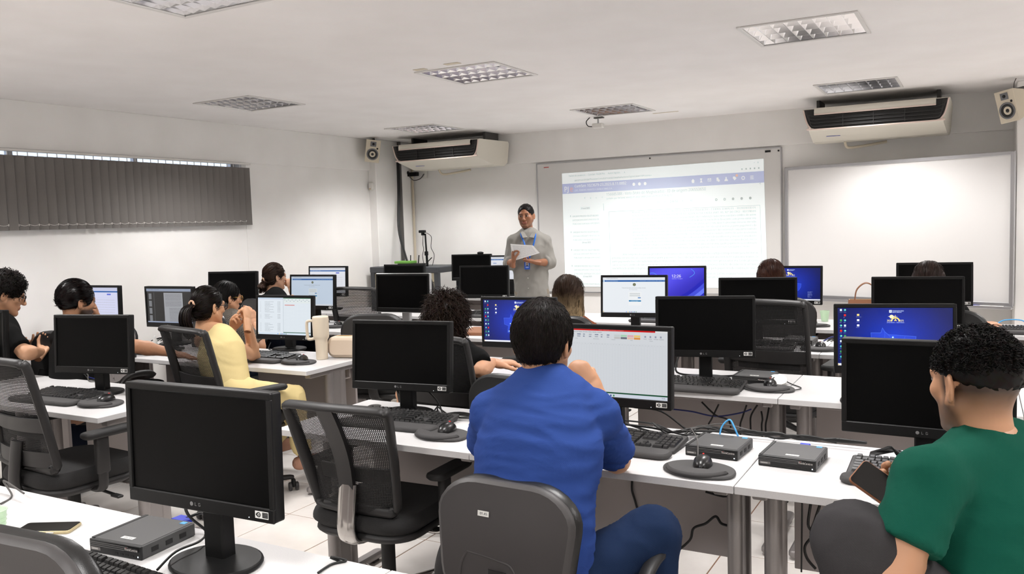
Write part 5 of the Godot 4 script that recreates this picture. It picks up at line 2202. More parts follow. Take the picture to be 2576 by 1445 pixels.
# P: joints. neck (base of the neck), pelvis, side (towards the person's right hand), sl/sr, el/er, wl/wr, kl/kr, al/ar, head, face
func person(label: String, P: Dictionary, L: Dictionary) -> Node3D:
	var o := thing("person", label, "person", L.get("group", "people at the desks"))
	var cell: float = L.get("cell", 0.015)
	var g: float = L.get("girth", 1.0)
	var side: Vector3 = P.side
	var N: Vector3 = P.neck
	var B: Vector3 = P.pelvis
	if not P.has("sr"):
		P.sr = N + side * 0.165 * L.get("broad", 1.0) + Vector3(0, -0.055, 0)
	if not P.has("sl"):
		P.sl = N - side * 0.165 * L.get("broad", 1.0) + Vector3(0, -0.055, 0)
	var auto := not P.has("kr")
	if auto:
		var ahead := Vector3.UP.cross(side).normalized()
		for q in [["r", 1.0], ["l", -1.0]]:
			P["k" + q[0]] = Vector3(B.x, 0.52, B.z) + side * 0.1 * q[1] + ahead * 0.4
			P["a" + q[0]] = Vector3(P["k" + q[0]].x, 0.09, P["k" + q[0]].z) + ahead * 0.04
		L.legs = L.get("legs", cloth("dark_denim", Color(0.1, 0.12, 0.17), 50.0))
		P.toe = ahead
	var legs := true
	if legs:
		P.hr = B + side * 0.078
		P.hl = B - side * 0.078
	var lo := N
	var hi := N
	for k in P:
		if P[k] is Vector3 and k in JOINTS and (legs or not k in ["kr", "kl", "ar", "al"]):
			lo = lo.min(P[k])
			hi = hi.max(P[k])
	lo -= Vector3.ONE * 0.2
	hi += Vector3.ONE * 0.2
	var hb := frame_of(P.face, P.get("tilt", 0.0)) * Basis.from_scale(Vector3.ONE * L.get("head", 1.0))
	var H: Vector3 = P.head
	var hx := Transform3D(hb, H)
	# the body, one continuous surface
	var F := Field.new(lo, hi, cell)
	var jaw := hx * Vector3(0, -0.125, -0.03)
	F.bone(jaw, N, 0.05, 0.056 * g, 0.03)
	torso(F, P, g, 0.0)
	for q in ["r", "l"]:
		F.bone(N.lerp(P["s" + q], 0.15), P["s" + q], 0.042 * g, 0.046 * g, 0.04)
		F.bone(P["s" + q], P["e" + q], 0.047 * g, 0.038 * g, 0.03)
		var fw: Vector3 = (P["w" + q] as Vector3).lerp(P["e" + q], 0.05)
		F.bone(P["e" + q], (P["e" + q] as Vector3).lerp(fw, 0.3), 0.038 * g, 0.041 * g, 0.02)
		F.bone((P["e" + q] as Vector3).lerp(fw, 0.3), fw, 0.041 * g, 0.027, 0.02)
		if legs:
			F.bone(P["h" + q], P["k" + q], 0.078 * g, 0.055 * g, 0.04)
			F.bone(P["k" + q], P["a" + q], 0.053 * g, 0.034 * g, 0.03)
	var s := MB.new()
	s.tinted = true
	var tone: Color = L.skin
	s.col = tone
	pour(s, F.skin())
	var beard: float = L.get("beard", 0.0)
	var dark: Color = L.hair_color
	var fade: float = L.get("fade", 0.0)
	pour(s, head_skin(), hx, func(p: Vector3) -> Color:
		var c := tone
		if absf(p.y + 0.065) < 0.012 and absf(p.x) < 0.024 and p.z > 0.083:
			c = tone.lerp(Color(0.42, 0.13, 0.11), 0.5)
		if p.y > 0.016 and p.y < 0.026 and absf(p.x) > 0.012 and absf(p.x) < 0.046 and p.z > 0.068:
			c = tone.lerp(dark, 0.85)
		if absf(absf(p.x) - 0.03) < 0.0145 and absf(p.y - 0.003) < 0.006 and p.z > 0.078:
			c = dark if absf(absf(p.x) - 0.03) < 0.006 or p.y > 0.0065 else Color(0.3, 0.27, 0.25)
		if beard > 0.0 and p.y < -0.03 and p.z > -0.025 and p.y > -0.118:
			var q := clampf((-0.03 - p.y) / 0.02, 0, 1) * clampf((p.z + 0.025) / 0.02, 0, 1)
			if p.z > 0.07 and p.y > -0.075 and p.y < -0.053 and absf(p.x) < 0.022:
				q *= 0.1
			if p.z > 0.055 and absf(p.x) < 0.052 - (p.y + 0.1) * 0.6 and p.y > -0.052 and (p.y > -0.045 or absf(p.x) > 0.03):
				q *= 0.15
			c = c.lerp(dark, q * beard)
		if fade > 0.0 and p.z < 0.03 and absf(p.x) < 0.0805 and p.y > -0.085:
			var q := clampf((p.y + 0.085) / 0.075, 0, 1) * clampf((0.03 - p.z) / 0.02, 0, 1)
			if absf(p.x) > 0.07 and absf(p.z + 0.014) < 0.022 and absf(p.y + 0.008) < 0.036:
				q *= 0.1
			c = c.lerp(dark, q * fade)
		return c)
	s.col = tone
	for q in ["r", "l"]:
		var pose: String = L.get("hand_" + q, "relaxed")
		if pose != "none":
			var w: Vector3 = P["w" + q]
			var along: Vector3 = P.get("along_" + q, w - P["e" + q])
			pour(s, hand_skin(pose), aim(w, along, P.get("palm_" + q, Vector3.DOWN), q == "l", L.get("hand", 1.0)))
	part(o, "body", s, skin_mat("skin"))
	# clothes
	var top: Dictionary = L.top
	F = Field.new(lo, hi, cell)
	torso(F, P, g, top.get("ease", 0.011), top.get("hem", 1.0), top.get("hem_flat", true))
	for q in ["r", "l"]:
		var e: float = top.get("ease", 0.011)
		if top.get("sleeve", 0.6) <= 0.0:
			F.bone(N.lerp(P["s" + q], 0.35), N.lerp(P["s" + q], 0.6), 0.043 * g + e, 0.04 * g + e, 0.02)
			continue
		F.bone(N.lerp(P["s" + q], 0.25), P["s" + q], 0.042 * g + e, 0.046 * g + e, 0.04)
		var long: float = top.sleeve
		if long < 1.0:
			F.bone(P["s" + q], (P["s" + q] as Vector3).lerp(P["e" + q], long), 0.046 * g + e, 0.043 * g + e * 1.7, 0.03, Vector3.ZERO, 1.0, false, true)
		else:
			F.bone(P["s" + q], P["e" + q], 0.05 * g + e, 0.042 * g + e, 0.03)
			F.bone(P["e" + q], (P["e" + q] as Vector3).lerp(P["w" + q], long - 1.0), 0.043 * g + e, 0.038 + e, 0.02, Vector3.ZERO, 1.0, false, true)
	var collar: Vector3 = (N - jaw).normalized()
	F.bone(N.lerp(jaw, top.get("collar", 0.12)), N - Vector3(0, 0.06, 0), 0.062 * g + 0.004, 0.08 * g, 0.03, Vector3.ZERO, 1.0, true, false)
	var wrap := F.skin()
	if top.has("folds"):
		crumple(wrap, top.folds, top.get("fold_axis", Vector3(1.5, 14, 1.5)))
	s = MB.new()
	pour(s, wrap)
	part(o, top.get("name", "shirt"), s, top.mat, Transform3D(), top.get("label", ""))
	if legs and L.has("legs"):
		F = Field.new(lo, hi.min(Vector3(100, B.y + 0.4, 100)), maxf(cell, 0.02) if auto else cell)
		var e := 0.012
		F.bone(B + (N - B).normalized() * 0.08, B, 0.15 * g, 0.16 * g, 0.05, side, 0.75, true, false)
		for q in ["r", "l"]:
			F.bone(P["h" + q], P["k" + q], 0.078 * g + e, 0.06 * g + e, 0.05)
			F.bone(P["k" + q], (P["k" + q] as Vector3).lerp(P["a" + q], L.get("leg_cut", 0.95)), 0.058 * g + e, 0.05 * g + e, 0.03, Vector3.ZERO, 1.0, false, true)
		wrap = F.skin()
		crumple(wrap, 0.006, Vector3(6, 9, 6))
		s = MB.new()
		pour(s, wrap)
		part(o, "trousers", s, L.legs)
		for q in ["r", "l"]:
			var a: Vector3 = P["a" + q]
			var toe: Vector3 = P.get("toe", (P.face as Vector3) * Vector3(1, 0, 1)).normalized()
			F = Field.new(a - Vector3.ONE * 0.26, a + Vector3.ONE * 0.26, 0.014)
			F.bone(a + Vector3(0, -0.03, 0) - toe * 0.03, a + Vector3(0, -0.045, 0) + toe * 0.15, 0.042, 0.036, 0.02)
			s = MB.new()
			pour(s, F.skin())
			part(o, "shoe", s, L.get("shoes", M.matte_black))
	if L.has("chair"):
		chair_padded(L.chair, Vector3(B.x, 0, B.z - 0.03), rad_to_deg(atan2(-side.z, side.x)), false, "padded operator chairs", M.chair_plastic)
	return o


func torso(F: Field, P: Dictionary, g: float, e: float, hem := 1.0, cut := false) -> void:
	var N: Vector3 = P.neck
	var B: Vector3 = P.pelvis
	var side: Vector3 = P.side
	var bend: Vector3 = P.get("bend", Vector3.ZERO)
	var chest := N.lerp(B, 0.32) + bend * 0.6
	var waist := N.lerp(B, 0.66) + bend
	F.bone(N.lerp(B, 0.13) + bend * 0.2, chest, P.get("slope", 0.12) * g + e, 0.158 * g + e, 0.05, side, 0.68)
	F.bone(chest, waist, 0.158 * g + e, 0.146 * g + e, 0.05, side, 0.7)
	F.bone(waist, B.lerp(waist, 1.0 - hem) if hem <= 1.0 else B + (B - waist) * (hem - 1.0), 0.146 * g + e, 0.162 * g + e, 0.05, side, 0.74, false, cut)


func crumple(wrap: Array, amount: float, freq: Vector3) -> void:
	var f := FastNoiseLite.new()
	f.seed = 3
	f.frequency = 1.0
	f.noise_type = FastNoiseLite.TYPE_SIMPLEX_SMOOTH
	f.fractal_octaves = 2
	var v: PackedVector3Array = wrap[0]
	var n: PackedVector3Array = wrap[1]
	var ix: PackedInt32Array = wrap[2]
	for i in v.size():
		var p := v[i] * freq
		p.y += 0.9 * sin(v[i].x * 7.0) + 0.5 * sin(v[i].z * 6.0)
		var q := f.get_noise_3dv(p)
		v[i] += n[i] * amount * (1.0 - 2.2 * absf(q))
	n.fill(Vector3.ZERO)
	for t in range(0, ix.size(), 3):
		var g := (v[ix[t + 2]] - v[ix[t]]).cross(v[ix[t + 1]] - v[ix[t]])
		n[ix[t]] += g
		n[ix[t + 1]] += g
		n[ix[t + 2]] += g
	for i in n.size():
		n[i] = n[i].normalized()
	wrap[0] = v
	wrap[1] = n


# hair: a cap over the skull, roughened, with locks laid over it
func hair(o: Node3D, P: Dictionary, L: Dictionary, kind: String) -> void:
	var hb := frame_of(P.face, P.get("tilt", 0.0)) * Basis.from_scale(Vector3.ONE * L.get("head", 1.0))
	var hx := Transform3D(hb, P.head)
	var F := Field.new(Vector3(-0.16, -0.06 - L.get("fall", 0.14), -0.2), Vector3(0.16, 0.16, 0.13), 0.0055)
	var up: float = L.get("hair_up", 0.014)
	F.egg(Vector3(0, 0.03, -0.016), Vector3(0.077 + up * 0.55, 0.09 + up, 0.097 + up * 0.6), 0.02)
	if kind in ["long", "bob", "curly_long"]:
		var fall: float = L.get("fall", 0.16)
		F.bone(Vector3(0, 0.0, -0.05), Vector3(0, -fall, -0.09), 0.085, L.get("fall_wide", 0.08), 0.05, Vector3.RIGHT, 0.62)
		for sg in [-1.0, 1.0]:
			F.bone(Vector3(sg * 0.07, 0.02, -0.01), Vector3(sg * 0.075, -0.15, -0.03), 0.03, 0.034, 0.03)
	elif kind == "tied":
		F.egg(Vector3(0, -0.02, -0.05), Vector3(0.072, 0.07, 0.06), 0.03)
	# leave the face free
	F.egg(Vector3(0, -0.045, 0.105), Vector3(0.07, L.get("brow", 0.122), 0.085), 0.01, true)
	if kind in ["short", "curly", "slick"]:
		for sg in [-1.0, 1.0]:
			F.egg(Vector3(sg * 0.088, -0.05, 0.0), Vector3(0.04, 0.07, 0.035), 0.008, true)
		F.slice(Vector3(0, L.get("nape", -0.062), -0.09), Vector3(0, -1, 0.25).normalized(), 0.012)
	elif kind == "tied":
		for sg in [-1.0, 1.0]:
			F.egg(Vector3(sg * 0.09, -0.05, 0.0), Vector3(0.036, 0.06, 0.034), 0.008, true)
		F.slice(Vector3(0, -0.075, -0.09), Vector3(0, -1, 0.2).normalized(), 0.012)
	var wrap := F.skin()
	var noise := FastNoiseLite.new()
	noise.seed = 5
	noise.frequency = 1.0
	var v: PackedVector3Array = wrap[0]
	var n: PackedVector3Array = wrap[1]
	var rough: float = L.get("hair_rough", 0.004)
	var fq: Vector3 = L.get("hair_freq", Vector3(60, 22, 60))
	for i in v.size():
		v[i] += n[i] * rough * noise.get_noise_3dv(v[i] * fq)
	wrap[0] = v
	var dark: Color = L.hair_color
	var tips: Color = L.get("hair_tips", dark)
	var shade := func(p: Vector3) -> Color:
		var q := 0.75 + 0.5 * noise.get_noise_3dv(p * Vector3(150, 30, 150))
		return dark.lerp(tips, clampf((0.02 - p.y) / 0.16, 0, 1)) * q
	var s := MB.new()
	s.tinted = true
	pour(s, wrap, hx, shade)
	# locks
	var count: int = L.get("locks", 500)
	var long: float = L.get("lock", 0.022)
	var fat: float = L.get("lock_r", 0.0014)
	var curl: float = L.get("lock_curl", 0.0)
	rng.seed = 100 + count
	s.X = hx
	for k in count:
		var i := rng.randi_range(0, v.size() - 1)
		var p := v[i]
		if p.y < L.get("lock_low", -0.2):
			continue
		var down: Vector3 = L.get("flow", Vector3(0, -0.6, -0.5))
		if kind == "slick":
			down = Vector3(0, -0.25, -1)
		var t := (down - n[i] * down.dot(n[i])).normalized()
		t = (t + Vector3(rng.randf_range(-1, 1), rng.randf_range(-1, 1), rng.randf_range(-1, 1)) * L.get("lock_mess", 0.35)).normalized()
		var c: Color = shade.call(p)
		s.col = c * rng.randf_range(0.7, 1.5)
		var pts := PackedVector3Array()
		var rr := PackedFloat32Array()
		var seg := 7 if curl > 0.0 else 4
		var a := t.cross(n[i]).normalized()
		var ph := rng.randf() * TAU
		var ln := long * rng.randf_range(0.6, 1.25)
		for j in seg:
			var w := float(j) / (seg - 1)
			var q: Vector3 = p - n[i] * 0.002 + t * ln * w + n[i] * L.get("lock_lift", 0.006) * sin(w * 2.4)
			var hub := Vector3(0, 0.03, -0.016)
			if p.y > -0.02 and kind != "curly_long":
				q = hub + (q - hub).normalized() * ((p - hub).length() + 0.0012 + L.get("lock_lift", 0.006) * 0.5 * sin(w * 2.4))
			if curl > 0.0:
				q += (a * cos(ph + w * 9.0) + n[i] * (0.6 + sin(ph + w * 9.0))) * curl
			elif kind in ["long", "bob"] and p.y <= -0.02:
				q = p + t.lerp(Vector3(0, -1, 0), clampf(w * 1.6, 0, 1)) * ln * w + n[i] * 0.001 + a * 0.004 * sin(ph + w * 5.0)
			pts.append(q)
			rr.append(fat * (1.0 - 0.75 * w * w))
		s.tube(pts, rr, 4, false)
	s.X = Transform3D()
	part(o, "hair", s, hair_mat("hair_%d" % roundi(100 * L.get("hair_gloss", 0.5)), L.get("hair_gloss", 0.5)))


func glasses(o: Node3D, P: Dictionary, L: Dictionary, m: Material) -> void:
	var hx := Transform3D(frame_of(P.face, P.get("tilt", 0.0)) * Basis.from_scale(Vector3.ONE * L.get("head", 1.0)), P.head)
	var s := MB.new()
	s.X = hx
	for sg in [-1.0, 1.0]:
		var ring := PackedVector3Array()
		for i in 21:
			var a := TAU * i / 20
			ring.append(Vector3(sg * 0.033 + cos(a) * 0.026, 0.0 + sin(a) * 0.019, 0.104 - absf(sg * 0.033 + cos(a) * 0.026) * 0.12))
		s.tube(ring, 0.002, 6, false)
		s.tube(PackedVector3Array([Vector3(sg * 0.06, 0.006, 0.097), Vector3(sg * 0.076, 0.008, 0.05), Vector3(sg * 0.08, 0.006, -0.015)]), 0.002, 6)
	s.tube(PackedVector3Array([Vector3(-0.008, 0.005, 0.103), Vector3(0, 0.008, 0.107), Vector3(0.008, 0.005, 0.103)]), 0.002, 6)
	var gl := part(o, "glasses", s, m)
	s = MB.new()
	s.X = hx
	for sg in [-1.0, 1.0]:
		var pts := []
		for i in 16:
			var a := TAU * i / 16
			pts.append(Vector3(sg * 0.033 + cos(a) * 0.025, sin(a) * 0.018, 0.104 - absf(sg * 0.033 + cos(a) * 0.025) * 0.12))
		s.fan(pts, Vector3.BACK)
	part(gl, "lens", s, M.spectacle_glass)


func lin(r: float, g: float, b: float) -> Color:
	return Color(r / 255.0, g / 255.0, b / 255.0).srgb_to_linear()


func make_people() -> void:
	people_near()
	people_far()
	teacher()


func people_near() -> void:
	# the man in the blue shirt
	var head := at(1368, 866, 2.5)
	var neck := at(1372, 968, 2.46)
	var P := {"head": head, "face": Vector3(-0.05, -0.12, -1), "neck": neck, "side": Vector3(1, 0, 0.02).normalized(), "pelvis": Vector3(-1.08, 0.52, -2.02), "bend": Vector3(0, 0, 0.04)}
	P.er = at_y(1552, 1158, DESK + 0.042)
	P.sr = neck + Vector3(0.135, -0.09, -0.05)
	P.sl = neck + Vector3(-0.175, -0.1, 0.01)
	P.wr = at(1497, 992, 2.6)
	P.along_r = Vector3(-0.42, 0.6, 0.1)
	P.palm_r = Vector3(-0.75, 0.0, -0.5)
	P.el = Vector3(-1.42, 0.8, -2.35)
	P.wl = Vector3(-1.25, 0.775, -2.58)
	P.kr = at(1640, 1345, 2.42)
	P.ar = P.kr + Vector3(0.02, -0.42, 0.1)
	P.kl = P.kr + Vector3(-0.34, 0.0, -0.02)
	P.al = P.ar + Vector3(-0.34, 0, 0)
	var L := {"skin": lin(186, 138, 104), "hair_color": lin(28, 22, 19), "hair_up": 0.018, "locks": 6500, "lock": 0.016, "lock_r": 0.0007, "lock_lift": 0.003, "lock_mess": 0.3, "flow": Vector3(0, -1, -0.15), "nape": -0.075, "cell": 0.0105, "girth": 1.05, "broad": 1.15, "hand_r": "fist", "hand_l": "flat", "fade": 0.35,
		"top": {"name": "t_shirt", "mat": cloth("blue_cotton", Color(0.18, 0.28, 0.54)), "collar": 0.22, "sleeve": 0.78, "ease": 0.014, "folds": 0.006, "fold_axis": Vector3(3, 19, 3), "hem": 1.05}, "legs": cloth("denim", Color(0.1, 0.16, 0.27), 50.0)}
	var o := person("man in a royal blue T-shirt resting chin on fist", P, L)
	hair(o, P, L, "short")
	# the man in the green shirt
	head = at(2452, 962, 1.87)
	neck = at(2508, 1138, 1.86)
	var side := Vector3(0.72, 0, -0.69)
	P = {"head": head, "face": Vector3(-0.66, -0.1, -0.74), "neck": neck, "slope": 0.1, "side": side.normalized(), "pelvis": at(2560, 1660, 1.78)}
	P.sl = at(2338, 1208, 1.74)
	P.sr = neck + side * 0.2 + Vector3(0, -0.06, 0)
	P.el = at(2238, 1475, 1.68)
	P.wl = at(2300, 1300, 1.93)
	P.along_l = Vector3(-0.55, 0.35, -0.5)
	P.palm_l = Vector3(-0.2, 1, 0.2)
	P.er = P.sr + Vector3(0.02, -0.28, -0.06)
	P.wr = P.er + Vector3(-0.2, 0.02, -0.15)
	P.kl = at(2150, 1368, 1.74)
	P.al = at(2240, 1700, 1.78)
	P.kr = at(2130, 1560, 1.9)
	P.ar = at(2150, 1900, 1.95)
	L = {"skin": lin(184, 137, 104), "hair_color": lin(20, 17, 16), "hair_up": 0.004, "locks": 3200, "lock": 0.014, "lock_r": 0.001, "lock_curl": 0.0034, "lock_mess": 0.9, "nape": -0.01, "lock_low": 0.035, "brow": 0.118, "hair_rough": 0.007, "hair_freq": Vector3(70, 70, 70), "cell": 0.0105, "girth": 1.12, "hand_l": "hold", "hand_r": "relaxed", "fade": 0.93, "beard": 0.6,
		"top": {"name": "t_shirt", "mat": cloth("green_cotton", Color(0.06, 0.3, 0.24)), "sleeve": 0.62, "ease": 0.014, "folds": 0.004, "fold_axis": Vector3(5, 10, 5), "collar": 0.1}, "legs": cloth("charcoal_denim", Color(0.22, 0.215, 0.22), 50.0)}
	o = person("man in a dark green T-shirt looking aside, phone in hand", P, L)
	hair(o, P, L, "curly")
	var s := MB.new()
	var ring := []
	for i in 25:
		var a := TAU * i / 24
		ring.append(neck + Vector3(cos(a) * 0.075, 0.02 + 0.012 * sin(a), sin(a) * 0.07))
	s.tube(smooth(ring, 2), 0.006, 6, false, 0.4)
	part(o, "lanyard", s, mat("lanyard_navy", Color(0.08, 0.2, 0.5), 0.6))
	# his phone
	var ph := at(2228, 1238, 1.93)
	phone("black phone with tan edge held by the man in green", Transform3D(Basis.looking_at(at(2280, 1275, 1.9) - at(2180, 1205, 1.95), Vector3(0.1, 0.8, 0.6)), ph), M.leather_tan)


func people_far() -> void:
	var fwd := Vector3(0, -0.06, -1)
	# woman in the yellow vest
	var P := {"head": at(524, 772, 4.85), "face": Vector3(0.06, -0.05, -1), "neck": at(546, 838, 4.8), "slope": 0.085, "side": Vector3(1, 0, 0.1).normalized(), "pelvis": at(575, 985, 4.7)}
	P.sr = at(584, 868, 4.8)
	P.er = at_y(640, 897, DESK + 0.035)
	P.wr = at(622, 815, 4.92)
	P.along_r = Vector3(-0.25, 0.6, -0.25)
	P.palm_r = Vector3(-1, 0, 0.2)
	P.el = at(560, 880, 5.1)
	P.wl = at(585, 828, 5.05)
	P.along_l = Vector3(0.35, 0.6, 0.1)
	P.palm_l = Vector3(1, 0, 0)
	P.kr = at(738, 1000, 4.8)
	P.ar = at(762, 1150, 4.95)
	P.kl = at(690, 1010, 4.95)
	P.al = at(700, 1110, 5.2)
	var L := {"skin": lin(205, 156, 120), "hair_color": lin(26, 20, 18), "hair_up": 0.008, "locks": 700, "lock": 0.05, "lock_r": 0.0016, "lock_mess": 0.12, "flow": Vector3(0, -0.2, -1), "hair_rough": 0.002, "head": 0.95, "girth": 0.86, "broad": 0.85, "cell": 0.0125, "hand_r": "pinch", "hand_l": "hold", "hand": 0.9, "hair_gloss": 0.3, "leg_cut": 0.88,
		"top": {"name": "vest", "mat": cloth("pale_yellow", Color(0.88, 0.8, 0.58)), "sleeve": 0.0, "ease": 0.009, "folds": 0.003, "hem": 1.1}, "legs": cloth("pale_yellow", Color(0.88, 0.8, 0.58)), "shoes": cloth("clog", Color(0.66, 0.5, 0.42), 20.0)}
	var o := person("woman in pale yellow vest and trousers with ponytail and glasses", P, L)
	hair(o, P, L, "tied")
	glasses(o, P, L, M.black_plastic)
	ponytail(o, P, L, Vector3(0, 0.02, -0.115), [Vector3(0, 0.015, -0.115), Vector3(0, 0.0, -0.15), Vector3(0.0, -0.07, -0.165), Vector3(0.0, -0.15, -0.14), Vector3(0.0, -0.19, -0.12)], 0.03, true)
	# woman in the checked blouse
	P = {"head": at(572, 750, 6.1), "face": Vector3(0.3, -0.08, -1), "neck": at(580, 805, 6.05), "side": Vector3(1, 0, 0.25).normalized(), "pelvis": at(600, 930, 6.0)}
	P.er = at(655, 872, 5.95)
	P.wr = at(640, 815, 6.05)
	P.along_r = Vector3(-0.3, 0.6, 0)
	P.el = P.er + Vector3(-0.4, 0, 0.1)
	P.wl = P.wr + Vector3(-0.1, 0, 0)
	L = {"skin": lin(205, 152, 118), "hair_color": lin(24, 20, 19), "hair_up": 0.012, "locks": 500, "lock": 0.07, "lock_r": 0.002, "lock_mess": 0.2, "flow": Vector3(0, -0.8, -0.4), "head": 0.95, "girth": 0.95, "hand_r": "relaxed", "hand_l": "none", "chair": "black operator chair under the woman in the checked blouse",
		"top": {"name": "blouse", "mat": checked(), "sleeve": 0.85, "ease": 0.012}}
	o = person("woman in a black and beige checked blouse wearing glasses", P, L)
	hair(o, P, L, "tied")
	glasses(o, P, L, M.brass)
	ponytail(o, P, L, Vector3(0, -0.03, -0.1), [Vector3(0.02, -0.02, -0.09), Vector3(0.045, -0.09, -0.07), Vector3(0.06, -0.16, -0.02), Vector3(0.065, -0.21, 0.01)], 0.035, false)
	# bearded man with slicked hair
	P = {"head": at(194, 760, 5.0), "face": Vector3(0.16, -0.1, -1), "neck": at(196, 832, 4.95), "side": Vector3(1, 0, 0.0), "pelvis": at(190, 1000, 4.85)}
	P.sr = P.neck + Vector3(0.19, -0.07, -0.03)
	P.er = at(345, 872, 5.0)
	P.wr = at(432, 888, 5.15)
	P.el = at(200, 875, 5.25)
	P.wl = at(246, 800, 5.2)
	P.along_l = Vector3(0.0, 0.7, 0.25)
	P.palm_l = Vector3(-0.3, 0, 1)
	L = {"skin": lin(178, 130, 98), "hair_color": lin(18, 15, 15), "hair_up": 0.02, "locks": 900, "lock": 0.05, "lock_r": 0.0017, "lock_mess": 0.05, "lock_lift": 0.001, "lock_low": -0.03, "hair_rough": 0.003, "hair_freq": Vector3(90, 20, 20), "beard": 0.9, "fade": 0.4, "nape": -0.052, "hair_gloss": 0.25, "hand_l": "fist", "hand_r": "flat", "cell": 0.0125,
		"top": {"name": "t_shirt", "mat": cloth("black_cotton", Color(0.06, 0.06, 0.06)), "sleeve": 0.7}}
	o = person("bearded man with slicked-back black hair, hand at mouth", P, L)
	hair(o, P, L, "slick")
	# curly-haired man with a phone
	P = {"head": at(16, 742, 5.05), "face": Vector3(0.42, -0.32, -0.85), "neck": at(2, 818, 5.0), "side": Vector3(0.95, 0, 0.3).normalized(), "pelvis": at(-10, 990, 4.9)}
	P.er = at(62, 888, 4.85)
	P.wr = at(108, 888, 5.0)
	P.along_r = Vector3(-0.2, 0.35, -0.5)
	P.palm_r = Vector3(-0.3, 1, 0)
	P.el = at(30, 900, 5.2)
	P.wl = at(80, 868, 5.2)
	P.along_l = Vector3(0.5, 0.15, 0.1)
	P.palm_l = Vector3(0, 1, 0)
	L = {"skin": lin(208, 158, 124), "hair_color": lin(26, 20, 18), "hair_up": 0.03, "locks": 900, "lock": 0.024, "lock_r": 0.0016, "lock_curl": 0.0055, "lock_mess": 1.2, "hair_rough": 0.012, "hair_freq": Vector3(50, 50, 50), "nape": -0.04, "fade": 0.4, "chair": "black operator chair under the curly-haired man with glasses", "hand_r": "hold", "hand_l": "relaxed", "cell": 0.0125,
		"top": {"name": "t_shirt", "mat": cloth("black_cotton", Color(0.06, 0.06, 0.06)), "sleeve": 0.75}}
	o = person("curly-haired man in black with glasses looking down at phone", P, L)
	hair(o, P, L, "curly")
	glasses(o, P, L, M.black_plastic)
	phone("white phone held by the curly-haired man with glasses", tf(at(98, 872, 5.12), Vector3(0.5, -0.6, 0)), M.white_plastic)
	# woman with hair tied at the neck
	P = {"head": at(692, 697, 7.25), "face": Vector3(0.35, -0.05, -1), "neck": at(690, 743, 7.2), "side": Vector3(0.95, 0, 0.3).normalized(), "pelvis": at(700, 850, 7.1)}
	P.er = at(760, 800, 7.1)
	P.wr = at(735, 735, 7.3)
	P.along_r = Vector3(-0.2, 0.7, 0)
	P.el = at(660, 810, 7.3)
	P.wl = at(700, 815, 7.5)
	L = {"skin": lin(214, 166, 136), "hair_color": lin(48, 32, 24), "hair_up": 0.012, "locks": 500, "lock": 0.05, "lock_r": 0.0022, "lock_mess": 0.15, "flow": Vector3(0, -0.3, -1), "head": 0.94, "girth": 0.9, "hand_r": "fist", "hand_l": "none", "chair": "black operator chair under the woman with low-tied brown hair",
		"top": {"name": "top", "mat": cloth("black_cotton", Color(0.06, 0.06, 0.06)), "sleeve": 0.4}}
	o = person("woman in black with brown hair tied low", P, L)
	hair(o, P, L, "tied")
	ponytail(o, P, L, Vector3(0, -0.03, -0.115), [Vector3(0, -0.03, -0.1), Vector3(0.0, -0.07, -0.12), Vector3(0.0, -0.11, -0.12), Vector3(0.01, -0.15, -0.12)], 0.032, true, 0.012)
	# woman with dark curls
	P = {"head": at(1128, 806, 4.2), "face": Vector3(0.05, -0.1, -1), "neck": at(1130, 876, 4.17), "side": Vector3(1, 0, 0), "pelvis": at(1130, 1040, 4.1)}
	P.er = at(1212, 930, 4.05)
	P.wr = at(1240, 912, 4.2)
	P.along_r = Vector3(0.5, -0.05, -0.4)
	P.el = at(1018, 985, 4.15)
	P.wl = at(1010, 1010, 4.3)
	L = {"skin": lin(212, 160, 126), "hair_color": lin(42, 30, 25), "hair_up": 0.03, "locks": 3000, "lock": 0.055, "lock_r": 0.0019, "lock_curl": 0.006, "lock_mess": 0.6, "flow": Vector3(0, -1, -0.1), "hair_rough": 0.016, "hair_freq": Vector3(40, 30, 40), "head": 0.98, "girth": 0.92, "hand_r": "relaxed", "hand_l": "none", "hair_gloss": 0.35,
		"top": {"name": "top", "mat": cloth("black_cotton", Color(0.06, 0.06, 0.06)), "sleeve": 0.5}}
	o = person("woman with thick dark curly hair before a blue screen", P, L)
	hair(o, P, L, "curly_long")
	# woman with long blonde streaks
	P = {"head": at(1432, 742, 5.3), "face": Vector3(-0.05, -0.05, -1), "neck": at(1438, 812, 5.28), "slope": 0.09, "side": Vector3(1, 0, 0), "pelvis": at(1450, 930, 5.2)}
	P.er = at(1492, 900, 5.2)
	P.wr = at(1500, 850, 5.5)
	P.el = at(1385, 880, 5.3)
	P.wl = at(1400, 850, 5.6)
	L = {"skin": lin(214, 166, 136), "hair_color": lin(62, 46, 36), "hair_tips": lin(176, 152, 116), "hair_up": 0.014, "locks": 2200, "lock": 0.15, "lock_r": 0.0013, "lock_mess": 0.1, "fall": 0.27, "fall_wide": 0.12, "hair_rough": 0.007, "hair_freq": Vector3(90, 8, 90), "head": 0.97, "girth": 0.85, "broad": 0.82, "hand_r": "none", "hand_l": "none", "chair": "black operator chair under the woman with blonde streaks",
		"top": {"name": "blouse", "mat": cloth("rust_print", Color(0.52, 0.3, 0.2)), "sleeve": 1.5}}
	o = person("woman with long streaked blonde hair before a login page", P, L)
	hair(o, P, L, "long")
	# woman with smooth brown hair
	P = {"head": at(1938, 697, 5.9), "face": Vector3(-0.55, -0.12, -1), "neck": at(1945, 752, 5.9), "side": Vector3(0.9, 0, -0.4).normalized(), "pelvis": at(1950, 870, 5.85)}
	P.er = at(2010, 830, 5.8)
	P.wr = at(1990, 820, 6.0)
	P.el = at(1890, 830, 5.9)
	P.wl = at(1910, 820, 6.1)
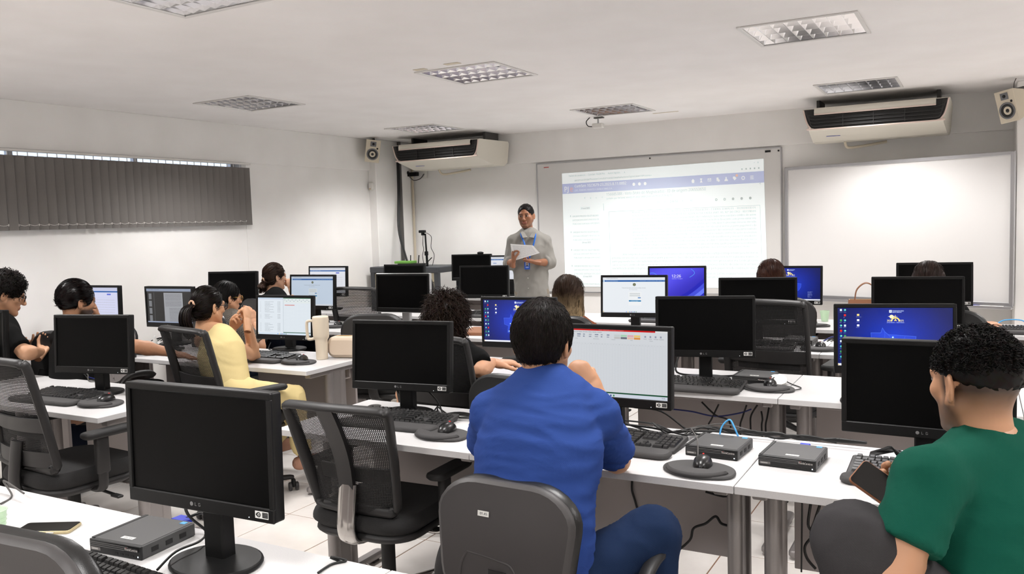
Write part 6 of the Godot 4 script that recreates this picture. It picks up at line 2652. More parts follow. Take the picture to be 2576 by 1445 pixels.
	L = {"skin": lin(205, 152, 120), "hair_color": lin(56, 32, 24), "hair_up": 0.012, "locks": 1400, "lock": 0.1, "lock_r": 0.0012, "lock_mess": 0.1, "hair_rough": 0.002, "head": 0.96, "girth": 0.92, "hand_r": "none", "hand_l": "none", "hair_gloss": 0.4, "chair": "black operator chair under the woman with brown bob",
		"top": {"name": "top", "mat": cloth("black_cotton", Color(0.06, 0.06, 0.06)), "sleeve": 0.5}}
	o = person("woman with smooth brown bob behind two black monitors", P, L)
	hair(o, P, L, "bob")
	# woman before the whiteboard
	P = {"head": at(2336, 705, 5.5), "face": Vector3(0.0, -0.08, -1), "neck": at(2340, 762, 5.48), "side": Vector3(1, 0, 0), "pelvis": at(2350, 890, 5.4)}
	P.er = at(2440, 830, 5.4)
	P.wr = at(2465, 815, 5.55)
	P.along_r = Vector3(0.5, -0.02, -0.3)
	P.el = at(2260, 840, 5.4)
	P.wl = at(2290, 830, 5.6)
	L = {"skin": lin(212, 160, 130), "hair_color": lin(44, 32, 28), "hair_tips": lin(120, 92, 70), "hair_up": 0.012, "locks": 1400, "lock": 0.1, "lock_r": 0.0012, "lock_mess": 0.1, "head": 0.96, "girth": 0.92, "hand_r": "relaxed", "hand_l": "none",
		"top": {"name": "top", "mat": cloth("black_cotton", Color(0.06, 0.06, 0.06)), "sleeve": 0.5}}
	o = person("woman with streaked brown hair hidden behind black monitors", P, L)
	hair(o, P, L, "bob")


func checked() -> StandardMaterial3D:
	var m := mat("checked_cloth", Color(1, 1, 1), 0.9)
	m.albedo_texture = T.hound
	m.uv1_triplanar = true
	m.uv1_scale = Vector3.ONE * 14.0
	return m


func ponytail(o: Node3D, P: Dictionary, L: Dictionary, tie: Vector3, path: Array, r: float, band: bool, wave := 0.004) -> void:
	var hx := Transform3D(frame_of(P.face, P.get("tilt", 0.0)) * Basis.from_scale(Vector3.ONE * L.get("head", 1.0)), P.head)
	var s := MB.new()
	s.tinted = true
	s.X = hx
	var core := smooth(path, 6)
	rng.seed = 900
	for k in 90:
		var a := rng.randf() * TAU
		var rad := sqrt(rng.randf()) * r
		var pts := PackedVector3Array()
		var rr := PackedFloat32Array()
		var end := rng.randf_range(0.75, 1.0)
		var m := int(core.size() * end)
		for j in m:
			var w := float(j) / (core.size() - 1)
			var spread := rad * (0.35 + 0.9 * sin(PI * clampf(w * 0.8 + 0.12, 0, 1)))
			pts.append(core[j] + Vector3(cos(a), 0.3 * sin(a), sin(a)) * spread + Vector3(sin(w * 14 + a), 0, cos(w * 12 + a)) * wave)
			rr.append(0.0042 * (1.0 - 0.6 * w))
		s.col = (L.hair_color as Color) * rng.randf_range(0.6, 1.5)
		s.tube(pts, rr, 5, false)
	part(o, "ponytail", s, hair_mat("hair_%d" % roundi(100 * L.get("hair_gloss", 0.5)), L.get("hair_gloss", 0.5)))
	if band:
		s = MB.new()
		s.X = hx * tf(tie, Vector3(PI / 2 - 0.2, 0, 0))
		var ring := []
		for i in 17:
			var a := TAU * i / 16
			ring.append(Vector3(cos(a) * 0.02, 0.003 * sin(5 * a), sin(a) * 0.02))
		s.tube(smooth(ring, 3), 0.007, 7, false)
		part(o, "hair_tie", s, mat("scrunchie", Color(0.82, 0.66, 0.55), 0.6))


func teacher() -> void:
	var d := 8.4
	var to_cam := (EYE - at(1330, 620, d))
	to_cam.y = 0
	to_cam = to_cam.normalized()
	var side := Vector3.UP.cross(to_cam).normalized() * -1.0
	var turn := Basis(Vector3.UP, -0.25)
	var P := {"head": at(1323, 544, d), "face": turn * to_cam + Vector3(0, -0.03, 0), "neck": at(1329, 588, d), "side": side, "pelvis": at(1338, 735, d), "tilt": 0.04}
	P.sr = at(1293, 609, d)
	P.sl = at(1369, 609, d)
	P.er = at(1282, 664, d - 0.02)
	P.wr = at(1291, 659, d - 0.2)
	P.along_r = Vector3(0, 1, 0) + to_cam * 0.2
	P.palm_r = -side
	P.el = at(1383, 661, d)
	P.wl = at(1346, 660, d - 0.2)
	P.along_l = at(1318, 655, d - 0.2) - at(1346, 660, d - 0.2)
	P.palm_l = Vector3(0, 1, 0) + to_cam * -0.2
	P.kr = at(1318, 850, d)
	P.ar = P.kr + Vector3(0, -0.42, 0)
	P.kl = at(1355, 850, d)
	P.al = P.kl + Vector3(0, -0.42, 0)
	P.ar.y = 0.09
	P.al.y = 0.09
	P.toe = to_cam
	var L := {"skin": lin(150, 100, 72), "hair_color": lin(30, 26, 25), "hair_up": 0.004, "locks": 900, "lock": 0.01, "lock_r": 0.001, "lock_lift": 0.002, "lock_mess": 0.4, "nape": -0.05, "beard": 0.35, "fade": 0.5, "girth": 0.95, "cell": 0.0125, "hand_r": "hold", "hand_l": "hold", "group": "people",
		"top": {"name": "shirt", "mat": cloth("grey_linen", Color(0.56, 0.55, 0.53), 30.0, 0.05), "sleeve": 1.35, "ease": 0.02, "folds": 0.006, "fold_axis": Vector3(7, 6, 7), "hem": 1.28, "collar": 0.02}, "legs": cloth("beige_twill", Color(0.55, 0.51, 0.46), 40.0)}
	var o := person("standing man in grey linen shirt with blue lanyard holding papers", P, L)
	hair(o, P, L, "short")
	var s := MB.new()
	var c := at(1330, 640, d)
	var out := to_cam
	for sg in [-1.0, 1.0]:
		var pts := [at(1329 + sg * 17, 578, d + 0.02), at(1329 + sg * 18, 592, d - 0.1), at(1331 + sg * 12, 612, d - 0.145), at(1330 + sg * 5, 640, d - 0.155), at(1326, 662, d - 0.155)]
		s.tube(smooth(pts, 5), 0.008, 6, true, 0.25, out)
	part(o, "lanyard", s, mat("lanyard_blue", Color(0.1, 0.42, 0.82), 0.5))
	s = MB.new()
	s.card(at(1326, 668, d - 0.165), side * -0.027, Vector3(0, 0.04, 0))
	part(o, "badge", s, M.print_badge)
	s = MB.new()
	for i in 6:
		s.ball(at(1325 + i * 0.8, 596 + i * 26, d - 0.15 + 0.004 * i), Vector3(0.006, 0.006, 0.006), 8)
	part(o, "button", s, M.white_plastic)
	s = MB.new()
	for sg in [-1.0, 1.0]:
		var p0 := at(1329 + sg * 13, 579, d - 0.03)
		var p1 := at(1329 + sg * 3, 597, d - 0.12)
		var p2 := at(1329 + sg * 14, 599, d - 0.135)
		var p3 := at(1329 + sg * 19, 586, d - 0.07)
		s.sheet(func(u, w): return p0.lerp(p3, u).lerp(p1.lerp(p2, u), w) + out * 0.012, 3, 4, 0.004)
	part(o, "collar", s, M.grey_linen)
	# the papers
	var a := at(1284, 614, d - 0.27)
	var b := at(1341, 618, d - 0.27)
	var q := at(1358, 637, d - 0.24)
	var e := at(1290, 657, d - 0.22)
	s = MB.new()
	s.sheet(func(u, w): return (a.lerp(b, u)).lerp(e.lerp(q, u), w) + out * 0.012 * sin(u * 4.0), 10, 6, 0.002)
	var pp := single("paper_sheet", s, M.print_paper, "printed sheets of paper held by the standing man", "paper")


# ---------------------------------------------------------------- everything in its place
func make_desks() -> void:
	var rows := [
		["lowest front row by the camera end", -0.93, [-3.98, -3.05, -2.125, -1.2, -0.27]],
		["blue-shirted man's row", -2.46, [-2.49, -1.5625, -0.628, 0.305, 1.235]],
		["row of two blue screens", -3.73, [-2.605, -1.68, -0.755, 0.17, 1.095]],
		["silver monitor's row", -5.0, [-6.33, -5.405, -4.48, -3.555, -2.63, -1.705, -0.78, 0.145, 1.07]],
		["row nearest the whiteboards", -6.07, [-6.33, -5.405, -4.48, -3.555, -2.63, -1.705, -0.78, 0.145, 1.07]],
		["yellow-vested woman's row", -3.54, [-6.17, -5.245, -4.32, -3.32]],
		["tall mesh chair's row", -2.3, [-6.25, -5.3, -4.35, -3.4]],
	]
	for r in rows:
		var xs: Array = r[2]
		for i in xs.size() - 1:
			var where: String = r[0]
			if where.begins_with("lowest"):
				where = "gold phone's row"
			elif where.begins_with("row nearest"):
				where = "row before the projection board"
			var spot: String = ["first", "second", "third", "fourth", "fifth", "sixth", "seventh", "eighth"][i]
			desk(xs[i], xs[i + 1], r[1], "white desk in the %s, %s from the blind wall" % [where, spot], "white computer desks", -0.35 if absf(r[1] + 2.46) < 0.01 and i == 0 else -9.0)
	desk(-5.3, -4.1, -7.72, "long white teacher desk behind the standing man by front wall", "white computer desks")


func make_monitors() -> void:
	monitor("large switched-off black monitor beside the mini computer and phone", Vector3(-1.612, 1.036, -1.341), 2.1, 0.026)
	monitor("switched-off black monitor behind the polished mesh chair and grommet", Vector3(-2.134, 1.0, -2.847), 6.5, 0.088)
	monitor("monitor showing an empty spreadsheet before the blue-shirted man", Vector3(-1.174, 1.014, -2.83), 0.8, 0.057, M.screen_sheet)
	monitor("switched-off black monitor before the man in green", Vector3(-0.129, 1.007, -2.778), -1.7, 0.0)
	monitor("switched-off black monitor behind the spreadsheet monitor", Vector3(-1.153, 1.013, -4.0), 14.0, 0.054)
	monitor("monitor with blue desktop picture right behind the green-shirted man's monitor", Vector3(-0.297, 1.008, -3.84), 12.0, 0.059, M.screen_desktop)
	monitor("monitor with blue desktop picture before the curly-haired woman", Vector3(-2.321, 0.967, -4.241), 4.7, 0.0, M.screen_desktop)
	monitor("switched-off black monitor between slick-haired man and tall mesh chair", Vector3(-3.92, 1.0, -2.65), 12.0, 0.066)
	monitor("switched-off black monitor before the curly-haired man with glasses", Vector3(-4.98, 1.0, -2.66), 6.0, 0.06)
	monitor("monitor with a list and a sheet side by side, before tumbler", Vector3(-4.04, 0.962, -4.125), 4.1, 0.073, M.screen_split)
	monitor("monitor showing a grey document in a dark reader window", Vector3(-5.09, 1.017, -4.061), 3.3, 0.0, M.screen_reader)
	monitor("monitor showing a lilac page before the bearded slick-haired man", Vector3(-5.93, 1.015, -4.08), 4.0, 0.03, M.screen_page_lilac)
	monitor("switched-off black monitor behind the woman in a checked blouse", Vector3(-5.701, 1.048, -5.216), 16.0, 0.087)
	monitor("monitor with pale blue login page beside the empty mesh chair", Vector3(-4.958, 1.009, -5.406), 3.3, 0.071, M.screen_login_blue)
	monitor("monitor showing a white page with blue bar beyond the pale blue login page", Vector3(-5.616, 1.026, -6.352), 1.7, 0.059, M.screen_page)
	monitor("switched-off monitor with a silver edge and silver stand", Vector3(-3.784, 1.043, -5.107), 4.4, 0.04, null, "silver", 0.475)
	monitor("low black monitor standing just behind the silver-edged one", Vector3(-4.87, 1.025, -6.6), 2.0, 0.12)
	monitor("switched-off black monitor before the standing man's papers", Vector3(-3.91, 1.017, -6.516), 10.3, 0.059)
	monitor("monitor showing a white login page beside the long-haired blonde woman", Vector3(-2.096, 1.006, -5.524), 6.5, 0.073, M.screen_login)
	monitor("monitor showing a violet lock screen reading 12:26", Vector3(-2.138, 1.003, -6.622), 6.5, 0.059, M.screen_lock)
	monitor("switched-off black monitor before the brown-haired woman by the whiteboard", Vector3(-1.196, 1.008, -5.32), 11.0, 0.057)
	monitor("monitor with blue desktop picture below the seam of the two boards", Vector3(-1.25, 1.0, -6.654), 1.4, 0.057, M.screen_desktop)
	monitor("switched-off black monitor beside the tan handbag", Vector3(-0.286, 1.025, -5.214), 6.9, 0.059)
	monitor("switched-off black monitor before the whiteboard pen tray", Vector3(-0.248, 1.035, -6.433), 7.0, 0.066)
	var t := monitor("black teacher monitor with a webcam on top", Vector3(-5.0, 1.055, -8.07), 14.0, 0.06)
	var s := MB.new()
	s.X = tf(Vector3(0.11, 0.475, 0.0))
	s.ball(Vector3(0, 0, 0), Vector3(0.04, 0.017, 0.016), 12)
	s.box(Vector3(0, -0.014, -0.01), Vector3(0.03, 0.02, 0.03), 0.004)
	part(t, "webcam", s, M.black_plastic)
	monitor("teacher monitor showing a white page, half hidden by the standing man", Vector3(-4.5, 1.04, -8.05), 4.0, 0.05, M.screen_page)


func make_gear() -> void:
	var d := DESK
	# keyboards with their rests
	var kb := [
		["before the large monitor beside the mini computer", Vector3(-1.735, d, -1.165), -3.0, true, false],
		["behind the polished mesh chair", Vector3(-2.08, d, -2.775), 3.0, true, true],
		["beside the blue-shirted man's elbow", Vector3(-1.12, d, -2.80), -2.0, true, true],
		["behind the phone of the man in green", Vector3(-0.115, d, -2.765), -1.0, true, true],
		["behind the spreadsheet beside round coaster", Vector3(-1.165, d, -3.885), 1.0, true, true],
		["under the blue screen behind the man in green", Vector3(-0.27, d, -3.885), 2.0, true, true],
		["behind the tall mesh chair by the blind", Vector3(-4.0, d, -2.55), 3.0, true, true],
		["beside the yellow-vested woman's elbow", Vector3(-3.93, d, -3.83), 2.0, false, true],
		["before the grey document reader", Vector3(-4.98, d, -3.82), 0.0, false, true],
		["before the pale blue login page", Vector3(-4.93, d, -5.2), 3.0, false, true],
		["before the black monitor below the standing man", Vector3(-3.86, d, -6.25), 4.0, false, true],
		["seen through the mesh chair behind the coaster", Vector3(-1.17, d, -5.18), 3.0, false, true],
		["before the monitor beside the tan handbag", Vector3(-0.3, d, -5.14), 2.0, false, true],
		["at the desk end before the black vinyl chair", Vector3(0.33, d, -6.3), 2.0, false, true],
		["under the violet lock screen", Vector3(-2.15, d, -6.3), 0.0, false, true],
	]
	for k in kb:
		keyboard("black keyboard " + k[0], k[1], k[2], k[3])
		if k[4]:
			wrist_rest("dark grey wrist rest of the keyboard " + k[0], k[1] + Basis(Vector3.UP, deg_to_rad(k[2])) * Vector3(0, 0, 0.128), k[2])
	var mice := [
		["behind the polished mesh chair's arm", Vector3(-1.79, d, -2.63), -8.0],
		["between the blue-shirted man and mini computers", Vector3(-0.765, d, -2.565), -6.0],
		["beside the round white coaster", Vector3(-0.835, d, -3.92), -4.0],
		["behind the tall mesh chair by the blind", Vector3(-3.665, d, -2.5), 4.0],
		["before the white tumbler", Vector3(-3.585, d, -3.76), 2.0],
		["beside the pale blue login page", Vector3(-4.57, d, -5.24), 2.0],
		["seen through the mesh chair behind the coaster", Vector3(-0.8, d, -5.17), 2.0],
		["beside the small computer below the whiteboard", Vector3(-1.02, d, -6.26), 2.0],
		["beside the hand at the desk end", Vector3(-0.02, d, -6.24), 0.0],
	]
	for m in mice:
		mouse_set(m[0], m[1], m[2])
	var pcs := [
		["black mini computer with white tag beside the large switched-off monitor", Vector3(-1.9, d, -1.39), 5.0],
		["black mini computer half hidden by the blue-shirted man", Vector3(-1.56, d, -2.84), -2.0],
		["black mini computer under a tangle of cables beside the gel pad", Vector3(-0.765, d, -2.81), -3.0],
		["black mini computer alone on the next desk before the green-shirted man", Vector3(-0.515, d, -2.785), -3.0],
		["black mini computer behind keyboard and round coaster", Vector3(-0.935, d, -4.1), -2.0],
		["black mini computer below the whiteboard corner", Vector3(-0.78, d, -6.45), -2.0],
		["black mini computer seen through the mesh chair", Vector3(-0.95, d, -5.38), -2.0],
		["black mini computer in the row before the projection board by mesh chair", Vector3(-5.0, d, -6.45), -2.0],
	]
	for p in pcs:
		mini_pc(p[0], p[1], p[2])
	# coaster
	var s := MB.new()
	s.X = tf(Vector3(-0.82, d + 0.02, -4.05), Vector3(deg_to_rad(22), 0.2, 0))
	s.lathe(PackedVector2Array([Vector2(0, 0), Vector2(0.045, 0), Vector2(0.046, 0.003), Vector2(0.044, 0.006), Vector2(0, 0.006)]), 28)
	single("coaster", s, M.white_plastic, "round white disc leaning beside mouse behind the spreadsheet monitor", "coaster")
	make_small_things()
	make_cables()


func phone(label: String, x: Transform3D, case_m: Material) -> void:
	var o := thing("phone", label, "phone")
	o.transform = x
	var s := MB.new()
	s.slab(rrect(0.074, 0.155, 0.011, 5), 0.0, 0.009, 0.0025)
	part(o, "case", s, case_m)
	s = MB.new()
	s.slab(rrect(0.069, 0.15, 0.009, 5), 0.0085, 0.0098, 0.0005)
	part(o, "glass", s, M.phone_glass)
	s = MB.new()
	s.box(Vector3(0.0375, 0.0045, -0.025), Vector3(0.0015, 0.003, 0.022), 0.0005)
	s.box(Vector3(0.0375, 0.0045, 0.01), Vector3(0.0015, 0.003, 0.012), 0.0005)
	part(o, "side_button", s, M.silver)


func make_small_things() -> void:
	var d := DESK
	phone("phone in a gold case lying beside the paper cup", tf(Vector3(-2.24, d, -1.345), Vector3(0, deg_to_rad(-62), 0)), M.gold_case)
	var cup_at := at_y(-14, 1356, d)
	var cup := thing("plastic_cup", "pale green translucent plastic cup beside gold phone", "cup", "", cup_at)
	var s := MB.new()
	s.lathe(PackedVector2Array([Vector2(0, 0.001), Vector2(0.024, 0.001), Vector2(0.026, 0.004), Vector2(0.034, 0.074), Vector2(0.037, 0.077), Vector2(0.036, 0.08), Vector2(0.033, 0.077), Vector2(0.025, 0.006), Vector2(0, 0.004)]), 28)
	part(cup, "wall", s, M.cup)
	s = MB.new()
	for i in 5:
		s.lathe(PackedVector2Array([Vector2(0.0275 + i * 0.0014, 0.014 + i * 0.011), Vector2(0.0288 + i * 0.0014, 0.016 + i * 0.011), Vector2(0.0278 + i * 0.0014, 0.018 + i * 0.011)]), 28)
	part(cup, "rib", s, M.cup)
	# tumbler
	var t := thing("tumbler", "cream insulated tumbler with a handle beside cream pouch", "tumbler", "", Vector3(-3.54, d, -3.92), deg_to_rad(20))
	s = MB.new()
	s.lathe(PackedVector2Array([Vector2(0, 0), Vector2(0.034, 0), Vector2(0.036, 0.004), Vector2(0.038, 0.12), Vector2(0.047, 0.135), Vector2(0.049, 0.15), Vector2(0.051, 0.25), Vector2(0.048, 0.256)]), 30)
	part(t, "body", s, M.tumbler)
	s = MB.new()
	s.lathe(PackedVector2Array([Vector2(0.049, 0.252), Vector2(0.05, 0.262), Vector2(0.046, 0.268), Vector2(0.01, 0.27), Vector2(0, 0.27)]), 30)
	part(t, "lid", s, M.tumbler)
	s = MB.new()
	s.tube(smooth([Vector3(-0.046, 0.24, 0), Vector3(-0.08, 0.238, 0), Vector3(-0.09, 0.22, 0), Vector3(-0.088, 0.14, 0), Vector3(-0.078, 0.125, 0), Vector3(-0.044, 0.13, 0)], 5), 0.011, 8, true, 0.8)
	part(t, "handle", s, M.tumbler)
	# pouch
	var b := thing("pouch_bag", "cream leather pouch bag with a zip beside the tumbler", "bag", "", Vector3(-3.44, d, -4.03), deg_to_rad(14))
	s = MB.new()
	s.X = tf(Vector3(0, 0.068, 0), Vector3(PI / 2, 0, 0))
	s.slab(rrect(0.22, 0.135, 0.05, 7), -0.05, 0.05, 0.022, 0.006)
	part(b, "body", s, M.leather_cream)
	s = MB.new()
	s.tube(smooth([Vector3(-0.1, 0.06, 0.012), Vector3(-0.085, 0.125, 0.012), Vector3(0, 0.137, 0.012), Vector3(0.085, 0.125, 0.012), Vector3(0.11, 0.06, 0.012), Vector3(0.108, 0.03, 0.012)], 5), 0.003, 6)
	part(b, "zip", s, M.brass)
	s = MB.new()
	s.box(Vector3(0.1, 0.1, 0.04), Vector3(0.012, 0.02, 0.006), 0.002)
	part(b, "ring", s, M.brass)
	s = MB.new()
	s.tube(smooth([Vector3(0.104, 0.1, 0.03), Vector3(0.13, 0.06, 0.02), Vector3(0.145, 0.008, 0.01), Vector3(0.17, -0.03, 0.0), Vector3(0.175, -0.12, -0.01)], 5), 0.008, 6, true, 0.3)
	part(b, "strap", s, M.leather_cream)
	# handbag on the far row
	var h := thing("handbag", "tan and beige leather handbag with two handles", "bag", "", Vector3(-0.62, d, -5.72), deg_to_rad(8))
	h.position = Vector3(-0.66, DESK, -6.24)
	s = MB.new()
	s.sheet(func(u, w): return Vector3((u - 0.5) * lerpf(0.3, 0.22, w), 0.2 * w, 0.06 * (1.0 - 0.5 * w)), 6, 4, 0.004)
	s.sheet(func(u, w): return Vector3((0.5 - u) * lerpf(0.3, 0.22, w), 0.2 * w, -0.06 * (1.0 - 0.5 * w)), 6, 4, 0.004)
	for sg in [-1.0, 1.0]:
		s.sheet(func(u, w): return Vector3(sg * lerpf(0.15, 0.11, w), 0.2 * w, (u - 0.5) * lerpf(0.12, 0.06, w) * -sg), 4, 4, 0.004)
	part(h, "body", s, M.leather_pale)
	s = MB.new()
	s.sheet(func(u, w): return Vector3((u - 0.5) * 0.235, 0.2 - 0.06 * w, 0.034 + 0.012 * w), 6, 2, 0.004)
	part(h, "flap", s, M.leather_tan)
	for sg in [-1.0, 1.0]:
		s = MB.new()
		s.tube(smooth([Vector3(-0.075, 0.19, sg * 0.03), Vector3(-0.06, 0.27, sg * 0.025), Vector3(0, 0.315, sg * 0.02), Vector3(0.06, 0.27, sg * 0.025), Vector3(0.075, 0.19, sg * 0.03)], 6), 0.008, 6, true, 0.5)
		part(h, "handle", s, M.leather_tan)
	s = MB.new()
	s.box(Vector3(0.05, 0.15, 0.052), Vector3(0.03, 0.02, 0.006), 0.002)
	part(h, "buckle", s, M.brass)
	# eye drops
	var e := thing("dropper_bottle", "tiny clear dropper bottle among cables below document screen", "bottle", "", at_y(391, 866, d))
	s = MB.new()
	s.lathe(PackedVector2Array([Vector2(0, 0), Vector2(0.014, 0), Vector2(0.015, 0.004), Vector2(0.015, 0.032), Vector2(0.008, 0.038), Vector2(0.008, 0.042)]), 18)
	part(e, "body", s, M.white_plastic)
	s = MB.new()
	s.lathe(PackedVector2Array([Vector2(0.009, 0.04), Vector2(0.009, 0.05), Vector2(0.004, 0.062), Vector2(0, 0.064)]), 16)
	part(e, "cap", s, M.label_white)
	# folder
	s = MB.new()
	s.box(Vector3(0, 0.012, 0), Vector3(0.24, 0.024, 0.32), 0.003)
	single("cardboard_folder", s, M.leather_tan, "flat brown cardboard folder on desk behind the curly-haired woman", "folder", "", tf(Vector3(-3.2, d, -5.27), Vector3(0, 0.2, 0)))
	# pale green cup below the whiteboard
	var c2 := thing("paper_cup", "pale green cup on desk below the whiteboard", "cup", "", Vector3(-0.98, d, -6.55))
	s = MB.new()
	s.lathe(PackedVector2Array([Vector2(0, 0.001), Vector2(0.024, 0.001), Vector2(0.034, 0.074), Vector2(0.036, 0.08), Vector2(0.033, 0.077), Vector2(0.023, 0.004), Vector2(0, 0.004)]), 22)
	part(c2, "wall", s, M.cup)
	# equipment rack in the corner with its camera on a pole
	var r := thing("equipment_rack", "grey and cream equipment rack in room corner under air conditioner", "rack", "", Vector3(-5.82, 0, -8.14))
	s = MB.new()
	for q in [[-1, -1], [1, -1], [1, 1], [-1, 1]]:
		s.box(Vector3(q[0] * 0.455, 0.52, q[1] * 0.23), Vector3(0.06, 1.04, 0.05), 0.005)
	s.box(Vector3(0, 1.035, 0), Vector3(0.98, 0.07, 0.52), 0.008)
	part(r, "frame", s, M.rack_grey)
	s = MB.new()
	s.box(Vector3(-0.2, 0.5, 0.23), Vector3(0.46, 0.98, 0.02), 0.003)
	s.box(Vector3(0.2, 0.95, 0.23), Vector3(0.46, 0.1, 0.02), 0.003)
	part(r, "front_panel", s, M.rack_cream)
	s = MB.new()
	net(s, func(u, w): return Vector3(0.2 + (u - 0.5) * 0.46, 0.05 + 0.85 * w, 0.235), 26, 50, 0.006, Vector2(0.46, 0.85))
	part(r, "vent_panel", s, M.rack_cream)
	s = MB.new()
	s.box(Vector3(0.2, 0.47, 0.2), Vector3(0.46, 0.86, 0.01))
	part(r, "inner_shelf", s, M.rack_grey)
	var ro := thing("router", "black wireless router with raised aerials on equipment rack", "router", "", Vector3(-5.78, 1.07, -8.0))
	s = MB.new()
	s.box(Vector3(0, 0.02, 0), Vector3(0.3, 0.03, 0.16), 0.006)
	part(ro, "case", s, M.black_plastic)
	for i in 3:
		s = MB.new()
		s.tube(PackedVector3Array([Vector3(-0.05 + i * 0.11, 0.03, -0.05), Vector3(-0.045 + i * 0.12 + (0.06 if i == 2 else 0.0), 0.13 - (0.03 if i == 2 else 0.0), -0.05)]), 0.006, 6)
		part(ro, "aerial", s, M.black_plastic)
	s = MB.new()
	s.box(Vector3(0, 0, 0), Vector3(0.22, 0.03, 0.15), 0.004)
	single("green_booklet", s, mat("booklet", Color(0.45, 0.68, 0.3), 0.6), "green and yellow booklet lying on router", "booklet", "", tf(Vector3(-5.88, 1.12, -8.02), Vector3(0, 0.1, 0)))
	var tp := thing("webcam_pole", "black webcam on a telescopic pole above equipment rack", "camera", "", Vector3(-5.57, 1.07, -8.02))
	s = MB.new()
	s.tube(PackedVector3Array([Vector3(0, 0, 0), Vector3(-0.006, 0.15, 0)]), 0.014, 8)
	s.tube(PackedVector3Array([Vector3(-0.006, 0.14, 0), Vector3(-0.014, 0.38, 0)]), 0.01, 8)
	s.box(Vector3(-0.008, 0.15, 0), Vector3(0.04, 0.05, 0.03), 0.005)
	part(tp, "pole", s, M.black_plastic)
	s = MB.new()
	s.box(Vector3(-0.04, 0.405, 0.02), Vector3(0.085, 0.032, 0.04), 0.006)
	s.box(Vector3(-0.04, 0.375, 0.01), Vector3(0.035, 0.03, 0.03), 0.004)
	part(tp, "webcam", s, M.black_plastic)
	s = MB.new()
	s.tube(smooth([Vector3(0.0, 0.39, 0), Vector3(0.07, 0.34, 0), Vector3(0.06, 0.22, 0), Vector3(0.1, 0.13, 0), Vector3(0.07, 0.01, 0)]), 0.0035, 5)
	s.tube(smooth([Vector3(-0.03, 0.37, 0.02), Vector3(-0.04, 0.26, 0.02), Vector3(-0.03, 0.2, 0.02), Vector3(-0.05, 0.12, 0.02), Vector3(-0.03, 0.01, 0.02)]), 0.0035, 5)
	part(tp, "lead", s, M.cable)


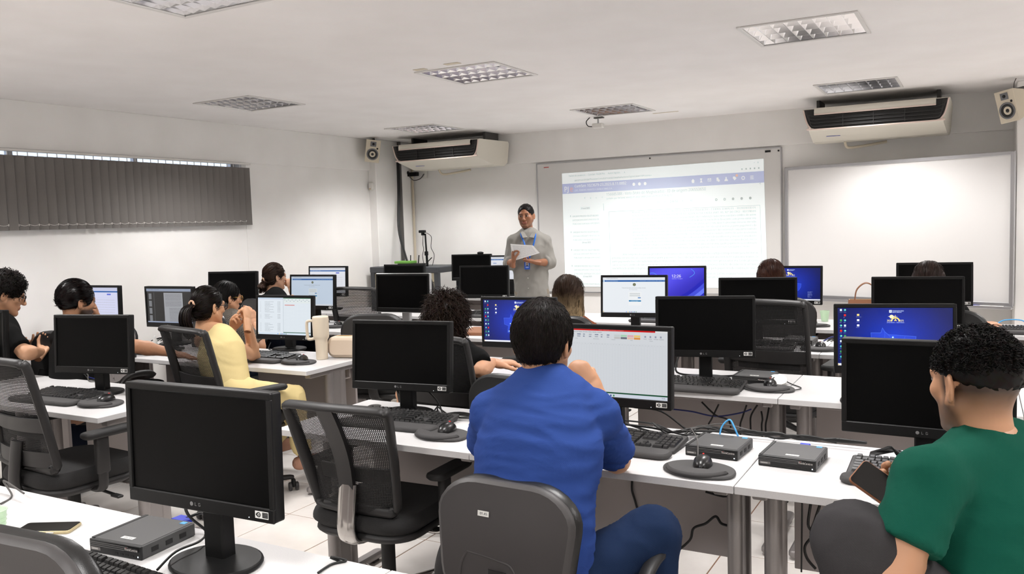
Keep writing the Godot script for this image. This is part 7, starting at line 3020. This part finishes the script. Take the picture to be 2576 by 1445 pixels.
func make_cables() -> void:
	var d := DESK + 0.004
	# leads from the large monitor to its computer
	cable("black monitor lead looping from large monitor to mini computer", [Vector3(-1.72, 0.9, -1.38), Vector3(-1.76, 0.83, -1.42), Vector3(-1.755, 0.77, -1.47), Vector3(-1.7, d, -1.46), Vector3(-1.64, d + 0.01, -1.42)], 0.004)
	cable("thin black lead crossing the large monitor's round foot", [Vector3(-1.75, d + 0.02, -1.47), Vector3(-1.7, d + 0.03, -1.4), Vector3(-1.7, d + 0.03, -1.33), Vector3(-1.68, d + 0.015, -1.26)], 0.003)
	cable("blue-plugged black video lead behind the mini computer with white tag", [Vector3(-1.88, 0.77, -1.5), Vector3(-1.84, 0.785, -1.53), Vector3(-1.78, 0.775, -1.5), Vector3(-1.76, d + 0.01, -1.47)], 0.004)
	var s := MB.new()
	s.box(Vector3(-1.885, 0.768, -1.5), Vector3(0.05, 0.016, 0.04), 0.004)
	single("video_plug", s, M.plug_blue, "blue video plug behind the mini computer with white tag", "plug")
	# thin lead along the edge of the lowest desk
	cable("thin dark lead running off the desk edge by the polished chair base", [at_y(800, 1442, d), at_y(835, 1420, d), at_y(872, 1411, d), Vector3(-1.36, d + 0.01, -1.5), Vector3(-1.3, d - 0.03, -1.55)], 0.003)
	cable("pale thin lead lying across the desk by the gold phone", [at_y(2, 1268, d), at_y(30, 1248, d), Vector3(-2.72, d + 0.03, -1.5), at_y(60, 1242, d + 0.02)], 0.003, M.cable_grey)
	# behind the polished mesh chair
	for i in 5:
		var z := -2.93 + i * 0.018
		cable("black lead in the tangle below the monitor behind the polished mesh chair", ([Vector3(-2.2 + i * 0.05, 0.87, -2.88), Vector3(-2.17 + i * 0.06, d + 0.06, -2.9)] if i in [0, 3] else [Vector3(-2.06, d + 0.01, -3.0)]) + [Vector3(-2.03 + i * 0.03, d + 0.005 * (i % 3), -2.9 + i * 0.004), Vector3(-1.9 + i * 0.03, d + 0.012, z), Vector3(-1.78 + i * 0.045, d + 0.01 * (i % 2), -2.95 + i * 0.014), Vector3(-1.64, d + 0.015, -2.94 + i * 0.01)], 0.0033, M.cable, "tangled leads behind the polished chair")
	# along the back of the two mini computers
	var spots := [[1580, 1040], [1640, 1085], [1700, 1105], [1765, 1090], [1840, 1080], [1900, 1095], [1960, 1100], [2030, 1095], [2110, 1105], [2180, 1120]]
	for k in 7:
		var pts := []
		for i in range(k % 3, spots.size() - (k % 2)):
			var p := at_y(spots[i][0] + (k * 7) % 13, spots[i][1] + sin(i * 1.9 + k) * 9.0, d)
			p.z = clampf(p.z, -3.02, -2.6)
			var busy := p.x > -0.9 and p.x < -0.38 and p.z > -2.93
			if busy:
				p.z = -2.93 - 0.012 * k
			p.y = d + 0.006 + 0.02 * absf(sin(i * 1.3 + k * 0.8))
			pts.append(p)
		cable("black lead in the bundle behind the two mini computers", pts, 0.0034 if k % 2 else 0.0042, M.cable, "bundled leads behind the mini computers")
	cable("light blue network lead arching behind the mini computer", [Vector3(-0.79, 0.76, -2.9), Vector3(-0.785, 0.8, -2.92), Vector3(-0.76, 0.825, -2.93), Vector3(-0.74, 0.8, -2.92), Vector3(-0.72, 0.76, -2.91)], 0.0032, M.cable_cyan)
	cable("grey mouse lead rising from the gel pad over the mini computer", [Vector3(-0.79, 0.765, -2.64), Vector3(-0.815, 0.80, -2.72), Vector3(-0.87, 0.80, -2.84), Vector3(-0.9, 0.775, -2.95), Vector3(-0.8, 0.8, -2.96), Vector3(-0.7, 0.79, -2.95)], 0.0024, M.cable_grey)
	cable("black lead arching over the spreadsheet keyboard", [Vector3(-1.18, 0.88, -2.86), Vector3(-1.12, 0.85, -2.9), Vector3(-1.02, 0.83, -2.95), Vector3(-0.93, 0.76, -2.98), Vector3(-0.86, 0.75, -2.96)], 0.004)
	for q in [[-0.78, "black"], [-0.54, "blue"]]:
		s = MB.new()
		s.box(Vector3(q[0] + 0.04, 0.763, -2.905), Vector3(0.034, 0.014, 0.035), 0.003)
		single("video_plug", s, M.plug_blue, "blue video plug behind the %s" % ("mini computer beside the gel pad" if q[1] == "black" else "mini computer on the next desk"), "plug")
	# heap beside the keyboard of the man in green
	for i in 6:
		cable("black lead in the coil above the green-shirted man's keyboard", [Vector3(-0.3, d, -2.98 + i * 0.01), Vector3(-0.26 + i * 0.01, d + 0.03, -2.92), Vector3(-0.23 + i * 0.006, d + 0.05 - i * 0.006, -2.88), Vector3(-0.2 + i * 0.012, d + 0.012, -2.9 - i * 0.012), Vector3(-0.12 + i * 0.02, d + 0.005, -2.97)], 0.0034, M.cable, "coiled leads by the green-shirted man")
	# below the desks
	var zb := -2.97
	cable("black power lead hanging below the desk of the blue-shirted man", [at_z(1590, 1210, zb), at_z(1590, 1235, zb), at_z(1598, 1262, zb), at_z(1605, 1290, zb)], 0.004, M.cable, "leads below the desks")
	var trail := []
	for q in [[1870, 1330], [1840, 1325], [1815, 1318], [1800, 1300], [1775, 1318], [1745, 1330], [1735, 1360], [1697, 1390], [1685, 1376]]:
		trail.append(at_z(q[0], q[1], -2.93))
	cable("black power lead trailing from the desk leg across the panel", trail, 0.005, M.cable, "leads below the desks")
	cable("black looped lead under the desk edge beside the metal leg", [at_z(1775, 1238, -2.9), at_z(1820, 1250, -2.9), at_z(1840, 1246, -2.9), at_z(1835, 1270, -2.9), at_z(1855, 1300, -2.9), at_z(1848, 1250, -2.9)], 0.004, M.cable, "leads below the desks")
	s = MB.new()
	s.X = tf(at_z(1857, 1322, -2.9), Vector3(0, 0, 0.6))
	s.box(Vector3.ZERO, Vector3(0.036, 0.05, 0.03), 0.008)
	single("power_plug", s, M.cable, "black power plug against the metal desk leg", "plug")
	cable("black power lead with an inline switch under the green-shirted man's desk", [at_z(2040, 1265, -2.9), at_z(2033, 1320, -2.9), at_z(2045, 1345, -2.9), at_z(2025, 1375, -2.9), at_z(2030, 1405, -2.9), at_z(2052, 1432, -2.9)], 0.005, M.cable, "leads below the desks")
	cable("thin black lead hanging straight under the green-shirted man's desk", [at_z(2018, 1262, -2.9), at_z(2017, 1350, -2.9), at_z(2016, 1440, -2.9)], 0.003, M.cable, "leads below the desks")
	cable("black lead looping under the green-shirted man's desk", [at_z(2062, 1272, -2.9), at_z(2050, 1310, -2.9), at_z(2040, 1345, -2.9), at_z(2060, 1375, -2.9), at_z(2085, 1390, -2.9)], 0.005, M.cable, "leads below the desks")
	# under the third row, over its panel
	var zc := -4.1
	cable("dark blue network lead slung along the panel behind the spreadsheet", [at_z(1690, 1030, zc), at_z(1740, 1036, zc), at_z(1800, 1048, zc), at_z(1860, 1040, zc), at_z(1890, 1030, zc)], 0.004, M.cable_blue, "leads below the desks")
	for q in [[1765, 1012, 1800, 1045, 1835, 1062], [1808, 1018, 1790, 1055, 1782, 1075], [1878, 1020, 1868, 1050, 1862, 1075], [1905, 1020, 1890, 1045, 1888, 1070], [1935, 1022, 1930, 1050, 1926, 1075], [1915, 1035, 1918, 1055, 1916, 1075]]:
		cable("black power lead dropping from the sockets behind the spreadsheet monitor", [at_z(q[0], q[1], zc), at_z(q[2], q[3], zc), at_z(q[4], q[5], zc), at_z(q[4] + 4, q[5] + 60, zc)], 0.0045, M.cable, "power leads below the third row")
	cable("black mouse lead curling beside the round coaster", [Vector3(-0.84, 0.765, -3.98), Vector3(-0.83, 0.77, -4.08), Vector3(-0.76, 0.745, -4.06), Vector3(-0.7, 0.745, -3.98), Vector3(-0.72, 0.745, -3.92), Vector3(-0.78, 0.747, -3.93)], 0.0026)
	cable("black lead bundle on desk behind the keyboard and coaster", [Vector3(-1.3, 0.86, -4.05), Vector3(-1.33, 0.76, -4.1), Vector3(-1.2, 0.747, -4.12), Vector3(-1.05, 0.75, -4.15), Vector3(-0.98, 0.77, -4.2)], 0.005)
	for i in 4:
		cable("black lead in the tangle below the document screen", [at_y(380 + i * 8, 858, d), at_y(405 + i * 5, 850, d + 0.02), at_y(430, 856 + i * 4, d + 0.01), at_y(405 + i * 10, 872, d)], 0.0035, M.cable, "leads below the document screen")
	for i in 3:
		cable("lead in the bundle behind the keyboard by the tall mesh chair", [at_y(175 + i * 12, 950, d), at_y(200 + i * 10, 942, d + 0.02), at_y(225, 950 + i * 5, d), at_y(255 + i * 4, 958, d)], 0.0032, [M.cable_blue, M.cable, M.cable_grey][i], "leads by the tall mesh chair")
	for i in 3:
		cable("lead rising from the cable hole behind the mesh chair", [Vector3(-0.72 + i * 0.03, d, -5.4), Vector3(-0.75 + i * 0.03, d + 0.05, -5.36), Vector3(-0.8 + i * 0.02, d + 0.03, -5.3)], 0.004, [M.cable_blue, M.cable, M.cable_grey][i], "leads from the cable hole")
	cable("light blue lead looped over the keyboard at the desk end", [Vector3(0.12, 0.77, -6.36), Vector3(0.17, 0.8, -6.4), Vector3(0.27, 0.8, -6.42), Vector3(0.31, 0.765, -6.38), Vector3(0.25, 0.77, -6.36)], 0.004, M.cable_cyan)
	cable("black lead coiled on desk beside the yellow-vested woman's keyboard", [Vector3(-4.1, 0.8, -4.05), Vector3(-4.05, 0.77, -3.98), Vector3(-3.95, 0.765, -3.95), Vector3(-4.0, 0.77, -3.88), Vector3(-4.1, 0.76, -3.9)], 0.0035)


func make_chairs() -> void:
	var a := chair_mesh("mesh office chair with polished metal spine and base", Vector3(-2.05, 0, -2.6), 2.0, "mesh backed office chairs", "spine")
	a.scale.y = 0.9
	chair_mesh("tall black mesh office chair before the switched-off monitor by the blind", Vector3(-3.66, 0, -2.33), -4.0)
	chair_mesh("black mesh office chair under the woman in the yellow vest", Vector3(-3.68, 0, -3.34), -12.0)
	chair_mesh("black mesh office chair under the curly-haired woman", Vector3(-2.2, 0, -3.45), -4.0)
	var c := chair_mesh("empty black mesh chair between the third row and the whiteboard", Vector3(-0.97, 0, -4.84), -6.0)
	c.scale.y = 1.05
	chair_mesh("empty black mesh chair beside the pale blue login page", Vector3(-4.66, 0, -5.83), 6.0)
	chair_mesh("empty black mesh chair before the equipment rack", Vector3(-4.75, 0, -7.2), -35.0)
	var p := chair_padded("grey-backed operator chair under the blue-shirted man", Vector3(-1.09, 0, -2.14), -3.0)
	p.scale.y = 0.87
	chair_padded("padded operator chair before the paper cup and phone", Vector3(-1.62, 0, -1.12), 4.0)
	chair_padded("worn grey operator chair behind the slick-haired man", Vector3(-5.12, 0, -3.66), 30.0, false, "padded operator chairs", M.panel)
	chair_padded("empty black operator chair behind the cream pouch", Vector3(-3.52, 0, -4.52), 20.0, false, "padded operator chairs", M.chair_plastic)
	p = chair_padded("black operator chair beside the curly-haired woman's mesh chair", Vector3(-1.74, 0, -3.36), -8.0, true, "padded operator chairs", M.matte_black)
	p.scale.y = 0.9
	chair_padded("black operator chair under the woman before the whiteboard", Vector3(-0.13, 0, -5.5), -4.0, false, "padded operator chairs", M.matte_black)
	chair_padded("black vinyl chair at the desk end below the whiteboard tray", Vector3(0.4, 0, -7.35), 30.0, false, "padded operator chairs", M.vinyl)
	chair_padded("black operator chair under the bearded slick-haired man", Vector3(-4.84, 0, -3.26), 4.0, true, "padded operator chairs", M.chair_plastic)


func _ready() -> void:
	rng.seed = 11
	make_view()
	make_materials()
	make_screens()
	make_room()
	make_lamps()
	make_fittings()
	make_desks()
	make_chairs()
	make_monitors()
	make_gear()
	make_people()
